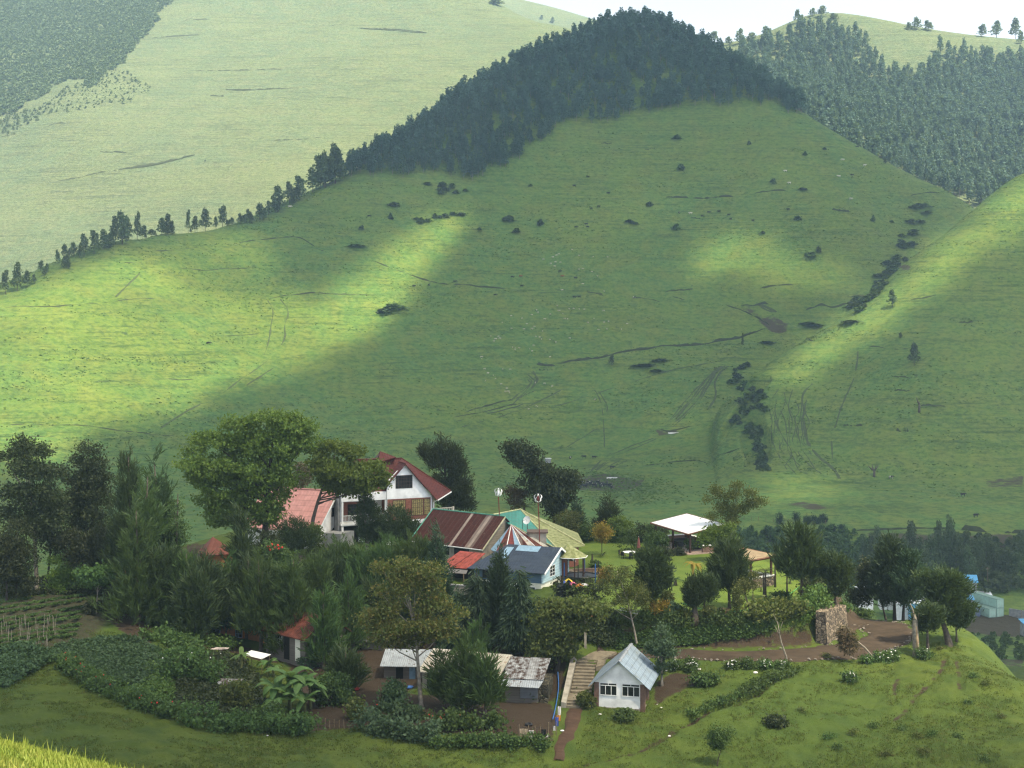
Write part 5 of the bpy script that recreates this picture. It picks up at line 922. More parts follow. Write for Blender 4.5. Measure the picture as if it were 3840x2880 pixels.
def pink_house():
    h = bld('pink_roof_house', 'house with pink tiled roof and white gable left of the chalet', 'house', 1190, 2075, 188, -24, -29.4)
    W = MB(); W.box(-11, 0, 0, 9, -1.5, 3.3); W.wallprism([(0.02, 3.3), (8.98, 3.3), (4.5, 7.3)], 'x', -.25, 0); W.build('wall', M_white, h)
    t = .15; r = MB(); r.slab([(-11.4, -.7, 2.75), (.45, -.7, 2.75), (.45, 4.5, 7.6), (-11.4, 4.5, 7.6)], t); r.slab([(-11.4, 4.55, 7.58), (.45, 4.55, 7.58), (.45, 9.7, 2.75), (-11.4, 9.7, 2.75)], t); rf = r.build('roof', M_pinktile, h)
    MB().tube([(-11.4, 4.52, 7.66), (.45, 4.52, 7.66)], .11, 6).build('ridge_cap', M_pinktile, rf); b = MB(); b.slab([(.5, -.72, 2.72), (.58, -.72, 2.72), (.58, 4.5, 7.58), (.5, 4.5, 7.58)], .3); b.build('barge_board', M_white, rf)
    a = [(3.2, -.6), (5.6, -.6), (5.6, 1.6)] + [(4.4 + 1.2 * math.cos(k * math.pi / 8), 1.6 + 1.1 * math.sin(k * math.pi / 8)) for k in range(1, 8)] + [(3.2, 1.6)]
    MB().wallprism(a, 'x', .02, .05).build('arched_opening', M_void, h); window(h, 'x', 3.6, 5.0, 4.2, 5.4, 0.03, 1, 2, 2, M_timber); window(h, 'y', -9, -7.6, .8, 2.2, 0.0, -1, 3, 2, M_timber)
    w2 = MB(); w2.box(.3, 3.0, 1.0, 4.5, -1.5, 2.4); w2.build('side_wall', M_grey, h)
pink_house()
def gable_house(h, L, D, eave, ridge, wallm, roofm, over=.35, gablem=None, depth0=1.5, rd=None, t=.08, roof_back=True):
    """long wall along -x from the origin corner, gable end at x=0 facing +x"""
    rd = rd or D / 2; W = MB(); W.box(-L, 0, 0, D, -depth0, eave); W.build('wall', wallm, h)
    g = MB(); g.wallprism([(0, eave), (D, eave), (rd, ridge - .1)], 'x', -.12, -.005); g.wallprism([(0, eave), (D, eave), (rd, ridge - .1)], 'x', -L + .005, -L + .12); g.build('gable', gablem or wallm, h)
    s = (ridge - eave) / rd; r = MB(); r.slab([(-L - over, -over, eave - s * over), (over, -over, eave - s * over), (over, rd, ridge), (-L - over, rd, ridge)], t)
    s2 = (ridge - eave) / (D - rd)
    if roof_back: r.slab([(-L - over, rd + .01, ridge - .004), (over, rd + .01, ridge - .004), (over, D + over, eave - s2 * over), (-L - over, D + over, eave - s2 * over)], t)
    return r.build('roof', roofm, h)
def hall():
    h = empty('rusty_hall', (-3.67, 172, -29), R(-38), 'long hall with rust streaked sheet roof and plank gable', 'hall')
    rf = gable_house(h, 11.1, 8.2, 2.75, 6.0, M_concrete, M_rustroof, .35, M_plank, 1.5)
    MB().tube([(-11.5, 4.1, 6.03), (.35, 4.1, 6.03)], .09, 6).tube([(-11.5, -.36, 2.5), (-11.5, 4.1, 6.02)], .08, 6).build('green_trim', M_green, rf); MB().tube([(-11.4, -.4, 2.36), (.4, -.4, 2.36)], .07, 6).build('gutter', M_whitem, rf)
    b = MB(); b.slab([(.36, -.36, 2.46), (.44, -.36, 2.46), (.44, 4.1, 6.0), (.36, 4.1, 6.0)], .22); b.build('barge_board', plain('pale_board', (.5, .46, .30), .8, .3), rf)
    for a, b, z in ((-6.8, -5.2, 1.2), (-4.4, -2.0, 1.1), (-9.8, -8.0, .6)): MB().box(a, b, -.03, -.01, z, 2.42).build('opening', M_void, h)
hall()
def fan_roof():
    A = Vector((-.1, 174, -23.9)); h = empty('round_annexe', (2.5, 170, -29), 0, 'rounded annexe with fan of rust and silver roof strips', 'annexe'); O = Vector((2.5, 170, -29))
    ring = [(-2.6, 170.9), (-1.9, 168.6), (-.8, 167.0), (.4, 165.9), (1.6, 165.1), (2.9, 164.5), (4.2, 164.2), (5.4, 164.3), (6.4, 165.2)]; E = [Vector((x, y, -26.45)) for x, y in ring]
    for i in range(len(E) - 1):
        mb = MB(); k = .0 if i % 2 else .012; up = Vector((0, 0, k)); mb.slab([A - O + up, E[i] - O + up, E[i + 1] - O + up], .06)
        mb.build('roof', [M_paleblue, M_rusthouse, M_rustm, M_paleblue, M_rustroof, M_cream, M_rusthouse, M_cream][i], h)
    for i in range(1, len(E) - 1): MB().tube([A - O, E[i] - O + Vector((0, 0, .05))], .06, 5).build('rib', M_rustm if i % 2 else M_whitem, h)
    w = MB(); w.prism([(x - O.x + (A.x - x) * .10, y - O.y + (A.y - y) * .10) for x, y in ring] + [(A.x - O.x + 3, A.y - O.y)], -.5, 2.75); w.build('wall', M_plank, h)
    MB().tube([E[-1] - O, E[-2] - O, E[-3] - O], .06, 5).build('gutter', M_whitem, h)
fan_roof()
def olive_house():
    O = Vector((4, 178, -29)); h = empty('green_roof_house', O, 0, 'large building with hipped roof of teal and faded olive sheets', 'house')
    P1 = Vector((1.1, 184, -23.3)); Pl = Vector((-2.4, 180.2, -23.5)); A = Vector((-.15, 174.1, -23.95)); Pn = Vector((5.5, 170.4, -26.4)); Pf = Vector((8.9, 173.6, -26.4)); Pb = Vector((8.6, 184.5, -26.4)); Pbl = Vector((-4, 190, -26.4))
    s = lambda *q: [p - O for p in q]
    r = MB(); r.slab(s(P1, Pl, A, Pn), .08); rf = r.build('roof', M_teal, h); r = MB(); r.slab(s(P1 + Vector((0, 0, .01)), Pn, Pf), .08); r.slab(s(P1, Pf, Pb), .08); r.build('roof', M_oliveroof, h); r = MB(); r.slab(s(P1, Pb, Pbl), .08); r.slab(s(P1, Pbl, Pl), .08); r.build('roof', M_teal, h)
    up = Vector((0, 0, .06)); MB().tube(s(P1 + up, Pf + up), .1, 6).tube(s(P1 + up, Pn + up), .1, 6).tube(s(Pl + up, P1 + up), .1, 6).tube(s(A + up, Pn + up), .09, 6).build('ridge_cap', plain('pale_olive_trim', (.45, .44, .24), .7, .3), h)
    w = MB(); w.prism([(p.x - O.x, p.y - O.y) for p in (Vector((0, 175, 0)), Vector((5.3, 171.1, 0)), Vector((8.2, 174, 0)), Vector((8, 184, 0)), Vector((-3, 188, 0)), Vector((-1.8, 180.5, 0)))], -.6, 2.45); w.build('wall', M_brick, h)
    k = MB(); k.box(-2.0, .15, -7.6, -5.6, 2.5, 4.55); k.build('chimney', M_concrete, h); k = MB(); k.box(-2.2, .35, -7.8, -5.4, 4.57, 4.75); k.build('chimney_slab', plain('dark_slab', (.12, .085, .07), .9), h)
olive_house()
def porch():
    h = empty('garden_porch', Vector(P3(2143, 2150, 164)), 0, 'small octagonal porch with olive sheet roof and brick pillar', 'porch'); h.location.z = -29
    n = 8; ap = Vector((-.45, .2, 4.3)); r = MB()
    for i in range(n):
        a, b = 2 * math.pi * i / n + .2, 2 * math.pi * (i + 1) / n + .2; r.slab([ap, (1.9 * math.cos(a), 1.9 * math.sin(a), 2.85), (1.9 * math.cos(b), 1.9 * math.sin(b), 2.85)], .05)
    r.build('roof', M_oliveroof, h); MB().tube([(1.92 * math.cos(.2 + i * math.pi / 4), 1.92 * math.sin(.2 + i * math.pi / 4), 2.83) for i in range(9)], .05, 5).build('eave_trim', M_whitem, h)
    MB().box(-1.6, -.5, -.5, .5, -.3, 2.8).build('brick_pillar', M_brick, h)
    for x, y in ((1.3, -.8), (1.5, .6), (.3, -1.5)): MB().tube([(x, y, -.3), (x, y, 2.85)], .07, 8).build('post', M_timber, h)
porch()
def redlean():
    h = empty('red_leanto', Vector(P3(1735, 2160, 166)), R(-30), 'open lean-to with bright red sheet roof below the rusty hall', 'shed'); h.location.z = -29.3
    MB().slab([(-2.3, -1.9, 1.7), (1.6, -1.5, 1.7), (2.1, 1.7, 3.1), (-1.4, 1.7, 3.1)], .06).build('roof', M_redsheet, h); MB().slab([(-2.4, -2.6, 1.2), (1.9, -2.3, 1.25), (1.6, -1.45, 1.55), (-2.2, -1.8, 1.55)], .06).build('lower_roof', plain('grey_sheet', (.16, .15, .15), .7), h)
    MB().box(-2.1, 1.6, -.4, 1.5, -2, 1.6).build('wall', M_void, h); MB().box(-3.2, 2.4, -3.6, -3.2, -2.6, -.2).box(-3.2, -2.8, -3.2, .2, -2.6, -.2).build('parapet_wall', M_concrete, h)  # black block painted in for the shade under the open roof
    for x in (-2.0, 0, 1.6): MB().tube([(x, -2.35, -1), (x, -2.35, 1.25)], .06, 6).build('post', M_wood, h)
    MB().tube([(-.4, -1.8, 1.75), (.6, 1.7, 3.15)], .06, 5).build('ridge_strip', M_rustm, h)
redlean()
def blue_house():
    h = empty('blue_house', (3.28, 158, -26.8), R(-23), 'pale blue boarded house with dark blue tiled roof and white lower storey', 'house')
    W = MB(); W.box(-8.3, 0, 0, 8.4, -4.2, -1.5); W.build('lower_wall', M_cream_w, h); W = MB(); W.box(-8.3, -.01, .01, 8.39, -1.48, -.02); W.build('front_wall', M_blueboard, h)
    g = MB(); g.wallprism([(0, -1.48), (8.4, -1.48), (8.4, 0), (4.6, 1.85), (0, 0)], 'x', .01, .13); g.build('gable_wall', M_lightblue, h)
    r = MB(); o = .4; r.slab([(-8.9, -.6, -.24), (.6, -.6, -.24), (.6, 4.6, 1.95), (-6.0, 4.6, 1.95)], .1); r.slab([(-6.0, 4.62, 1.94), (.6, 4.62, 1.94), (.6, 9.0, -.2), (-8.9, 9.0, -.2)], .1); r.slab([(-8.92, -.58, -.25), (-6.0, 4.6, 1.93), (-8.92, 8.98, -.22)], .1); rf = r.build('roof', M_bluetile, h)
    p = MB(); p.slab([(-4.6, 3.4, 1.475), (-1.8, 3.4, 1.475), (-1.8, 4.5, 1.937), (-4.6, 4.5, 1.937)], .02); p.slab([(-6.0, .2, .13), (-5.1, .2, .13), (-5.0, 4.0, 1.73), (-5.9, 4.0, 1.73)], .02); p.build('bleached_patch', M_paleblue, rf)
    b = MB(); b.slab([(.62, -.62, -.2), (.7, -.62, -.2), (.7, 4.6, 1.98), (.62, 4.6, 1.98)], .24); b.slab([(.62, 4.61, 1.98), (.7, 4.61, 1.98), (.7, 9.0, -.18), (.62, 9.0, -.18)], .24); b.build('barge_board', M_white, rf)
    window(h, 'x', 2.2, 3.8, -1.1, .15, .13, 1, 2, 3, M_white); window(h, 'x', 3.5, 5.1, -3.7, -1.9, 0.0, 1, 3, 4, M_timber); window(h, 'y', -2.0, -.7, -3.2, -1.9, 0.0, -1, 2, 2, M_white); window(h, 'y', -7.2, -4.6, -1.3, -.3, 0.0, -1, 8, 1, M_blackm)
blue_house()
def pavilion():
    h = empty('white_pavilion', Vector(P3(2588, 2078, 183.6)), R(23), 'open pavilion with flat white roof on dark timber posts', 'pavilion'); h.location.z = -29
    z = lambda x, y: 2.75 + .17 * x + .02 * y
    c = [(-.5, -.4), (5.2, -.4), (5.2, 9.8), (-.5, 9.8)]; MB().slab([(x, y, z(x, y)) for x, y in c], .06).build('roof', M_whiteroof, h)
    f = MB(); q = [(x, y, z(x, y) - .065) for x, y in c]
    for i in range(4):
        a, b = Vector(q[i]), Vector(q[(i + 1) % 4]); f.tube([a, b], .11, 4)
    for y in (2, 4, 6, 8): f.tube([(-.4, y, z(-.4, y) - .2), (5.1, y, z(5.1, y) - .2)], .07, 4)
    f.build('roof_beam', M_redtimber, h)
    for x, y in ((0, 0), (0, 4.5), (0, 9.2), (4.7, 0), (4.7, 4.5), (4.7, 9.2)): MB().box(x - .11, x + .11, y - .11, y + .11, -.1, z(x, y) - .1).build('post', M_timber, h)
    MB().box(-.8, 5.2, -.7, 9.8, -.6, .14).build('floor', M_floor, h); w = MB(); w.box(1.6, 5.1, -.5, -.2, .15, 1.0); w.box(4.8, 5.1, -.19, 9.5, .15, 1.0); w.box(-.3, 4.79, 9.2, 9.5, .15, 1.0); w.build('low_wall', M_browbrick, h); w = MB(); w.box(1.55, 5.15, -.55, -.15, 1.003, 1.09); w.box(4.75, 5.15, -.14, 9.55, 1.003, 1.09); w.box(-.35, 4.74, 9.15, 9.55, 1.003, 1.09); w.build('wall_coping', M_white, h)
    def place(o, x, y, zz=.145, rz=0):
        m = Matrix.Translation(h.location) @ Matrix.Rotation(R(23), 4, 'Z'); o.location = m @ Vector((x, y, zz)); o.rotation_euler = (0, 0, R(23) + rz)
    def sofa(lab, x, y, L, rz):
        o = empty('sofa', (0, 0, 0), 0, lab, 'sofa', 'dark sofas in the pavilion'); MB().box(-L / 2, L / 2, -.4, .4, .05, .42).build('seat', M_blackm, o); MB().box(-L / 2, L / 2, .28, .42, .43, .85).build('backrest', M_blackm, o)
        for s in (-1, 1): MB().box(s * L / 2 - .08, s * L / 2 + .08, -.42, .27, .1, .62).build('armrest', M_blackm, o)
        MB().box(-L / 2 + .1, L / 2 - .1, -.38, .25, .425, .52).build('cushion', plain('dark_cushion', (.05, .06, .03), .9) if 'dark_cushion' not in MATS else MATS['dark_cushion'], o); place(o, x, y, .145, rz)
    sofa('black sofa facing the pavilion entrance at the back', 2.4, 6.6, 2.2, 0); sofa('black armchair at the left inside the pavilion', .9, 4.6, 1.0, R(90)); sofa('black armchair near the front post of the pavilion', 2.6, 2.6, 1.1, R(180)); sofa('black armchair at the right inside the pavilion', 4.0, 4.4, 1.0, R(-90))
    o = empty('coffee_table', (0, 0, 0), 0, 'low white table among the black sofas', 'table'); MB().lathe([(.02, .38), (.55, .38), (.55, .44), (.02, .44)], 18).build('table_top', M_white, o); MB().lathe([(.28, 0), (.06, .05), (.06, .38)], 12).build('leg', M_white, o); place(o, 2.4, 4.6)
    for i, (x, c2, lab) in enumerate(((2.6, M_bluem, 'blue bottle like pot standing on the pavilion wall coping'), (3.3, M_white, 'white pot standing on the pavilion wall coping'))):
        o = MB().lathe([(.06, 0), (.15, .12), (.13, .26), (.07, .32), (.09, .38)], 10).build('pot', c2); tag(o, lab, 'pot'); place(o, x, -.35, 1.092)
pavilion()
def shelter():
    h = empty('stone_shelter', Vector(P3(2815, 2200, 159)), R(38), 'open garden shelter with brown mono-pitch roof on stone base', 'shelter'); h.location.z = -29
    z = lambda x, y: 3.35 + .02 * x + .04 * y
    c = [(-.6, -.6), (4.0, -.6), (4.0, 4.6), (-.6, 4.6)]; MB().slab([(x, y, z(x, y)) for x, y in c], .06).build('roof', M_brownroof, h); f = MB(); q = [(x, y, z(x, y) - .09) for x, y in c]
    for i in range(4): f.tube([q[i], q[(i + 1) % 4]], .13, 4)
    f.build('roof_beam', M_redtimber, h)
    for x, y in ((0, 0), (3.4, 0), (3.4, 4), (0, 4)): MB().box(x - .1, x + .1, y - .1, y + .1, 1.22, z(x, y) - .1).build('post', M_redtimber, h)
    w = MB(); w.box(-.3, 3.7, -.3, .1, -.5, 1.1); w.box(-.3, .1, .11, 4.2, -.5, 1.1); w.box(3.3, 3.7, .11, 4.2, -.5, 1.1); w.build('base_wall', M_stone, h); w = MB(); w.box(-.36, 3.76, -.36, .16, 1.103, 1.2); w.box(-.36, .16, .163, 4.26, 1.103, 1.2); w.box(3.24, 3.76, .163, 4.26, 1.103, 1.2); w.build('wall_coping', M_white, h); MB().box(.12, 3.28, .12, 4.1, -.4, .12).build('floor', M_concrete, h)
    o = empty('bar_counter', h.matrix_basis @ Vector((1.7, 2.6, .13)), R(38), 'dark counter inside the brown roofed shelter', 'counter'); MB().box(-1.1, 1.1, -.3, .3, 0, 1.0).build('body', M_timber, o); MB().box(-1.2, 1.2, -.4, .4, 1.003, 1.08).build('counter_top', M_redtimber, o)
shelter()
def white_hut():
    h = empty('white_hut', Vector(P3(2228, 2652, 126)), R(-13.4), 'small white hut with brick corners and blue grey sheet roof', 'hut'); w, d, e, r = 4.55, 6.6, 2.25, 4.2
    W = MB(); W.box(.3, w - .3, .06, d - .06, -.8, e); W.wallprism([(-.02, e), (w + .02, e), (w / 2, r - .05)], 'y', .05, d - .05); W.build('wall', M_white, h)
    for x, y in ((0, 0), (w - .42, 0), (w - .42, d * .36), (w - .42, d - .4), (0, d - .4)): MB().box(x, x + .42, y, y + .42, -.9, e - .003).build('brick_pillar', M_browbrick, h)
    MB().box(.43, w - .43, .02, .3, -.8, .06).build('plinth', M_concrete, h); MB().box(w - .36, w - .06, .43, d - .42, -.8, .12).build('plinth', M_concrete, h)
    sl = (r - e) / (w / 2); o = .5; R_ = MB(); R_.slab([(-o, -.35, e - sl * o + .08), (-o, d + .5, e - sl * o + .08), (w / 2, d + .5, r + .08), (w / 2, -.35, r + .08)], .05); R_.slab([(w / 2 + .005, -.35, r + .078), (w / 2 + .005, d + .5, r + .078), (w + o, d + .5, e - sl * o + .08), (w + o, -.35, e - sl * o + .08)], .05); rf = R_.build('roof', M_hutroof, h)
    MB().slab([(w / 2 - .16, -.37, r + .05), (w / 2, -.37, r + .13), (w / 2, d + .52, r + .13), (w / 2 - .16, d + .52, r + .05)], .02).slab([(w / 2, -.37, r + .131), (w / 2 + .16, -.37, r + .05), (w / 2 + .16, d + .52, r + .05), (w / 2, d + .52, r + .131)], .02).build('ridge_cap', M_galv, rf)
    for x0, x1 in ((.5, 2.05), (2.5, 4.08)):
        mb = MB(); gl = MB(); z0, z1, zt = 1.12, 2.2, 1.98; gl.box(x0 + .03, x1 - .03, .03, .058, z0 + .03, z1 - .02)
        for a in (x0, x0 + (x1 - x0) / 3 - .02, x0 + 2 * (x1 - x0) / 3 - .02, x1 - .045): mb.box(a, a + .045, -.005, .05, z0 + .05, zt)
        mb.box(x0, x1, -.005, .05, z0, z0 + .05); mb.box(x0, x1, -.005, .05, zt, zt + .05); mb.box(x0, x0 + .045, -.005, .05, zt + .05, z1); mb.box(x1 - .045, x1, -.005, .05, zt + .05, z1); mb.box((x0 + x1) / 2 - .02, (x0 + x1) / 2 + .02, -.005, .05, zt + .05, z1)
        o2 = mb.build('window', M_white, h); gl.build('pane', M_glass, o2)
    window(h, 'x', .55, 2.2, 1.12, 2.2, w - .3, 1, 4, 1, M_white); window(h, 'x', 3.2, 5.4, 1.12, 2.2, w - .3, 1, 4, 1, M_white)
white_hut()
def sheds():
    h = empty('stone_sided_shed', Vector(P3(1893, 2618, 128)), R(-8), 'small corrugated shed with mossy stone side wall', 'shed')
    MB().box(0, 3.05, .1, 3.8, -.6, 1.55).build('wall', M_greyplank, h); MB().box(1.4, 3.0, .02, .09, .05, 1.5).build('shutter', roofmat('shutter_sheet', (.24, .26, .29), 0, 7.), h); MB().box(3.1, 3.9, .1, 4.4, -1.2, 1.3).build('stone_wall', M_stonedark, h)
    MB().slab([(-.2, .25, 1.75), (3.5, .25, 1.72), (3.7, 4.3, 2.75), (-.1, 4.3, 2.8)], .04).build('roof', M_galvrust, h); MB().slab([(-.25, -.75, 1.3), (3.2, -.75, 1.22), (3.5, .4, 1.66), (-.15, .4, 1.68)], .03).build('awning', M_galv, h)
    h = empty('long_shed', Vector(P3(1860, 2606, 130.3)), R(-20), 'long low shed with cream and rust sheet roof', 'shed'); rf = gable_house(h, 7.4, 5.6, 1.75, 3.0, M_concrete, M_cream, .35, M_white, 1.0, rd=3.4)
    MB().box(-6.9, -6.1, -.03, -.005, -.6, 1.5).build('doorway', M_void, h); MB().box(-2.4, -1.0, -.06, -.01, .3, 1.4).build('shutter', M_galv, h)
    for x in (.6, 1.3): MB().tube([(x, 1.0, -.8), (x, 1.2, 1.5)], .05, 6).build('prop', M_wood, h)
    MB().tube([(.55, 1.0, .6), (1.35, 1.1, 1.3)], .04, 5).tube([(.55, 1.0, 1.2), (1.35, 1.1, .2)], .04, 5).build('brace', M_wood, h)
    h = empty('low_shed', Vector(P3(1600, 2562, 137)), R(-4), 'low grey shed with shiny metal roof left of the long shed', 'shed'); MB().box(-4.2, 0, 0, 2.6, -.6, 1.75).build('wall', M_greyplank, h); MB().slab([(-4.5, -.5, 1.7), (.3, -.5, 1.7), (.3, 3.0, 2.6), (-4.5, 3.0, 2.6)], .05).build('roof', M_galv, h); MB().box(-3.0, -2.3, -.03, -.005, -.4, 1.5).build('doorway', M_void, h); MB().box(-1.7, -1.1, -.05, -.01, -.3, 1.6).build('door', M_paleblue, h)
    h = empty('wooden_house', Vector(P3(1145, 2472, 141.5)), R(-44), 'grey wooden house with rusty brown roof among the pines', 'house'); gable_house(h, 6.6, 5.2, 2.3, 4.0, M_greyplank, M_rusthouse, .45, M_greyplank, 1.0)
    window(h, 'y', -6.1, -5.2, .9, 1.9, 0, -1, 2, 2, M_white); window(h, 'y', -4.6, -3.8, .9, 1.9, 0, -1, 2, 2, M_white); MB().box(-3.5, -2.6, -.03, -.005, -.5, 1.95).build('doorway', M_void, h); MB().box(-1.6, -.8, -.06, -.01, -.4, 1.95).build('door', M_cream_w, h)
    h = empty('plank_shack', Vector(P3(1440, 2475, 146)), R(-16), 'dark plank shack with pale roof edge beside the wooden house', 'shack'); MB().box(-4.2, 0, 0, 2.4, -1, 1.9).build('wall', M_greyplank, h); MB().slab([(-4.5, -.4, 1.85), (.3, -.4, 1.85), (.3, 2.7, 2.3), (-4.5, 2.7, 2.3)], .05).build('roof', M_galvrust, h); MB().box(-3.2, -2.5, -.03, -.005, -.6, 1.6).build('doorway', M_void, h)
    h = empty('ochre_house', Vector(P3(1006, 2416, 151)), R(-10), 'ochre plastered house with dark teal roof behind the pines', 'house'); W = MB(); W.box(-7.2, 0, 0, 5, -.2, 2.5); W.build('wall', M_ochre, h); MB().box(-7.23, .03, -.03, 5, -1.2, -.2).build('plinth', M_browbrick, h); MB().slab([(-7.7, -.6, 2.45), (.5, -.6, 2.45), (-1.5, 2.5, 4.2), (-5.6, 2.5, 4.2)], .08).slab([(-7.7, 5.6, 2.4), (.5, 5.6, 2.4), (-1.5, 2.52, 4.19), (-5.6, 2.52, 4.19)][::-1], .08).build('roof', M_tealdark, h); window(h, 'y', -3.7, -2.9, .6, 1.8, 0, -1, 2, 3, M_paleblue); window(h, 'y', -6.4, -5.4, .6, 1.8, 0, -1, 2, 3, M_paleblue)
    h = empty('red_tile_hut', Vector(P3(812, 2125, 170)), R(-12), 'orange walled hut with red tiled hipped roof half hidden by pines', 'hut'); MB().box(-1.4, 1.4, -1.4, 1.4, -.5, 1.9).build('wall', M_ochre, h); n = 6; r = MB(); ap = (-.5, 0, 3.6)
    for i in range(n): a, b = 2 * math.pi * i / n + .3, 2 * math.pi * (i + 1) / n + .3; r.slab([ap, (2.3 * math.cos(a), 2.3 * math.sin(a), 1.75), (2.3 * math.cos(b), 2.3 * math.sin(b), 1.75)], .08)
    r.build('roof', M_hutTile, h)
    h = empty('outhouse', Vector(P3(845, 2640, 129)), R(-10), 'narrow dark plank outhouse with red rusty door by the hedge', 'outhouse'); MB().box(-.9, .9, 0, 1.5, -.8, 1.5).build('wall', M_greyplank, h); MB().box(.25, .8, -.04, -.005, -.5, 1.3).build('door', M_rustm, h); MB().slab([(-1.1, -.2, 1.5), (1.1, -.2, 1.5), (1.1, 1.7, 1.9), (-1.1, 1.7, 1.9)], .04).build('roof', M_galvrust, h)
    h = empty('white_awning', Vector(P3(963, 2492, 139)), R(-22), 'sagging white sheet awning above the banana plants', 'awning'); MB().slab([(-1.2, -.5, 1.0), (.9, -.6, .75), (1.3, .5, 1.0), (-1.0, .6, 1.2)], .03).build('sheet', M_whitem, h)
    for x, y in ((-1.1, -.4), (.9, -.5), (1.2, .4), (-.9, .5)): MB().tube([(x, y, -1), (x, y, .9)], .03, 5).build('pole', M_wood, h)
    h = empty('scrap_sheet', Vector(P3(822, 2442, 141)), R(-8), 'heap of pale scrap boards on the creeper hedge end', 'scrap'); h.location.z += .2; MB().box(-.8, .5, -.3, .2, 0, .05).box(-.5, .9, -.2, .4, .055, .10).build('board', plain('scrap_board', (.5, .42, .38), .8, .5), h)
sheds()
# ------------------------------------------------------------------ steps, walls, gate
def steps():
    a, b = hit(2165, 2655), hit(2202, 2478); d = (b - a); d.z = 0; L = d.length; d.normalize(); yaw = math.atan2(d.y, d.x) - math.pi / 2; z0 = a.z; z1 = -31.75; h = empty('stairway', (a.x, a.y, z0), yaw, 'straight flight of concrete steps left of the white hut', 'stairs')
    n = 13; mb = MB(); wd = .95; y = 0; zz = .05
    seg = [(0, .45), (.45, .9), (.9, 3.4)] + [(3.4 + i * (L - 3.5) / 10, 3.4 + (i + 1) * (L - 3.5) / 10) for i in range(10)]; rise = (z1 - z0) / len(seg)
    for i, (y0, y1) in enumerate(seg): s = MB(); s.box(-wd - .12 * (i < 3), wd + .12 * (i < 3), y0 + .002, y1, -.8 + rise * i, rise * (i + 1) + .02); s.build('step', M_steps, h)
    MB().slab([(-wd - .5, 0, .5), (-wd - .05, 0, .4), (-wd - .05, L, z1 - z0 + .35), (-wd - .6, L, z1 - z0 + .4)], .9).build('side_kerb', M_concrete, h)
    MB().slab([(-1.1, L + .02, z1 - z0 + .06), (1.3, L + .02, z1 - z0 + .06), (2.6, L + 3.6, z1 - z0 + .10), (-.9, L + 4.2, z1 - z0 + .12)], .5).build('landing', M_steps, h)
    MB().slab([(1.0, L - 2.2, z1 - z0 - .1), (1.7, L - 2.0, z1 - z0 + .05), (1.8, L, z1 - z0 + .1), (1.02, L, z1 - z0 + .08)], .5).build('side_ramp', M_steps, h)
steps()
def walls():
    C = hit(3066, 2412); D_ = hit(3150, 2362); h = empty('stone_wall', C, 0, 'tall retaining wall of pale field stones at the lawn corner', 'wall'); d = D_ - C; d.z = 0; d.normalize(); nrm = Vector((-d.y, d.x, 0)); Lw = (D_ - C).length; N_ = 14; mb = MB(); g = random.Random(5); top = []
    for i in range(N_ + 1):
        t = i / N_; p = d * (Lw * 1.05 * t) + nrm * (-1.1 + .35 * math.sin(t * 2.2)); hh = 3.0 + .35 * g.random() - .3 * t; top.append((p, hh))
    for i in range(N_):
        (p, a), (q2, b2) = top[i], top[i + 1]; o1 = nrm * .7; mb.add([p - Vector((0, 0, .6)), q2 - Vector((0, 0, .6)), q2 + o1 * .4 + Vector((0, 0, b2)), p + o1 * .4 + Vector((0, 0, a)), p + nrm * 1.3 - Vector((0, 0, .6)), q2 + nrm * 1.3 - Vector((0, 0, .6)), q2 + nrm * 1.3 + Vector((0, 0, b2)), p + nrm * 1.3 + Vector((0, 0, a))], [(0, 1, 2, 3), (3, 2, 6, 7), (4, 7, 6, 5), (0, 3, 7, 4), (1, 5, 6, 2)])
    mb.build('stone_face', M_stone, h)
    b = hit(2195, 2425, y0=138); h = empty('gate_post', b, 0, 'tall timber gate post under an orange tiled cap at the top of the steps', 'gate'); MB().box(-.12, .12, -.12, .12, -.3, 2.9).build('post', M_concrete, h); MB().box(-1.45, -1.2, -.2, .0, -.9, 4.2).build('post', M_wood, h); r = MB(); ap = (-.1, 0, 3.9)
    for i in range(4): a, c2 = math.pi / 2 * i + .7, math.pi / 2 * (i + 1) + .7; r.slab([ap, (.95 * math.cos(a), .8 * math.sin(a), 2.95), (.95 * math.cos(c2), .8 * math.sin(c2), 2.95)], .07)
    r.build('cap_roof', roofmat('orange_tile', (.55, .15, .07), 3., 4.), h); MB().tube([(-1.3, -.1, 1.3), (-.1, 0, 1.9)], .05, 5).build('rail', M_wood, h)
    # retaining wall under the hall and the grey block behind the cypresses
    b = hit(1690, 2250, y0=140); h = empty('terrace_wall', b, R(-18), 'grey concrete terrace wall below the red lean-to', 'wall'); MB().box(-3.2, 3.4, 0, .35, -1.5, 1.6).build('wall_face', M_concrete, h); MB().box(-3.3, 3.5, -.04, .4, 1.603, 1.7).build('coping', M_grey, h)
    b = hit(1930, 2330, y0=140); h = empty('terrace_wall', b, R(-12), 'pale concrete wall half hidden behind the slope cypresses', 'wall'); MB().box(-3.5, 3.5, 0, .3, -1.2, 1.5).build('wall_face', M_grey, h); MB().box(-3.6, 3.6, -.04, .34, 1.503, 1.6).build('coping', M_concrete, h)
walls()
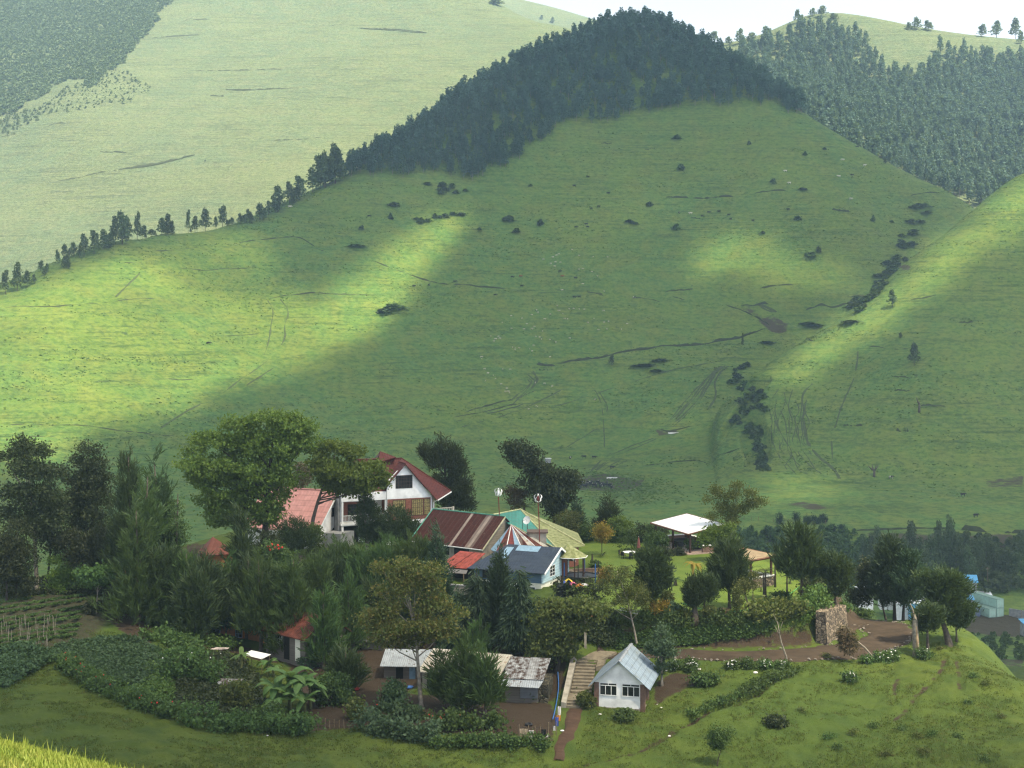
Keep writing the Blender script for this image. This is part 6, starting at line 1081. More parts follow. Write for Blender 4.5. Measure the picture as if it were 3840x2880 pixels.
# ------------------------------------------------------------------ things on the hills
def hit_on(fn, px, py, y0, y1, n=900):
    Y = np.linspace(y0, y1, n); X = (px - 1920) / F * Y; Z = (1240 - py) / F * Y; g = fn(X, Y); k = np.nonzero(Z <= g)[0]; i = k[0] if len(k) else int(np.argmin(Z - g)); return Vector((X[i], Y[i], g[i]))
def far_tree_mesh(seed, n, h, w, leaf, style='euc', lobes=5):
    g = random.Random(seed); gg = np.random.default_rng(seed); L = []
    for i in range(lobes):
        t = i / (lobes - 1); z = h * (.34 + .60 * t); r = w * (1 - .62 * t) * g.uniform(.8, 1.15); L.append((g.uniform(-.25, .25) * w, g.uniform(-.25, .25) * w, z, r, r, h * .16))
    Lb = np.array(L); li = gg.integers(0, lobes, n); u = unit(gg.normal(size=(n, 3))); P = Lb[li, :3] + u * Lb[li, 3:6] * (.55 + .5 * gg.random(n))[:, None]
    D = unit(u * [.5, .5, .2] + gg.normal(size=(n, 3)) * .7 + [0, 0, -.2]); s = leaf * (.6 + .8 * gg.random(n)); V = leaf_quads(P, D, s * 1.35, s, gg)
    r0 = .035 * w + .07; T = np.array([[(-r0, 0, -1), (r0, 0, -1), (r0 * .5, 0, h * .8), (-r0 * .5, 0, h * .8)], [(0, -r0, -1), (0, r0, -1), (0, r0 * .5, h * .8), (0, -r0 * .5, h * .8)]]).reshape(-1, 3); return V, T
EUC = [far_tree_mesh(40 + i, 330, 12.5, 2.9 + .5 * (i % 3), .85, lobes=7) for i in range(5)]
EUC_ME = []
for V, T in EUC:
    A = np.r_[V, T]; me = np_mesh('eucalyptus', A, np.arange(len(A)).reshape(-1, 4), mi=np.r_[np.zeros(len(V) // 4, int), np.ones(len(T) // 4, int)]); me.materials.append(L_forest); me.materials.append(M_barkpale); EUC_ME.append(me)
def wood(name, P, kinds, scale, seed, mats):
    g = np.random.default_rng(seed); Vs = []; mi = []
    for i, p in enumerate(P):
        V, T = kinds[g.integers(len(kinds))]; a = g.random() * 6.28; c, s = math.cos(a), math.sin(a); k = scale * g.uniform(.6, 1.35); A = np.r_[V, T]; kx = k * g.uniform(.85, 1.2)
        Vs.append(np.c_[(A[:, 0] * c - A[:, 1] * s) * kx, (A[:, 0] * s + A[:, 1] * c) * kx, A[:, 2] * k] + p); mi += [0] * (len(V) // 4) + [1] * (len(T) // 4)
    A = np.concatenate(Vs); o = link(name, np_mesh(name, A, np.arange(len(A)).reshape(-1, 4), mi=mi), mats); o['kind'] = 'stuff'; return o
def single(me, p, k, a, name, label, cat, group, kx=None):
    o = bpy.data.objects.new(name, me); COL.objects.link(o); o.location = p; o.scale = (kx or k, kx or k, k); o.rotation_euler = (0, 0, a); return tag(o, label, cat, group)
def scatter(fn, poly, n, y0, y1, u0, u1, seed, thr=None, spacing=0.):
    g = np.random.default_rng(seed); Y = y0 + (y1 - y0) * g.random(n * 9); u = u0 + (u1 - u0) * g.random(n * 9); X = u * Y; Z = fn(X, Y); px = 1920 + F * X / Y; py = 1240 - F * Z / Y
    k = poly_sd(px, py, np.array(poly, float)) + 70 * fbm(px * .02, py * .02, 3) > 0
    if thr is not None: k &= thr(px, py, X, Y, g)
    Q = np.c_[X, Y, Z][k]
    if spacing:
        seen = set(); R_ = []
        for q in Q:
            c = (int(q[0] // spacing), int(q[1] // (spacing * 1.3)))
            if c in seen: continue
            seen.add(c); R_.append(q)
        Q = np.array(R_)
    return Q[:n]
# dark wood on the middle hill
MW = [(1215, 690), (1354, 672), (1510, 660), (1614, 664), (1840, 668), (1944, 580), (2083, 492), (2187, 458), (2300, 448), (2413, 440), (2569, 408), (2778, 384), (2951, 410), (3040, 424), (3040, 380), (2900, 200), (2500, -60), (2100, -60), (1500, 450), (1215, 640)]
Q = scatter(Zg, MW, 2300, 880, 1115, -.14, .23, 31, lambda px, py, X, Y, g: ~((abs(px - 2395) < 22) & (py > 330)) | (g.random(px.shape) < .25), 5.0)
Q = Q[np.argsort(Q[:, 1] + (rng.random(len(Q)) * 30))]; NI = 240
for i, p in enumerate(Q[:NI]): single(EUC_ME[i % 5], p, random.uniform(.75, 1.2), random.random() * 6.28, 'eucalyptus_tree', 'slender dark eucalyptus at the lower edge of the wood on the middle hill', 'tree', 'eucalyptus trees edging the hill wood', random.uniform(.75, 1.15))
wood('forest', Q[NI:], EUC, 1.0, 5, [L_forest, M_barkpale])
# wood on the right hand far hill
EP = [(2720, 300), (2790, 210), (2880, 150), (2960, 120), (3060, 120), (3200, 130), (3330, 160), (3450, 165), (3560, 200), (3680, 225), (3760, 185), (3990, 180), (3990, 760), (3700, 780), (3560, 740), (3440, 700), (3300, 620), (3150, 560), (3060, 500), (2980, 440), (2900, 400)]
def ethr(px, py, X, Y, g):
    d = .42 + .70 * sstep(180, 430, py) + .25 * sstep(3300, 2900, px) * 0; d = d - .16 * ((px > 3150) & (px < 3480) & (py < 330)) - .15 * ((px > 3560) & (py < 260)); return vnoise(X * .03, Y * .03) * .5 + g.random(px.shape) * .6 < d
Q2 = scatter(ET, EP, 2400, 1030, 1480, .14, .40, 32, ethr, 5.2); wood('forest', Q2, EUC, 1.05, 6, [L_forest, M_barkpale])
# scrub on the shaded upper left slope
SB = [far_tree_mesh(70 + i, 44, 3.6, 2.0, 1.1, lobes=3) for i in range(3)]
DP = [(-200, -80), (680, -30), (640, 20), (560, 110), (440, 250), (330, 330), (250, 300), (120, 390), (40, 430), (-200, 520)]
Q3 = scatter(DT, DP, 5600, 1180, 1760, -.44, -.22, 33, lambda px, py, X, Y, g: vnoise(X * .02, Y * .02) * .5 + g.random(px.shape) * .6 > .16, 3.4); wood('scrub', Q3, SB, 1.1, 7, [L_euc, M_bark])
Q3 = scatter(DT, [(420, 260), (560, 330), (430, 400), (250, 430), (80, 480), (-100, 560), (-100, 480), (120, 400), (250, 330)], 1500, 1150, 1500, -.44, -.24, 34, None, 4); wood('scrub', Q3, SB, .6, 8, [L_euc, M_bark])
# rows of trees along the ridge on the left
D3 = lambda x, y: (x / 1.475, y / 1.475)
RT = [(30, 1630, 1500, 25), (95, 1610, 1460, 35), (150, 1590, 1500, 25), (190, 1570, 1520, 15), (225, 1500, 1445, 18), (258, 1510, 1460, 16), (245, 1525, 1490, 14), (320, 1460, 1385, 16), (355, 1400, 1355, 22), (370, 1480, 1410, 22), (408, 1420, 1345, 28), (465, 1420, 1300, 30), (520, 1405, 1280, 32), (575, 1380, 1275, 35), (610, 1370, 1290, 28), (630, 1360, 1200, 30), (675, 1350, 1180, 38), (710, 1320, 1210, 25), (760, 1320, 1185, 25), (790, 1300, 1250, 28), (840, 1300, 1270, 25), (895, 1300, 1210, 28), (925, 1295, 1190, 32), (950, 1295, 1225, 18), (1042, 1225, 1165, 14), (1078, 1280, 1200, 25), (1135, 1275, 1160, 33), (1195, 1255, 1200, 14), (1230, 1250, 1145, 28), (1280, 1245, 1205, 20), (1330, 1240, 1185, 22), (1378, 1230, 1160, 22), (1435, 1215, 1130, 30), (1485, 1190, 1115, 25), (1540, 1170, 1035, 45), (1600, 1130, 1010, 30), (1655, 1110, 980, 35), (1730, 1065, 935, 45), (1790, 1030, 850, 40), (1840, 1010, 800, 40)]
EUB = []
for i in range(4):
    V, T = far_tree_mesh(140 + i, 420, 10, 3.2, .75, lobes=6); A = np.r_[V, T]; me = np_mesh('eucalyptus', A, np.arange(len(A)).reshape(-1, 4), mi=np.r_[np.zeros(len(V) // 4, int), np.ones(len(T) // 4, int)]); me.materials.append(L_euc); me.materials.append(M_bark); EUB.append(me)
for i, (x, y, t, w) in enumerate(RT):
    p = hit(*D3(x, y), y0=500); tp = (1240 - t / 1.475) / F * p.y; h = max(3.5, tp - p.z); k = h / 10; single(EUB[i % 4], p, k, i * 1.3, 'ridge_tree', 'dark feathery tree in the broken row along the left grassy ridge', 'tree', 'trees along the left ridge', max(.35, w / 1.475 / F * p.y / 3.0))
for i in range(34):
    x, y, t, w = RT[random.choice(list(range(8, 27)) + list(range(29, 40)))]; x += random.uniform(-26, 26); p = hit(*D3(x, y + 6), y0=500); k = random.uniform(.35, .95) * (y - t) / 1.475 / F * p.y / 10; single(EUB[i % 4], p, max(.25, k), i * 1.9, 'ridge_tree', 'dark feathery tree in the broken row along the left grassy ridge', 'tree', 'trees along the left ridge', max(.3, k * random.uniform(.8, 1.3)))
D5 = lambda x, y: (2340 + x / 1.475, y / 1.475)
for i, (x, y, t, w, lab) in enumerate(((960, 130, 55, 20, 'leftmost tall tree on the summit of the right hill'), (985, 150, 85, 25, 'tree just below the leftmost summit tree'), (1042, 90, 48, 22, 'middle tree on the summit of the right hill'), (1092, 95, 32, 30, 'highest tree on the summit of the right hill'), (1160, 105, 75, 28, 'rounded low tree right of the summit'), (1575, 165, 125, 20, 'left tree of the clump halfway along the right skyline'), (1620, 165, 98, 30, 'tallest tree of the clump halfway along the right skyline'), (1685, 172, 115, 30, 'right tree of the clump halfway along the right skyline'), (1980, 205, 140, 28, 'bushy tree starting the last skyline clump'), (2060, 205, 120, 34, 'open tree in the last skyline clump'), (2165, 205, 105, 32, 'tallest tree of the last skyline clump'), (2195, 245, 180, 20, 'low tree under the last skyline clump'), (500, 230, 175, 30, 'hazy tree in the saddle between the two hills'), (580, 250, 205, 25, 'small hazy tree in the saddle'), (640, 245, 165, 30, 'hazy spreading tree right of the saddle gap'), (700, 250, 180, 35, 'hazy dense tree at the foot of the right summit'), (790, 230, 150, 30, 'tree climbing the left shoulder of the right hill'))):
    q = D5(x, y); p = hit_on(ET, q[0], q[1], 1000, 1600); h = max(5, (1240 - t / 1.475) / F * p.y - p.z); single(EUB[i % 4], p, h / 10, i * 2.1, 'skyline_tree', lab, 'tree', 'trees on the right skyline', w / 1.475 / F * p.y / 3.0)
for i, (x, y, t, w, lab) in enumerate(((2032, 75, 58, 7, 'left one of two lone trees on the distant slope'), (2072, 88, 66, 9, 'right one of two lone trees on the distant slope'), (1860, 20, -5, 30, 'clump of bushes on the far upper ridge'))):
    p = hit_on(GT if x > 2000 else DT, x, y, 1500, 2590); h = (y - t) / F * p.y; single(EUB[i], p, h / 10, i, 'distant_tree', lab, 'tree', 'lone trees on the distant slopes', w / F * p.y / 3)
# ---- earth banks, ditches and cattle tracks
M_bank = dirt_mat('bank_soil', (.034, .042, .022), (.07, .07, .04)); M_track = dirt_mat('track_soil', (.052, .068, .030), (.08, .08, .045))
def scarp(line, h, seed=1, fn=None, y0=300, y1=1100, name='earth_bank', gaps=True):
    H = [hit(*p, y0=y0) if fn is None else hit_on(fn, p[0], p[1], y0, y1) for p in line]; f = fn or Zg
    P = smooth_line(H, 1.2) if len(H) > 2 else np.c_[np.linspace(H[0].x, H[-1].x, 30), np.linspace(H[0].y, H[-1].y, 30)]
    n = len(P); t = np.linspace(0, 1, n); hh = h * (.35 + 1.1 * vnoise(np.arange(n) * .45, seed * 3.3)) * np.minimum(1, 9 * np.minimum(t, 1 - t) + .12); hh = hh * (1 if not gaps else 1) * np.maximum(0 if gaps else .75, sstep(.22, .5, vnoise(np.arange(n) * .13, seed * 9.1) + .5 * vnoise(np.arange(n) * .9, seed * 2.1) - .1)) - .12; yy = P[:, 1] + 2.6 * (fbm(np.arange(n) * .11, seed * 1.7 + np.zeros(n), 3))
    z = f(P[:, 0], yy); A = np.c_[P[:, 0], yy - .25, z - .5]; B = np.c_[P[:, 0], yy, z + hh]; C2 = np.c_[P[:, 0], yy + 2.2, f(P[:, 0], yy + 2.2) - .3]
    V = np.r_[A, B, C2]; i = np.arange(n - 1); Fc = np.r_[np.c_[i, i + 1, n + i + 1, n + i], np.c_[n + i, n + i + 1, 2 * n + i + 1, 2 * n + i]]
    o = link(name, np_mesh(name, V, Fc, False, np.r_[np.zeros(n - 1, int), np.ones(n - 1, int)]), [M_bank, M_farhill if fn else M_hill]); o['kind'] = 'structure'
    if not fn:
        for m in (0,): pass
D6 = lambda L: [(1700 + x / 1.843, 900 + y / 1.843) for x, y in L]
D7 = lambda L: [(2640 + x / 1.843, 900 + y / 1.843) for x, y in L]
D8 = lambda L: [(x / 1.843, 900 + y / 1.843) for x, y in L]
D4 = lambda L: [(1100 + x / 1.475, y / 1.475) for x, y in L]
D3L = lambda L: [D3(*p) for p in L]
D5L = lambda L: [D5(*p) for p in L]
SCARPS = [(D6([(545, 850), (650, 872), (715, 865)]), 1.5), (D6([(710, 852), (860, 835), (980, 825), (1080, 800), (1220, 765), (1340, 755), (1430, 735), (1590, 740), (1760, 715), (1980, 685), (2100, 630), (2185, 598)]), 1.7), (D6([(590, 898), (690, 900)]), 1.2), (D8([(1850, 405), (1970, 378), (2060, 380), (2160, 368), (2300, 372), (2450, 378), (2620, 385)]), .9), (D8([(0, 472), (250, 462), (500, 450), (730, 440), (900, 405), (1100, 408), (1260, 412)]), .55), (D8([(0, 1278), (200, 1280), (610, 1280), (700, 1300), (850, 1325), (1050, 1340), (1300, 1360)]), .75), (D8([(180, 1355), (400, 1370), (600, 1388)]), .6), (D8([(550, 992), (900, 975), (1250, 965), (1400, 960)]), .6), (D8([(1000, 700), (1250, 692), (1500, 660), (1800, 640)]), .35), (D8([(830, 160), (990, 158)]), .4), (D8([(1180, 190), (1400, 200), (1760, 185)]), .5), (D8([(1050, 75), (1250, 65), (1400, 50)]), .5),
  (D5L([(250, 1090), (450, 1097), (620, 1085)]), 1.3), (D5L([(720, 1072), (800, 1055), (910, 1050)]), 1.0), (D5L([(1150, 1160), (1250, 1172)]), 1.6), (D5L([(1570, 1090), (1640, 1065), (1740, 1065)]), .9), (D5L([(370, 1206), (440, 1212)]), .8), (D5L([(750, 1590), (860, 1582), (980, 1575)]), .9), (D5L([(220, 1620), (300, 1605), (380, 1598)]), .8), (D7([(700, 480), (830, 452), (900, 475), (1000, 440)]), 1.5), (D7([(980, 392), (1080, 385), (1190, 370)]), 2.0), (D7([(150, 455), (300, 500), (400, 560), (470, 600)]), 1.3), (D7([(250, 450), (360, 455), (450, 440)]), 1.4),
  (D6([(0, 1225), (150, 1205), (280, 1175), (420, 1140), (510, 1120)]), .8), (D6([(60, 1200), (240, 1150), (400, 1105), (480, 1080), (600, 1025)]), .9), (D6([(0, 1260), (200, 1205), (360, 1180), (510, 1125)]), .7), (D4([(430, 1440), (570, 1492), (700, 1545), (900, 1578), (1200, 1597)]), .8), (D3L([(1290, 1350), (1390, 1330), (1560, 1318), (1650, 1308), (1720, 1350), (1780, 1385), (1870, 1402)]), 1.0), (D4([(1620, 1610), (1680, 1625), (1730, 1640)]), .8), (D4([(2080, 1600), (2150, 1608), (2220, 1595)]), .8), (D4([(2060, 1090), (2200, 1092)]), .9), (D4([(1130, 1120), (1220, 1120)]), .5), (D4([(1700, 793), (1765, 793)]), .7), (D4([(1940, 830), (2005, 820)]), .7), (D6([(920, 355), (990, 370), (1050, 390)]), .8), (D6([(1250, 400), (1350, 412), (1440, 430)]), .8), (D6([(1500, 365), (1600, 345), (1660, 340)]), .9), (D6([(1510, 390), (1630, 428)]), .8),
  (D7([(1100, 742), (1200, 735), (1290, 762), (1430, 750)]), .8), (D7([(960, 1287), (1100, 1287)]), 1.0), (D7([(1330, 1322), (1415, 1325)]), 1.6), (D7([(1310, 947), (1420, 950)]), .7), (D7([(1500, 1147), (1700, 1150)]), .7), (D7([(1760, 568), (1860, 568)]), .8), (D7([(1310, 1040), (1430, 1043)]), .7), (D7([(1420, 410), (1540, 395), (1630, 370)]), .8),
  ([(3604, 1984), (3660, 1990), (3710, 1994)], 1.7), ([(3765, 1998), (3840, 2000), (3960, 2003)], 1.7), ([(3200, 1992), (3400, 1985), (3600, 1982)], .8), (D6([(1280, 1562), (1500, 1540), (1700, 1510), (1860, 1500), (2060, 1485)]), .45), (D6([(1380, 1290), (1480, 1330), (1560, 1310), (1660, 1280)]), .8), (D7([(600, 725), (640, 720), (710, 705), (790, 697)]), 1.5), (D6([(1910, 1480), (2000, 1550), (2100, 1620)]), .35), ([(2640, 1960), (2700, 1990), (2760, 1996), (2840, 1990)], .8)]
for i, (L, h) in enumerate(SCARPS): scarp(L, h * (.62 if L[0][0] < 1300 else .85), i + 1, gaps=i not in (1, 3, 5, 19, 20))
for i, (L, h) in enumerate([(D3L([(940, 408), (1100, 398), (1300, 392), (1640, 385)]), 1.3), (D3L([(280, 1015), (440, 985), (600, 950), (860, 915), (1080, 855)]), 1.5), (D3L([(840, 212), (1000, 200), (1110, 195)]), 1.2), (D3L([(255, 712), (310, 695), (390, 687)]), 2.2), (D3L([(1250, 495), (1360, 500), (1760, 490)]), 1.0), (D3L([(1500, 780), (1700, 775), (1830, 760), (1990, 763)]), 1.4), (D3L([(1020, 112), (1160, 108)]), .9), (D3L([(1160, 532), (1240, 532)]), 1.1), (D3L([(540, 842), (700, 845)]), .9), (D3L([(1730, 135), (1860, 148)]), .9), (D4([(370, 155), (520, 160), (740, 178)]), 1.0), (D4([(420, 418), (640, 415), (880, 425)]), .8), (D3L([(0, 760), (140, 740)]), 1.0), (D3L([(1130, 888), (1140, 886)]), .8)]): scarp(L, h, 60 + i, DT, 900, 1900)
def ribbon(name, P, w, mat, lift=.06, cross=3, wob=.25, seed=1, fn=None):
    f = fn or Zg; n = len(P); T = np.gradient(P, axis=0); T /= np.linalg.norm(T, axis=1, keepdims=True) + 1e-9; Nn = np.c_[-T[:, 1], T[:, 0]]; w = np.broadcast_to(w, (n,)); V = []
    for j in range(cross):
        s = j / (cross - 1) - .5; ed = wob * (vnoise(np.arange(n) * .37 + j * 9, seed * 5.1 + np.zeros(n)) - .5) * (abs(s) > .4); q = P + Nn * ((s * 2 * w + ed)[:, None]); V.append(np.c_[q, f(q[:, 0], q[:, 1]) + lift - (.12 if abs(s) > .4 else 0)])
    V = np.stack(V, 1).reshape(-1, 3); return np_mesh(name, V, grid_faces(n, cross)[:, ::-1], True)
tr = link('dirt_road', ribbon('dirt_road', ROAD, road_w(len(ROAD)), M_road, .05, 11, .9, 3), M_road); tr['kind'] = 'structure'
tr = link('footpath', ribbon('footpath', PATH, np.linspace(.35, .75, len(PATH)), M_dirt, .05, 7, .5, 4), M_dirt); tr['kind'] = 'structure'
def tracks():
    g = random.Random(11); Vs = []; Fs = []; nv = 0
    def add(line, w=.35):
        nonlocal nv
        P = smooth_line([hit(*p, y0=300) for p in line], 1.3); P = P + np.c_[np.zeros(len(P)), np.zeros(len(P))]; me = ribbon('t', P, w * (.6 + .8 * vnoise(np.arange(len(P)) * .5, g.random() * 50 + np.zeros(len(P)))), None, .16, 3, .3, g.random() * 20); n = len(me.vertices); co = np.zeros(n * 3, np.float32); me.vertices.foreach_get('co', co); Vs.append(co.reshape(-1, 3)); Fs.append(np.array([p.vertices[:] for p in me.polygons]) + nv); nv += n; bpy.data.meshes.remove(me)
    def wavy(line, amp): return [(x + g.uniform(-amp, amp), y + g.uniform(-amp, amp) * .4) for x, y in line]
    for k in range(7): o = k / 6; add(wavy(D6([(1880 - 60 * o, 870 + 10 * o), (1740 + 60 * o, 960), (1620 + 110 * o, 1090), (1550 + 90 * o, 1190), (1440 + 60 * o, 1295)]), 6), .38)
    for k in range(12): o = k / 11; add(wavy(D7([(500 + 230 * o, 1010 + 60 * g.random()), (480 + 220 * o, 1100), (466 + 240 * o, 1180), (460 + 250 * o, 1250), (475 + 225 * o, 1320), (490 + 200 * o, 1390), (505 + 210 * o, 1440), (520 + 220 * o, 1490), (570 + 230 * o, 1560 + 30 * g.random()), (640 + 210 * o, 1620)][(k * 2) % 3:10 - (k % 4)]), 15), .20)
    add(D7([(690, 1250), (710, 1400), (790, 1500), (900, 1580), (940, 1655)]), .7); add(D7([(490, 1250), (550, 1370), (620, 1470), (560, 1560)]), .5); add(wavy(D7([(740, 1000), (660, 1080), (700, 1180), (690, 1250)]), 8), .5)
    add(wavy(D7([(1060, 770), (1055, 850), (1030, 970), (960, 1130), (905, 1300)]), 3), .4); add(wavy(D7([(878, 1390), (890, 1520)]), 2), .3); add(D6([(1380, 1370), (1250, 1415), (1120, 1470), (1020, 1520), (970, 1585)]), .5); add(D6([(1400, 1375), (1280, 1430), (1140, 1480), (1040, 1540), (985, 1590)]), .4); add(D6([(670, 1490), (800, 1420), (980, 1310)]), .3); add(D6([(980, 1310), (1100, 1295), (1380, 1290), (1600, 1290)]), .3)
    add(D6([(860, 975), (950, 1000), (1020, 1100), (1040, 1250), (1045, 1440)]), .3); add(D6([(1010, 1050), (1070, 1150), (1060, 1190)]), .3); add(D6([(700, 1150), (980, 1060), (1300, 960), (1600, 880), (1800, 850), (1960, 800)]), .35); add(D6([(1900, 870), (1830, 930), (1800, 1000), (1820, 1070), (1780, 1150), (1720, 1210)]), .55); add(D6([(60, 1290), (300, 1230), (560, 1130), (700, 1060), (820, 1000)]), .35)
    for a in (D8([(1850, 420), (1890, 490), (1875, 580), (1865, 690), (1820, 800)]), D8([(1940, 410), (2000, 490), (1960, 590), (1980, 680), (1900, 780)]), D8([(1860, 830), (1560, 1040), (1300, 1180), (1100, 1310)]), D8([(1900, 880), (1700, 1010), (1450, 1150), (1250, 1290)][:2]), D8([(960, 230), (880, 310), (790, 400)])): add(wavy(a, 3), .35)
    for k in range(5): add(wavy(D6([(560 - 12 * k, 900 + 18 * k), (600 - 10 * k, 960 + 10 * k), (500 - 30 * k, 1060 + 20 * k)]), 12), .4)
    for k in range(5): o = k / 4; add(wavy(D6([(960 + 20 * k, 1600), (1000 + 40 * k, 1530), (1100 + 60 * k, 1470)]), 10), .45)
    for k in range(6): add(wavy(D7([(330 + 40 * k, 430 + 14 * k), (420 + 30 * k, 470 + 12 * k), (520 + 14 * k, 500 + 10 * k)]), 14), .8)
    me = np_mesh('cattle_track', np.concatenate(Vs), np.concatenate(Fs), True); o = link('cattle_track', me, M_track); o['kind'] = 'structure'
tracks()
# ---- bushes on the hillsides and in the gully
BU = []
for i in range(4):
    V, T = far_tree_mesh(90 + i, 200, 2.4, 1.7, .55, lobes=4); V = V.copy(); V[:, 2] -= .7; me = np_mesh('bush', V, np.arange(len(V)).reshape(-1, 4)); me.materials.append([L_hedge, L_euc, L_crop, L_hedge][i]); BU.append(me)
def hbush(px, py, w, k, label, group, i=0): p = hit(px, py, y0=300); single(BU[i % 4], p, k, i * 1.7, 'bush', label, 'bush', group, w / F * p.y / 1.8)
HB = D4([(350, 1365), (380, 1270), (540, 1210), (1035, 1272), (1235, 1285), (1195, 1222), (1855, 1228), (2125, 765), (2140, 935), (1890, 1240), (1965, 1138), (2120, 1270), (1310, 1030), (560, 1140), (1360, 1245)]) + D5L([(295, 768), (1030, 1415), (1075, 1395), (1105, 828), (1000, 858), (825, 1015), (985, 1050), (955, 1215), (1375, 1220), (1480, 1230), (690, 800), (320, 940), (765, 1290)])
for i, (x, y) in enumerate(HB): hbush(x, y, [44, 16, 12, 18, 22, 34, 22, 20, 16, 22, 18, 22, 12, 30, 18, 22, 28, 14, 12, 12, 14, 24, 20, 12, 12, 12, 16, 14][i % 28], .8 + .5 * (i % 3), 'small dark bush dotted on the open slope of the middle hill', 'bushes dotted on the middle hill', i)
hbush(1478, 1160, 58, 1.6, 'widest dark bush patch on the middle of the big slope', None, 0); hbush(1440, 1172, 34, 1.1, 'bush patch touching the widest one on the big slope', None, 2)
for i in range(14): a = random.random(); hbush(1560 + 200 * a + random.uniform(-20, 20), 830 - 26 * a + random.uniform(-8, 8), 18, .8, 'low bush in the thicket above the sunlit streak', 'thicket above the sunlit streak', i)
for i in range(16): hbush(1590 + random.random() * 160, 690 + random.random() * 40, 18, .8, 'bush at the foot of the hill wood', 'bushes at the foot of the hill wood', i)
GB = D7([(260, 890), (300, 870), (235, 950), (190, 990), (280, 1000), (340, 1040), (390, 1060), (420, 1090), (300, 1090), (250, 1120), (380, 1160), (430, 1180), (290, 1200), (220, 1240), (190, 1260), (320, 1290), (370, 1310), (340, 1340), (390, 1340), (300, 1330), (370, 1420), (400, 1440), (360, 1450), (400, 1490), (420, 1530), (370, 1550), (410, 1570), (430, 1590), (390, 1510)])
for i, (x, y) in enumerate(GB): hbush(x, y, 24, 1.15, 'dark bush growing in the eroded gully', 'bushes in the eroded gully', i)
GL = [(2790, 1365), (2740, 1430), (2800, 1480), (2850, 1500), (2790, 1545), (2745, 1580), (2820, 1615), (2845, 1680), (2850, 1760)]
for i in range(46):
    t = random.random() * 8; k = int(t); f = t - k; hbush(GL[k][0] + (GL[k + 1][0] - GL[k][0]) * f + random.uniform(-18, 18), GL[k][1] + (GL[k + 1][1] - GL[k][1]) * f + random.uniform(-12, 12), random.uniform(10, 20), random.uniform(.5, 1.0), 'dark bush growing in the eroded gully', 'bushes in the eroded gully', i)
for i in range(66):
    t = random.random(); L = [(3470, 760), (3380, 960), (3330, 1040), (3270, 1110), (3200, 1160)]; k = min(int(t * 4), 3); f = t * 4 - k; hbush(L[k][0] + (L[k + 1][0] - L[k][0]) * f + random.uniform(-26, 16), L[k][1] + (L[k + 1][1] - L[k][1]) * f + random.uniform(-14, 14) , random.uniform(16, 34), random.uniform(.7, 1.4), 'bush lining the deep fold between the two slopes', 'bushes in the fold between the slopes', i)
for i, (x, y, w) in enumerate(D6([(0, 0)]) and [(2420, 1370, 60), (2480, 1352, 44), (2470, 1392, 44), (2880, 1285, 36), (3040, 1215, 60), (3060, 1222, 40), (3200, 1208, 60)]): hbush(x, y, w, .55, 'patch of tall reeds on the valley floor', 'reed patches on the valley floor', [0, 0, 3, 2, 3, 0, 3][i])
for i, (bx, by, tx, w, lab) in enumerate(((2295, 1372, 1332, 12, 'small wind bent tree beside the long earth bank'), (2785, 1302, 1252, 6, 'thin pole like tree at the right end of the long earth bank'), (3428, 1372, 1290, 22, 'lone dark tree on the right slope'), (3348, 1152, 1088, 18, 'lone tree at the mouth of the fold between the slopes'), (3376, 1270, 1248, 8, 'small bush tree on the sunlit spur'), (3320, 614, 594, 8, 'tiny forked tree on the sunny shoulder'))):
    p = hit(bx, by, y0=300); h = (by - tx) / F * p.y; single(EUB[i % 4], p, h / 10, i, 'field_tree', lab, 'tree', None, w / F * p.y / 3)
def stump(px, py, top, arms, label):
    p = hit(px, py, y0=300); s = p.y / F; mb = MB(); h = (py - top) * s; mb.tube([(0, 0, -.3), (.1, 0, h * .55)], [.55, .4], 6)
    for dx, dy in arms: mb.tube([(.1, 0, h * .5), (dx * s * .6, 0, h * .75), (dx * s, .2, (py - dy) * s)], [.35, .28, .12], 5)
    r = empty('dead_tree', p, 0, label, 'tree'); mb.build('trunk', M_bark, r, True)
stump(3278, 1788, 1745, [(-22, 1746), (-8, 1742), (16, 1744), (8, 1740)], 'pollarded dead tree with spread stubs on the valley floor'); stump(3447, 1545, 1492, [(-10, 1490), (-2, 1510)], 'crooked dead trunk on the right slope')
# ---- cattle and sheep
def animal(h=1.4, L=2.1, mats=None, seed=1):
    mb = MB(); mb.tube([(-L * .5, 0, h * .74), (-L * .42, 0, h * .72), (-L * .1, 0, h * .66), (L * .25, 0, h * .70), (L * .38, 0, h * .76)], [h * .10, h * .21, h * .25, h * .22, h * .14], 8)
    mb.tube([(L * .34, 0, h * .76), (L * .47, 0, h * .78), (L * .56, 0, h * .66)], [h * .14, h * .10, h * .08], 7); mb.tube([(L * .53, 0, h * .74), (L * .62, 0, h * .58), (L * .66, 0, h * .50)], [h * .09, h * .07, h * .045], 6)
    for x in (-.36, .24):
        for y in (-.1, .1): mb.tube([(x * L, y * h, h * .58), (x * L + .02, y * h, h * .3), (x * L, y * h, 0)], [h * .09, h * .05, h * .04], 5)
    mb.tube([(-L * .5, 0, h * .76), (-L * .55, 0, h * .4)], [.03, .02], 4); mb.tube([(L * .5, .05, h * .78), (L * .5, h * .16, h * .8)], .03, 4); mb.tube([(L * .5, -.05, h * .78), (L * .5, -h * .16, h * .8)], .03, 4)
    me = mb.mesh('cow', True); me.materials.append(mats); return me
def coat(name, c1, c2, f=.5):
    m, nt = newmat(name); N = NT(nt); N.out(N.mix(N.rng(N.noise(N.coord(), 1.4, 2), f, f + .03), c1, c2), .85); return m
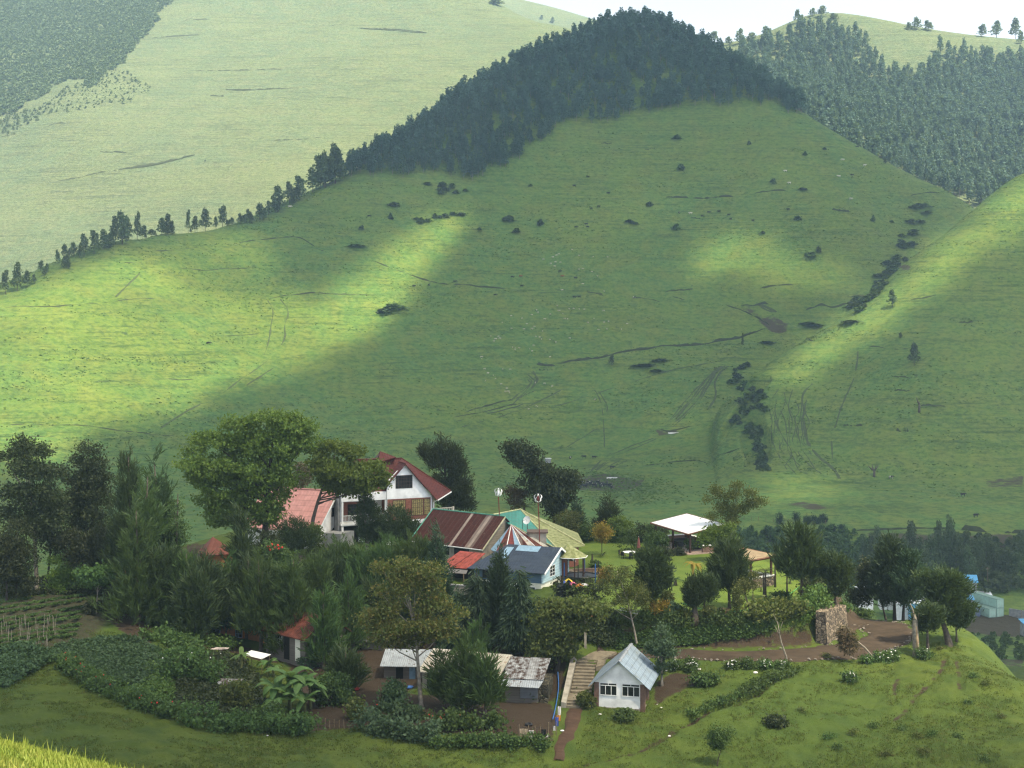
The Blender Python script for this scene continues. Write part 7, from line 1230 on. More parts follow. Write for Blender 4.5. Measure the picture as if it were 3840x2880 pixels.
COWS = [animal(mats=coat('black_coat', (.018, .017, .018), (.03, .028, .028))), animal(mats=coat('pied_coat', (.018, .017, .018), (.62, .60, .56), .52)), animal(mats=coat('white_coat', (.62, .59, .52), (.5, .47, .42))), animal(mats=coat('brown_coat', (.26, .09, .05), (.20, .07, .04)))]
SHEEP = animal(.75, 1.15, coat('fleece', (.56, .51, .42), (.44, .40, .33)))
CW = D4([(1212, 1530), (1560, 1535), (1265, 1580), (1630, 975), (1553, 1026), (1743, 1066), (1690, 1140), (1647, 1152), (1620, 1238), (1565, 1254), (1628, 1254), (895, 1556), (668, 1582), (1118, 1630), (420, 1194), (540, 1210), (1476, 1500), (1555, 1642), (1580, 1640)]) + D5L([(433, 1192), (470, 1172), (525, 1168), (580, 1186), (713, 1218), (908, 1156), (1290, 810)])
for i, (x, y) in enumerate(CW): single(COWS[0], hit(x, y + 5, y0=500), 1.05, random.choice((.2, 3.0, 2.7, -.4)) + random.uniform(-.4, .4), 'cow', 'black cow grazing on the open middle hill', 'cow', 'black cows grazing on the middle hill')
for i, (x, y) in enumerate(D4([(750, 1576), (2133, 1175), (1885, 1645)]) + D5L([(305, 1174), (590, 1210), (1262, 966)])): single(COWS[1], hit(x, y + 5, y0=500), 1.05, random.random() * 6, 'cow', 'black and white cow grazing on the middle hill', 'cow', 'pied cows on the middle hill')
for i, (x, y) in enumerate(D5L([(892, 944), (914, 1010), (1188, 973), (1332, 912), (1210, 882), (1256, 1098), (368, 1178)])): single(COWS[2], hit(x, y + 5, y0=500), 1.1, random.choice((.2, 3.2)), 'cow', 'white cow grazing high on the middle hill near the right shoulder', 'cow', 'white cows near the right shoulder')
for (x, y), lab in zip(D3L([(1459, 1200), (1604, 1150)]), ('white cow on the ridge line beside the left tree row, lower of two', 'white cow on the ridge line beside the left tree row, upper of two')): single(COWS[2], hit(x, y, y0=500), 1.1, .2, 'cow', lab, 'cow', 'white cows on the ridge line')
for (x, y), lab in zip(D4([(1258, 1528), (1488, 1528)]), ('pale brown cow beside a black one on the middle hill', 'reddish brown cow above the flock on the middle hill')): single(COWS[3], hit(x, y + 4, y0=500), 1.05, .1, 'cow', lab, 'cow', 'brown cows on the middle hill')
for c, px, py, a, lab in ((1, 2139, 1722, 1.2, 'pied cow nearest the white box on the valley floor'), (0, 2190, 1718, 3.1, 'black cow between two others above the herd'), (0, 2229, 1720, 0, 'black cow with white face right above the herd'), (0, 783, 1292, .1, 'lone black cow on the sunlit left slope'), (1, 3342, 1796, .3, 'black and white cow right of the pollarded dead tree'), (0, 3612, 1862, .2, 'black cow standing alone at the right of the valley floor'), (0, 3660, 1940, .4, 'dark cow lying nearest the cut bank'), (0, 2296, 1758, .2, 'black cow by the muddy tracks above the herd')): single(COWS[c], hit(px, py, y0=400), 1.1, a, 'cow', lab, 'cow', 'cattle standing alone on the valley floor')
for i in range(26): x = 2172 + 4.9 * i + random.uniform(-3, 3); y = 1826 + random.uniform(-9, 8) - 5 * math.sin(i / 26 * 3.1); single(COWS[1 if i % 3 == 0 else 0], hit(x, y, y0=400), 1.1, random.choice((1.5, -1.6, .3, 2.8)) + random.uniform(-.4, .4), 'cow', 'cow in the tightly packed herd at the muddy pen', 'cow', 'herd at the muddy pen')
SHP = D6([(820, 65), (728, 95), (712, 105), (688, 118), (869, 106), (966, 115), (1065, 117), (623, 133), (706, 152), (740, 153), (673, 162), (700, 180), (868, 203), (895, 197), (957, 218), (995, 248), (895, 303), (1042, 354), (752, 345), (718, 453), (575, 483), (585, 500), (542, 515), (475, 541), (632, 546), (670, 512), (730, 488), (757, 508), (800, 475), (832, 473), (870, 477), (905, 478), (1038, 488), (770, 543), (790, 545), (972, 541), (930, 570), (1042, 568), (1073, 562), (1200, 578), (400, 523), (338, 570), (402, 610), (489, 615), (508, 579), (543, 614), (560, 598), (617, 629), (1003, 620), (1060, 616), (1162, 617), (260, 663), (312, 665), (280, 698), (292, 685), (322, 680), (570, 665), (597, 671), (610, 685), (667, 688), (708, 707), (805, 678), (555, 727), (410, 743), (427, 745), (455, 745), (426, 757), (528, 752), (545, 768), (195, 808), (197, 820), (668, 808), (216, 889), (239, 920), (342, 891), (393, 893), (276, 934), (292, 957), (222, 970), (330, 995), (567, 986), (630, 992), (683, 1012), (370, 1025), (360, 1048), (380, 1046), (388, 1057), (979, 1102), (572, 1146), (582, 1150), (521, 1168)])
for x, y in SHP: single(SHEEP, hit(x, y + 3, y0=400), random.uniform(1.0, 1.35), random.random() * 6.3, 'sheep', 'pale sheep grazing in the scattered flock on the middle hill', 'sheep', 'scattered flock of sheep on the middle hill')
# ---- valley floor things
p = hit(2055, 1735, y0=400); o = empty('white_hide', p, .3, 'small white box like shelter on the valley floor behind the crooked tree', 'shelter'); MB().box(-1.2, 1.2, -1, 1, -.3, 2.0).build('wall', M_grey, o); MB().box(-1.4, 1.4, -1.2, 1.2, 2.003, 2.2).build('roof', M_white, o)
p = hit(2525, 1625, y0=400); o = empty('water_trough', p, .1, 'pale water trough on the trampled patch of the valley floor', 'trough'); MB().box(-2.6, 2.6, -.6, .6, -.2, .55).build('basin', M_white, o); MB().box(-2.4, 2.4, -.45, .45, .553, .56).build('water', M_glass, o)
p = hit(2295, 1795, y0=400); o = empty('water_trough', p, 0, 'pale low trough behind the herd at the muddy pen', 'trough'); MB().box(-2.4, 2.4, -.6, .6, -.2, .7).build('basin', M_white, o); MB().box(-2.2, 2.2, -.45, .45, .703, .71).build('water', M_glass, o)
def fence(label, line, step, h, y0=300):
    P = smooth_line([hit(*p, y0=y0) for p in line], step); b = Vector((P[0][0], P[0][1], gz(*P[0]))); o = empty('fence', b, 0, label, 'fence'); L = []
    for x, y in P: q = Vector((x, y, gz(x, y))) - b; MB().tube([q - Vector((0, 0, .3)), q + Vector((random.uniform(-.05, .05), 0, h * random.uniform(.85, 1.1)))], .07 if y0 >= 300 else .045, 5).build('post', M_wood, o); L.append(q)
    for k in (.5, .9): MB().tube([q + Vector((0, 0, h * k)) for q in L], .012, 4).build('wire', M_blackm, o)
fence('wire fence with wooden posts across the valley edge beside the cypress row', [(2790, 1950), (2900, 1958), (3000, 1962), (3120, 1968)], 2.6, 1.5); fence('faint wire fence on posts behind the lawn pavilion', [(2360, 1975), (2440, 1972), (2550, 1968), (2640, 1962)], 3.5, 1.4)
fence('line of short pale stakes at the yard edge above the meadow', [(1185, 2722), (1230, 2728), (1280, 2732), (1330, 2735), (1350, 2736)], .42, .75, 97)
for i, (x, y, h, lab) in enumerate(((185, 258, 80, 'leftmost and tallest clipped cypress in the fence row'), (318, 255, 78, 'second cypress in the fence row'), (412, 258, 66, 'third cypress in the fence row'), (467, 257, 58, 'fourth narrow cypress in the fence row'), (500, 255, 40, 'smallest cypress in the fence row'), (550, 248, 62, 'last cypress in the fence row'), (520, 385, 60, 'dark cypress on the bushy slope below the fence'), (630, 322, 46, 'little cypress right of the bushy slope'), (700, 320, 40, 'rounded cypress at the edge of the bushy slope'))):
    q = (2840 + x / 2.212, 1850 + y / 2.212); p = hit(*q, y0=300); hh = h / 2.212 / F * p.y; o = empty('cypress_tree', p, 0, lab, 'cypress', 'cypress row at the far fence'); link('crown', quads_mesh('crown', crown_pts([(0, 0, hh * .45, hh * .2, hh * .2, hh * .45), (0, 0, hh * .75, hh * .12, hh * .12, hh * .27)], 300, 'cyp', i + 3, 1.6)), L_cyp, o); MB().tube([(0, 0, -.4), (0, 0, hh * .6)], .1, 5).build('trunk', M_bark, o)
# bushy slope and eucalyptus stand in the ravine
RV = []
for x0, x1, y0_, y1_, n_, kk in ((2640, 3260, 2005, 2200, 260, 1.15), (3560, 3860, 2030, 2230, 110, 1.1), (3640, 3860, 2385, 2480, 70, .5)):
    for i in range(n_): RV.append((hit(random.uniform(x0, x1), random.uniform(y0_, y1_), y0=300), kk))
for kk, nm in ((1.15, 'shrubs'), (1.1, 'shrubs'), (.5, 'weeds')): wood(nm, [p for p, k_ in RV if k_ == kk], [(V_, T_ * .01) for V_, T_ in [far_tree_mesh(300 + i, 150, 2.6, 1.8, .6, lobes=4) for i in range(4)]], kk, 12, [L_hedge if kk != 1.1 else L_euc, M_bark])
EV = [(1270, 560, 250, 75), (1230, 620, 380, 60), (1330, 640, 380, 70), (1440, 640, 360, 80), (1500, 560, 250, 55), (1600, 640, 215, 70), (1560, 650, 330, 70), (1650, 660, 340, 75), (1740, 640, 330, 70), (1830, 640, 380, 70), (1760, 700, 450, 60), (1000, 560, 290, 50), (950, 640, 350, 60), (880, 620, 360, 50), (1030, 620, 430, 60), (1390, 700, 470, 60), (1900, 560, 350, 60), (1960, 620, 420, 60), (2060, 640, 470, 70), (2150, 660, 500, 70), (2190, 600, 380, 60), (560, 640, 470, 60), (480, 640, 520, 60), (770, 700, 560, 60), (820, 780, 640, 60), (900, 800, 660, 60)]
EVM = []
for i in range(4):
    V, T = far_tree_mesh(240 + i, 900, 10, 3.4, .5, lobes=8); A = np.r_[V, T]; me = np_mesh('eucalyptus', A, np.arange(len(A)).reshape(-1, 4), mi=np.r_[np.zeros(len(V) // 4, int), np.ones(len(T) // 4, int)]); me.materials.append(L_euc); me.materials.append(M_bark); EVM.append(me)
for i, (x, y, t, w) in enumerate(EV):
    q = (2840 + x / 2.212, 1850 + y / 2.212 + 20); p = hit(*q, y0=260); h = max(4, (1240 - (1850 + t / 2.212)) / F * p.y - p.z); single(EVM[i % 4], p, h / 10, i * 1.1, 'eucalyptus_tree', 'hazy grey green eucalyptus in the stand along the ravine', 'tree', 'eucalyptus stand along the ravine', w / 2.212 / F * p.y / 3.0)
# ---- container yard
def contmat(name, c):
    m, nt = newmat(name); N = NT(nt); tc = N.n('TexCoord'); sp = N.n('SeparateXYZ'); N.l(tc.outputs['Object'], sp.inputs[0]); s = N.math('SINE', N.math('MULTIPLY', N.math('ADD', sp.outputs[0], sp.outputs[1]), 22.)); v = tc.outputs['Object']
    col = N.mix(N.rng(N.noise(v, 1.2, 5), .4, .7, 0, .6), c, [x * .7 for x in c]); col = N.mix(N.rng(N.noise(v, 3, 6, .7), .66, .72, 0, .8), col, (.16, .08, .05)); N.out(col, .6, 0, N.bump(s, .5, .05)); return m
C_green = contmat('green_container_paint', (.40, .60, .50)); C_frame = contmat('container_frame_paint', (.24, .36, .30)); C_blue = contmat('blue_container_paint', (.11, .14, .25)); M_rod = plain('door_rod', (.5, .55, .5), .5)
def container(label, p, yaw, L, mat, z=0.):
    o = empty('shipping_container', (p[0], p[1], p[2] + z), yaw, label, 'container', 'shipping containers in the yard'); W, H = 2.44, 2.59; b = MB(); b.box(.08, W - .08, .08, L - .08, .12, H - .1); b.build('body', mat, o); f = MB()
    for x in (0, W - .12):
        for y in (0, L - .12): f.box(x, x + .12, y, y + .12, 0, H)
    for z0 in (0, H - .12):
        f.box(.12, W - .12, 0, .12, z0, z0 + .12); f.box(.12, W - .12, L - .12, L, z0, z0 + .12); f.box(0, .12, .12, L - .12, z0, z0 + .12); f.box(W - .12, W, .12, L - .12, z0, z0 + .12)
    f.box(.05, W - .05, .12, L - .12, H - .1, H - .03); f.build('frame', mat if z > 9 else C_frame if mat is C_green else mat, o)
    for k in (0, 1):
        d = MB(); d.box(.14 + k * 1.09, 1.2 + k * 1.09, .03, .075, .14, H - .14); dd = d.build('door', mat, o); r = MB()
        for xx in (.35, .85): r.tube([(.14 + k * 1.09 + xx * .98, .0, .15), (.14 + k * 1.09 + xx * .98, .0, H - .15)], .03, 5)
        r.build('lock_rod', M_rod, dd)
    return o
yw = R(17); base = hit(3740, 2318, y0=350); dx, dy = Vector((math.cos(yw), math.sin(yw), 0)), Vector((-math.sin(yw), math.cos(yw), 0)); zc = base.z + .1
B0 = Vector(P3(3709, 2319, base.y)); B0.z = zc
container('lower left pale green container with doors facing the yard', B0, yw, 12.2, C_green); container('lower right pale green container beneath the stacked one', B0 + dx * 2.6, yw, 12.2, C_green); container('upper pale green container stacked on top of the others', B0 + dx * 2.6, yw, 12.2, C_green, 2.62); container('dark blue container standing left of the green ones', B0 - dx * 3.6 + dy * 2.5, yw, 6.1, C_blue)
p = B0 + dx * 7 - dy * 1; o = empty('yard_wall', p, R(-52), 'grey block wall running along the right of the container yard', 'wall'); MB().box(-1, 24, 0, .3, -1.5, 2.4).build('wall_face', M_grey, o)
for x in (3, 7, 11, 15, 19, 23): MB().box(x, x + .3, -.05, -.003, -1.5, 2.6).build('pier', M_concrete, o)
def simple_shed(name, label, p, yaw, L, D, h, roofm, wallm, rise=.6):
    o = empty(name, p, yaw, label, 'shed'); MB().box(0, L, 0, D, -2, h).build('wall', wallm, o); MB().slab([(-.4, -.4, h + .05), (L + .4, -.4, h + .05), (L + .4, D + .4, h + rise), (-.4, D + .4, h + rise)], .08).build('roof', roofm, o); return o
M_skyroof = plain('bright_blue_sheet', (.10, .36, .62), .5, .1)
q = Vector(P3(3622, 2210, 425)); simple_shed('blue_roof_shelter', 'shelter with bright blue roof rising behind the big round tree', q, R(-12), 3.2, 3.5, 2.2, M_skyroof, M_grey, 1.6); q = Vector(P3(3640, 2262, 428)); simple_shed('white_roof_shed', 'low shed with white roof edge behind the containers', q, R(-10), 6, 4, 2.4, M_whiteroof, M_grey); q = Vector(P3(3610, 2270, 415)); simple_shed('small_blue_shed', 'small blue roofed shed between the trees and the blue container', q, R(-10), 3, 3, 1.8, M_skyroof, M_grey)
for i, (x, y, L, lab) in enumerate(((3300, 2260, 5, 'white roofed building glimpsed through the left of the cypress clump'), (3345, 2222, 8, 'white roofed building glimpsed above the leaning trunks'), (3360, 2300, 7, 'large white building glimpsed between the cypress trunks'), (3412, 2300, 9, 'white building glimpsed left of the broken trunk'), (3218, 2262, 4, 'white walled hut glimpsed left of the leaning dim tree'))): q = Vector(P3(x, y, 400 - 4 * i)); simple_shed('white_building', lab, q, R(-8), L, 5, 2.8, M_whiteroof, M_white if i != 3 else M_skyroof, .8)
q = Vector(P3(3840, 2360, 380)); simple_shed('blue_tarp_shed', 'bit of a blue roofed shed cut by the right picture border', q, 0, 4, 3, 1.6, M_skyroof, M_grey)
q = hit(3704, 2212, y0=350); o = MB().tube([(0, 0, -1), (0, 0, 7)], [.1, .07], 6).tube([(-.6, 0, 6.5), (.6, 0, 6.5)], .05, 5).build('utility_pole', M_wood, None, loc=q); tag(o, 'thin utility pole behind the stacked containers', 'pole')

def hill_tufts():
    g = np.random.default_rng(77); n = 150000; Y = 540 + 560 * g.random(n) ** .9; u = -.40 + .80 * g.random(n); X = u * Y; Z = Zg(X, Y)
    k = vnoise(X * .045 + 3, Z * .9) * .6 + vnoise(X * .02, Z * .11 + Y * .01) * .5 + .35 * g.random(n) > .86; X, Y, Z = X[k], Y[k], Z[k]; n = len(X)
    D = unit(np.c_[np.sign(g.random(n) - .5), .25 * g.normal(size=n), .12 * g.normal(size=n)]); P = np.c_[X, Y, Z + .18]; L = .7 + 1.3 * g.random(n) ** 2; o = link('grass', quads_mesh('grass', leaf_quads(P, D, L, .35 + .35 * g.random(n), g)), leafmat('tussock_leaves', (.050, .105, .022), (.07, .13, .024), (.10, .15, .028), .2, .05)); o['kind'] = 'stuff'
hill_tufts()
# ------------------------------------------------------------------ small things about the garden
def turbine(px, py0, py1, Y, label):
    b = Vector(P3(px, py0, Y)); t = Vector(P3(px - 9, py1, Y)); h = (t - b).z; o = empty('wind_turbine', b, 0, label, 'wind turbine', 'spiral wind turbines'); MB().tube([(0, 0, -2.5), (-.15, 0, h * .5), (-.27, 0, h - .4)], .06, 7).build('pole', M_rustm, o)
    for k in range(4):
        a0 = k * math.pi / 2; P = []
        for i in range(13): s = i / 12; ph = math.pi * (s - .5); r = .44 * math.cos(ph) + .05; a = a0 + s * 2.0; P.append(Vector((-.27 + r * math.cos(a), r * math.sin(a), h + .15 + .50 * math.sin(ph))))
        m = MB()
        for i in range(12):
            d = (P[i + 1] - P[i]).normalized(); n = d.cross(Vector((0, .2, 1))).normalized() * .07; m.add([P[i] - n, P[i + 1] - n, P[i + 1] + n, P[i] + n, P[i] - n + Vector((0, .02, .0)), P[i + 1] - n + Vector((0, .02, 0)), P[i + 1] + n + Vector((0, .02, 0)), P[i] + n + Vector((0, .02, 0))], [(0, 1, 2, 3), (7, 6, 5, 4), (0, 4, 5, 1), (3, 2, 6, 7)])
        m.build('blade', M_white, o)
    MB().lathe([(.10, -.2), (.16, 0), (.16, .25), (.08, .4)], 10, (-.27, 0, h)).build('hub', M_rustm if 'right' in label else M_white, o)
turbine(1877, 2000, 1850, 175.5, 'left spiral wind turbine on a red pole behind the rusty hall gable'); turbine(2026, 2030, 1872, 169.2, 'right spiral wind turbine with reddish hub on a red pole beside the chimney')
b = Vector(P3(1978, 1990, 172.5)); b.z = -24.2; o = empty('satellite_dish', b, R(-35), 'white satellite dish on the chimney slab', 'satellite dish'); MB().tube([(0, 0, -.02), (0, 0, 1.0)], .035, 6).build('mast', M_blackm, o); d = MB(); d.lathe([(.02, 0), (.3, .04), (.5, .12), (.52, .13), (.3, .06), (.02, .025)], 20); dd = d.build('dish', M_whitem, o); dd.location = (0, -.05, 1.05); dd.rotation_euler = (R(68), 0, 0); MB().tube([(0, -.05, 1.05), (.1, -.55, 1.2)], .02, 5).build('feed_arm', M_blackm, o)
b = Vector(P3(1959, 1985, 172.6)); b.z = -24.22; o = empty('aerial', b, 0, 'thin black rod aerial beside the satellite dish', 'aerial'); MB().tube([(0, 0, 0), (0, 0, 1.1)], .03, 5).build('mast', M_blackm, o); MB().tube([(0, 0, 1.08), (.9, 0, 1.02)], .02, 5).build('boom', M_blackm, o)
def tank(label, p, r, h, mat, name='water_tank'):
    o = empty(name, p, 0, label, 'water tank'); prof = [(r * .98, 0)]
    for i in range(6): prof += [(r, h * (.06 + i * .13)), (r * .96, h * (.12 + i * .13))]
    MB().lathe(prof + [(r, h * .84), (r * .8, h * .95), (r * .3, h)], 20).build('body', mat, o, True); MB().lathe([(r * .3, h - .02), (r * .3, h + .08), (r * .1, h + .12)], 12).build('lid', mat, o); return o
p = Vector(P3(1586, 2092, 176)); tank('dark blue water tank under the left eave of the rusty hall', p, .75, 2.0, M_bluetank); MB().tube([p + Vector((.85, -.2, -.5)), p + Vector((.85, -.2, 2.0))], .06, 6).build('downpipe', M_whitem, bpy.data.objects['rusty_hall']).matrix_parent_inverse = bpy.data.objects['rusty_hall'].matrix_basis.inverted()
p = hit(2104, 2236, y0=140); p.z = max(p.z, -30.2); tank('black water tank beside the white corner of the blue house', p, .55, 1.35, M_blacktank)
# trampoline, stone terrace
c = hit(2180, 2178, y0=150); o = empty('trampoline', c, 0, 'round trampoline with blue padded poles near the garden porch', 'trampoline'); MB().lathe([(.02, .62), (1.7, .6), (1.75, .64), (.02, .66)], 24).build('mat', M_blackm, o); ring = [(2.05 * math.cos(i * math.pi / 8), 2.05 * math.sin(i * math.pi / 8), .65) for i in range(17)]; MB().tube(ring, .09, 6).build('rim', M_blackm, o)
for i in range(6): a = i * math.pi / 3 + .3; MB().tube([(2.1 * math.cos(a), 2.1 * math.sin(a), 0), (2.1 * math.cos(a), 2.1 * math.sin(a), 2.2)], .07, 7).build('pole', M_bluem if i % 2 else M_blackm, o)
c = hit(2205, 2150, y0=150); o = empty('stone_terrace', c, 0, 'low round stone edged terrace behind the trampoline', 'terrace'); g = random.Random(3); pl = [(2.4 * math.cos(a) * g.uniform(.85, 1.1), 1.6 * math.sin(a) * g.uniform(.85, 1.1)) for a in [i * math.pi / 7 for i in range(14)]]; MB().prism(pl, -.4, .38).build('stone_edge', M_stone, o); MB().prism([(x * .75, y * .7) for x, y in pl], .3, .40).build('floor', M_dirt, o)
# table, chairs, parasol
c = hit(2363, 2092); o = empty('garden_table', c, 0, 'round white topped garden table among dark chairs on the lawn', 'table'); MB().lathe([(.02, .72), (.95, .72), (.95, .77), (.02, .77)], 24).build('table_top', M_white, o); MB().lathe([(.4, 0), (.07, .06), (.07, .72)], 12).build('leg', M_blackm, o)
def chair(x, y, rz, lab):
    r = empty('garden_chair', c + Vector((x, y, gz(c.x + x, c.y + y) - c.z)), rz, lab, 'chair', 'dark garden chairs at the round table'); MB().box(-.24, .24, -.24, .24, .42, .47).build('seat', M_blackm, r); MB().box(-.24, .24, .2, .25, .474, .92).build('backrest', M_blackm, r)
    for sx in (-.2, .2):
        for sy in (-.2, .2): MB().tube([(sx, sy, -.02), (sx, sy, .42)], .022, 5).build('leg', M_blackm, r)
chair(-.9, -.75, 2.4, 'dark garden chair at the near left of the round table'); chair(.9, -.7, -2.4, 'dark garden chair at the near right of the round table'); chair(1.15, .45, -1.2, 'dark garden chair at the far right of the round table'); chair(-1.15, .4, 1.2, 'dark garden chair at the far left of the round table'); chair(0, -1.2, 3.14, 'dark garden chair directly in front of the round table')
c2 = hit(2395, 2092); o = empty('parasol', c2, 0, 'closed dusky red parasol on a pale base beside the garden table', 'parasol'); MB().tube([(0, 0, 0), (0, 0, 2.75)], .03, 7).build('pole', M_whitem, o); MB().lathe([(.30, 0), (.30, .06), (.05, .09)], 16).build('base', M_white, o); MB().lathe([(.06, .95), (.20, 1.0), (.24, 1.3), (.17, 1.9), (.08, 2.4), (.02, 2.7)], 12).build('canopy', plain('parasol_cloth', (.22, .075, .065), .9, .2), o)
# hose and pipes on the lawn
def hose(label, line, r, mat, name='garden_hose', cat='hose', lift=.05):
    P = smooth_line(hits(line), .5); z = Zg(P[:, 0], P[:, 1]); b = Vector((P[0][0], P[0][1], z[0])); o = MB().tube([Vector((P[i, 0], P[i, 1], z[i] + lift)) - b for i in range(len(P))], r, 5).build(name, mat, None, True, b); tag(o, label, cat)
hose('bright green garden hose snaking along the front of the lawn', [(2560, 2264), (2640, 2290), (2740, 2296), (2830, 2288), (2890, 2268), (2950, 2238), (2990, 2208), (3005, 2195)], .035, plain('green_hose', (.10, .42, .14), .5)); hose('pale pipe lying on the grass left of the brush shaped tree', [(2320, 2288), (2360, 2298), (2412, 2310)], .05, M_whitem, 'pipe', 'pipe'); hose('second pale pipe lying beside the first on the grass', [(2328, 2282), (2370, 2290), (2408, 2298)], .045, M_galv, 'pipe', 'pipe')
hose('blue water pipe hanging down the dark bank left of the steps', [(2092, 2530), (2096, 2580), (2088, 2640), (2078, 2690), (2072, 2710)], .05, M_bluem, 'pipe', 'pipe', .25)
# washing
CL = dict(y=plain('yellow_cloth', (.65, .48, .05), .9), b=plain('blue_cloth', (.08, .13, .45), .9), w=plain('white_cloth', (.75, .72, .72), .9), p=plain('pink_cloth', (.62, .16, .28), .9), o=plain('orange_cloth', (.65, .28, .06), .9), k=plain('black_cloth', (.02, .02, .025), .9), be=plain('beige_cloth', (.42, .33, .24), .9), r=plain('red_cloth', (.45, .05, .07), .9))
def cloth(label, p, w, h, mat, lay=False, seed=1, rz=0.):
    g = random.Random(seed); mb = MB(); n = 5; V = []
    for s in (0, .015):
        for j in range(n + 1):
            for i in range(n + 1):
                u, v = i / n - .5, j / n; ww = w * (1 - .15 * v * g.random())
                V.append((u * ww, s + .05 * math.sin(u * 9 + seed + v * 2) + (h * (v - .5) if lay else 0), (.10 * math.sin(u * 7 + v * 5 + seed) - .18 * (u * 2) ** 2 if lay else -h * v)))
    k = (n + 1) ** 2; Fc = []
    for j in range(n):
        for i in range(n): a = j * (n + 1) + i; Fc += [(a, a + 1, a + n + 2, a + n + 1), (k + a, k + a + n + 1, k + a + n + 2, k + a + 1)]
    for i in range(n): Fc += [(i, k + i, k + i + 1, i + 1)]
    mb.add(V, Fc); o = mb.build('garment', mat, None, False, p); o.rotation_euler = (0, 0, rz); tag(o, label, 'garment', 'washing put out to dry')
for i, (x, y, m, lab) in enumerate(((1730, 1460, 'b', 'blue garment drying on the dark hedge by the trampoline'), (1745, 1448, 'y', 'yellow garment drying on the dark hedge by the trampoline'), (1795, 1480, 'p', 'pink and white garment drying on the dark hedge'), (1870, 1500, 'o', 'orange garment drying on the dark hedge'), (1915, 1495, 'w', 'pale garment at the right end of the dark hedge washing'))):
    Yh = hit(2170, 2240).y - .3; cloth(lab, Vector(P3(1500 + x / 2.765, 1650 + y / 2.765, Yh)), .8, .7, CL[m], True, i + 1, .2 * i)
WL = hit(1960, 2775); Yw = WL.y
for i, (x, y, w, h, m, lab) in enumerate(((1390, 1310, .75, .75, 'be', 'beige garment hanging at the left of the washing line'), (1455, 1325, .42, .7, 'w', 'white garment hanging on the low washing line'), (1470, 1325, .35, .8, 'r', 'red patterned garment hanging behind the white one'), (1570, 1315, .4, .6, 'k', 'black garment hanging right of the middle of the line'), (1600, 1365, .3, .2, 'w', 'little white cloth lying over the lower wire'))): cloth(lab, Vector(P3(1400 + x / 2.458, 2200 + y / 2.458, Yw + .12 * (m == 'r'))), w, h, CL[m], False, i + 3)
for i, (x, y, w, h, m, lab) in enumerate(((1715, 1105, .28, .75, 'w', 'white garment hanging highest beside the footpath'), (1708, 1185, .35, .5, 'o', 'orange and yellow garment hanging beside the footpath'), (1692, 1205, .3, .75, 'b', 'navy garment hanging below the orange one'), (1668, 1285, .2, .4, 'w', 'small white cloth by the corner post of the washing line'))):
    q = hit(1400 + x / 2.458, 2200 + (y + h * 105) / 2.458); cloth(lab, Vector(P3(1400 + x / 2.458, 2200 + y / 2.458, q.y)), w, h, CL[m], False, i + 9)
o = empty('washing_line', WL, 0, 'washing line strung between wooden posts beside the footpath', 'washing line'); pts_ = []
for x, y in ((1345, 1400), (1430, 1405), (1490, 1410), (1540, 1400), (1615, 1440), (1685, 1370)):
    q = Vector(P3(1400 + x / 2.458, 2200 + y / 2.458, Yw)) - WL; MB().tube([q, q + Vector((0, 0, 1.15 if x != 1615 else 1.7))], .04, 5).build('post', M_wood, o); pts_.append(q + Vector((0, 0, .95)))
MB().tube(pts_, .012, 4).build('wire', M_blackm, o)
# odds and ends in the yard
q = hit(1983, 2720); o = MB(); nT = 18
for i in range(nT):
    a, b2 = 2 * math.pi * i / nT, 2 * math.pi * (i + 1) / nT
    for s in range(8):
        t0, t1 = 2 * math.pi * s / 8, 2 * math.pi * (s + 1) / 8; f = lambda A_, T_: ((.26 + .09 * math.cos(T_)) * math.cos(A_), (.26 + .09 * math.cos(T_)) * math.sin(A_), .10 + .09 * math.sin(T_)); o.add([f(a, t0), f(b2, t0), f(b2, t1), f(a, t1)], [(0, 1, 2, 3)])
tag(o.build('tyre', M_blackm, None, True, q), 'old black tyre lying on the yard behind the washing line', 'tyre')
for x, y, m, lab in ((1335, 2588, plain('red_plastic', (.55, .05, .05), .45), 'red plastic basin on the swept yard'), (1203, 2548, plain('green_plastic', (.02, .30, .22), .45), 'green plastic basin at the banana plants'), (1536, 2582, M_bluem, 'blue plastic basin in front of the low shed')):
    tag(MB().lathe([(.02, .02), (.22, .02), (.34, .2), (.37, .2), (.24, 0), (.02, 0)], 18).build('basin', m, None, True, hit(x, y)), lab, 'basin')
for i, (px, py, w, lab) in enumerate(((2492, 2516, .35, 'white bag of rubbish beside the bluish tree'), (2622, 2512, .35, 'pale rubbish beside the second hydrangea'), (2480, 2655, .16, 'white scrap on the soil below the hut'), (2464, 2643, .14, 'small white scrap near the hut corner'), (2510, 2762, .22, 'white scrap caught in the meadow ditch'), (2250, 2680, .2, 'pale scrap in front of the hut plinth'), (2108, 2742, .22, 'white scrap on the footpath'), (745, 2762, .2, 'white paper scrap on the dark meadow'), (1003, 2760, .16, 'white scrap on the grass below the thick hedge'), (2833, 2525, .35, 'pale broken bag at the verge'))):
    g = random.Random(i); o = MB(); o.lathe([(w * .2, 0), (w * .6, w * .15), (w * .5, w * .4), (w * .15, w * .5)], 7, sx=g.uniform(.8, 1.5)); tag(o.build('litter_bag', CL['w'], None, False, hit(px, py)), lab, 'litter')
c = hit(1095 - 5, 2050 + 8, y0=150) if False else Vector(P3(1297, 2062, 186.5)); c.z = -29; o = empty('flower_pot', c, 0, 'red clay flower pot at the foot of the chalet column', 'flower pot'); MB().lathe([(.14, 0), (.24, .4), (.27, .4), (.27, .46), (.1, .46)], 14).build('pot', M_rustm, o); link('foliage', quads_mesh('foliage', crown_pts([(0, 0, .7, .3, .3, .3)], 120, 'broad', 3, .5)), L_hedge, o)
for i in range(36):
    pass
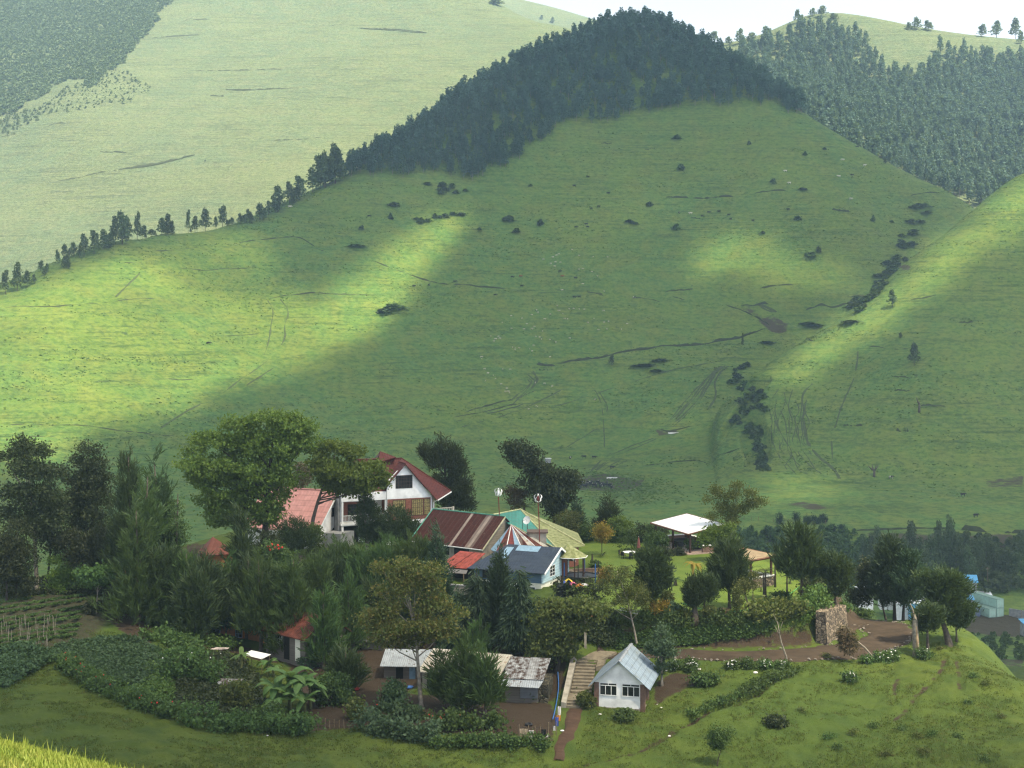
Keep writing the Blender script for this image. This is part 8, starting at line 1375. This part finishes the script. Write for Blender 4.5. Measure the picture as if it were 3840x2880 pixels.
def verge_stones():
    g = np.random.default_rng(44); k = 260; T = g.integers(4, len(ROAD) - 4, k); s = np.where(g.random(k) < .8, -1, 1); n = len(ROAD); w = road_w(n)[T]; t = ROAD[np.minimum(T + 1, n - 1)] - ROAD[T - 1]; t /= np.linalg.norm(t, axis=1, keepdims=True); P = ROAD[T] + np.c_[-t[:, 1], t[:, 0]] * (s * (w + g.normal(size=k) * .25))[:, None]; z = Zg(P[:, 0], P[:, 1]); mb = MB()
    for i in range(k): r = g.uniform(.05, .15); mb.lathe([(r * .5, -.04), (r, r * .1), (r * .5, r * .6)], 5, (P[i, 0], P[i, 1], z[i] + .02), sx=g.uniform(.8, 1.5))
    o = mb.build('gravel', plain('verge_stone', (.20, .175, .15), .9, .4, 8)); o['kind'] = 'stuff'
verge_stones()
# ------------------------------------------------------------------ unseen cloud deck overhead, its gaps shaped to put sun on the LIT areas
LIT = [([(-400, 900), (0, 1090), (400, 960), (700, 905), (900, 900), (1040, 960), (1050, 1050), (1150, 1110), (1260, 1070), (1500, 890), (1640, 810), (1730, 820), (1600, 1000), (1430, 1230), (1240, 1330), (900, 1440), (650, 1540), (380, 1600), (230, 1720), (-400, 1800)], 1.0),
       ([(2560, 960), (2760, 850), (2900, 870), (3060, 980), (3180, 1010), (3240, 1090), (3000, 1085), (2760, 1000), (2620, 1060)], .75),
       ([(4000, 540), (3840, 660), (3560, 860), (3330, 1070), (3160, 1170), (3020, 1290), (2900, 1420), (3020, 1440), (3290, 1250), (3540, 1060), (3800, 880), (4200, 670)], 1.0),
       ([(2900, 1780), (3100, 1800), (3220, 1850), (3050, 1890), (2850, 1880)], .7), ([(2500, 1500), (2760, 1560), (2700, 1640), (2400, 1650)], .3), ([(1800, 1500), (2300, 1350), (2500, 1400), (2200, 1600), (1900, 1700)], .12), ([(2000, 760), (2600, 700), (2700, 820), (2200, 900)], .15)]
SHADE = [([(560, 880), (1000, 960), (1060, 1080), (940, 1120), (700, 1060), (560, 960)], .0)]
CLOUD_H = 620.
def build_clouds():
    # height map of everything the sun reaches
    gx = np.arange(-900, 600, 6.); gy = np.arange(20, 1560, 6.); GX, GY = np.meshgrid(gx, gy); GZ = Zg(GX, np.minimum(GY, 1180)); GZ = np.where(GY > 1180, -200, GZ)
    GB = np.maximum(np.where(GY > 880, DT(GX, GY), -500), np.where((GY > 1000) & (GX > 60), ET(GX, GY), -500)); back = GB > GZ; GZ = np.maximum(GZ, GB)
    px = 1920 + F * GX / GY; py = 1240 - F * GZ / GY
    lit = np.zeros(GX.shape)
    for poly, k in LIT:
        d = poly_sd(px, py, np.array(poly, float)); lit = np.maximum(lit, .82 * (k * (.92 + .6 * fbm(px * .004, py * .007, 3))) * sstep(-70, 75, d + k * 14 + 80 * fbm(px * .006, py * .009, 4)) * (GY > 500))
    for poly, k in SHADE: lit = lit * (1 - .45 * sstep(-60, 60, poly_sd(px, py, np.array(poly, float))))
    lit = np.where(back, 1, lit); lit = np.maximum(lit, 1 - sstep(40, 80, GY))
    lit = np.maximum(lit, (.40 + .16 * sstep(0, 24, GX - .2 * (GY - 120)) - .30 * sstep(-6, -16, GX) * sstep(134, 122, GY)) * sstep(85, 110, GY) * (1 - sstep(235, 330, GY)) * (1 + 1.2 * fbm(GX * .02, GY * .02, 2)))     # thin cloud over the garden, its cover set for the light wanted there
    # visible from the sun only: carry every ground point up to the cloud layer
    CX, CY = np.meshgrid(np.arange(-620, 960, 5.), np.arange(-660, 980, 5.))
    dens = np.ones(CX.shape); cov = np.zeros(CX.shape); d = np.array(SUN)
    t = np.arange((CLOUD_H - 260) / d[2], (CLOUD_H + 100) / d[2], 5.); open_ = np.ones(CX.shape, bool)
    for tt in t:
        X = CX - d[0] * tt; Y = CY - d[1] * tt; Z = CLOUD_H - d[2] * tt
        i = np.clip(((Y - 20) / 6).round().astype(int), 0, len(gy) - 1); j = np.clip(((X + 900) / 6).round().astype(int), 0, len(gx) - 1)
        ins = (X > -900) & (X < 600) & (Y > 20) & (Y < 1560)
        h = open_ & ins & (Z <= GZ[i, j]); dens[h] = 1 - lit[i, j][h]; cov[h] = 1; open_ &= ~h
    out = cov < .5
    X0 = CX - d[0] * 740; Y0 = CY - d[1] * 740
    edge = sstep(-620, -420, X0) * (1 - sstep(520, 640, X0)) * sstep(10, 90, Y0) * (1 - sstep(1010, 1060, Y0))
    dens = np.where(out, edge * .9, dens)
    k = np.array([.25, .5, .25])
    for _ in range(1):
        dens = np.apply_along_axis(lambda a: np.convolve(np.pad(a, 1, 'edge'), k, 'valid'), 0, dens); dens = np.apply_along_axis(lambda a: np.convolve(np.pad(a, 1, 'edge'), k, 'valid'), 1, dens)
    nr, nc = CX.shape; thick = 1.5 + 9 * dens * dens * (.7 + vnoise(CX * .012, CY * .012))
    V = np.r_[np.c_[CX.ravel(), CY.ravel(), (CLOUD_H + 3 * fbm(CX * .02, CY * .02)).ravel()], np.c_[CX.ravel(), CY.ravel(), (CLOUD_H + thick + 4 * dens * fbm(CX * .03, CY * .03, 4)).ravel()]]
    f = grid_faces(nr, nc); keep = dens.ravel()[f].max(1) > .03; f = f[keep]
    Fc = np.r_[f[:, ::-1], f + nr * nc]
    me = np_mesh('shade_cloud', V, Fc, True); at = me.attributes.new('cover', 'FLOAT', 'POINT'); at.data.foreach_set('value', np.r_[dens.ravel(), dens.ravel()].astype(np.float32))
    m, nt = newmat('shade_cloud'); N = NT(nt)
    a = N.attr('cover'); tr = N.n('BsdfTransparent'); df = N.n('BsdfDiffuse'); df.inputs[0].default_value = (.86, .88, .9, 1); tl = N.n('BsdfTranslucent'); tl.inputs[0].default_value = (.86, .88, .9, 1)
    x = N.n('MixShader'); x.inputs[0].default_value = .5; N.l(df.outputs[0], x.inputs[1]); N.l(tl.outputs[0], x.inputs[2])
    y = N.n('MixShader'); N.l(N.math('MULTIPLY', a, .88), y.inputs[0]); N.l(tr.outputs[0], y.inputs[1]); N.l(x.outputs[0], y.inputs[2])
    o = N.n('OutputMaterial'); N.l(y.outputs[0], o.inputs[0])
    c = link('shade_cloud', me, m); c['kind'] = 'structure'
build_clouds()
HAZE = 0.00021
def build_haze():
    mb = MB(); mb.box(-1250, 1250, -30, 2650, -140, 545)
    m, nt = newmat('haze'); N = NT(nt); v = N.n('VolumePrincipled'); v.inputs['Color'].default_value = (.52, .78, 1.0, 1); v.inputs['Density'].default_value = HAZE; v.inputs['Anisotropy'].default_value = .25
    o = N.n('OutputMaterial'); N.l(v.outputs[0], o.inputs['Volume'])
    h = mb.build('haze', m); h['kind'] = 'stuff'
build_haze()
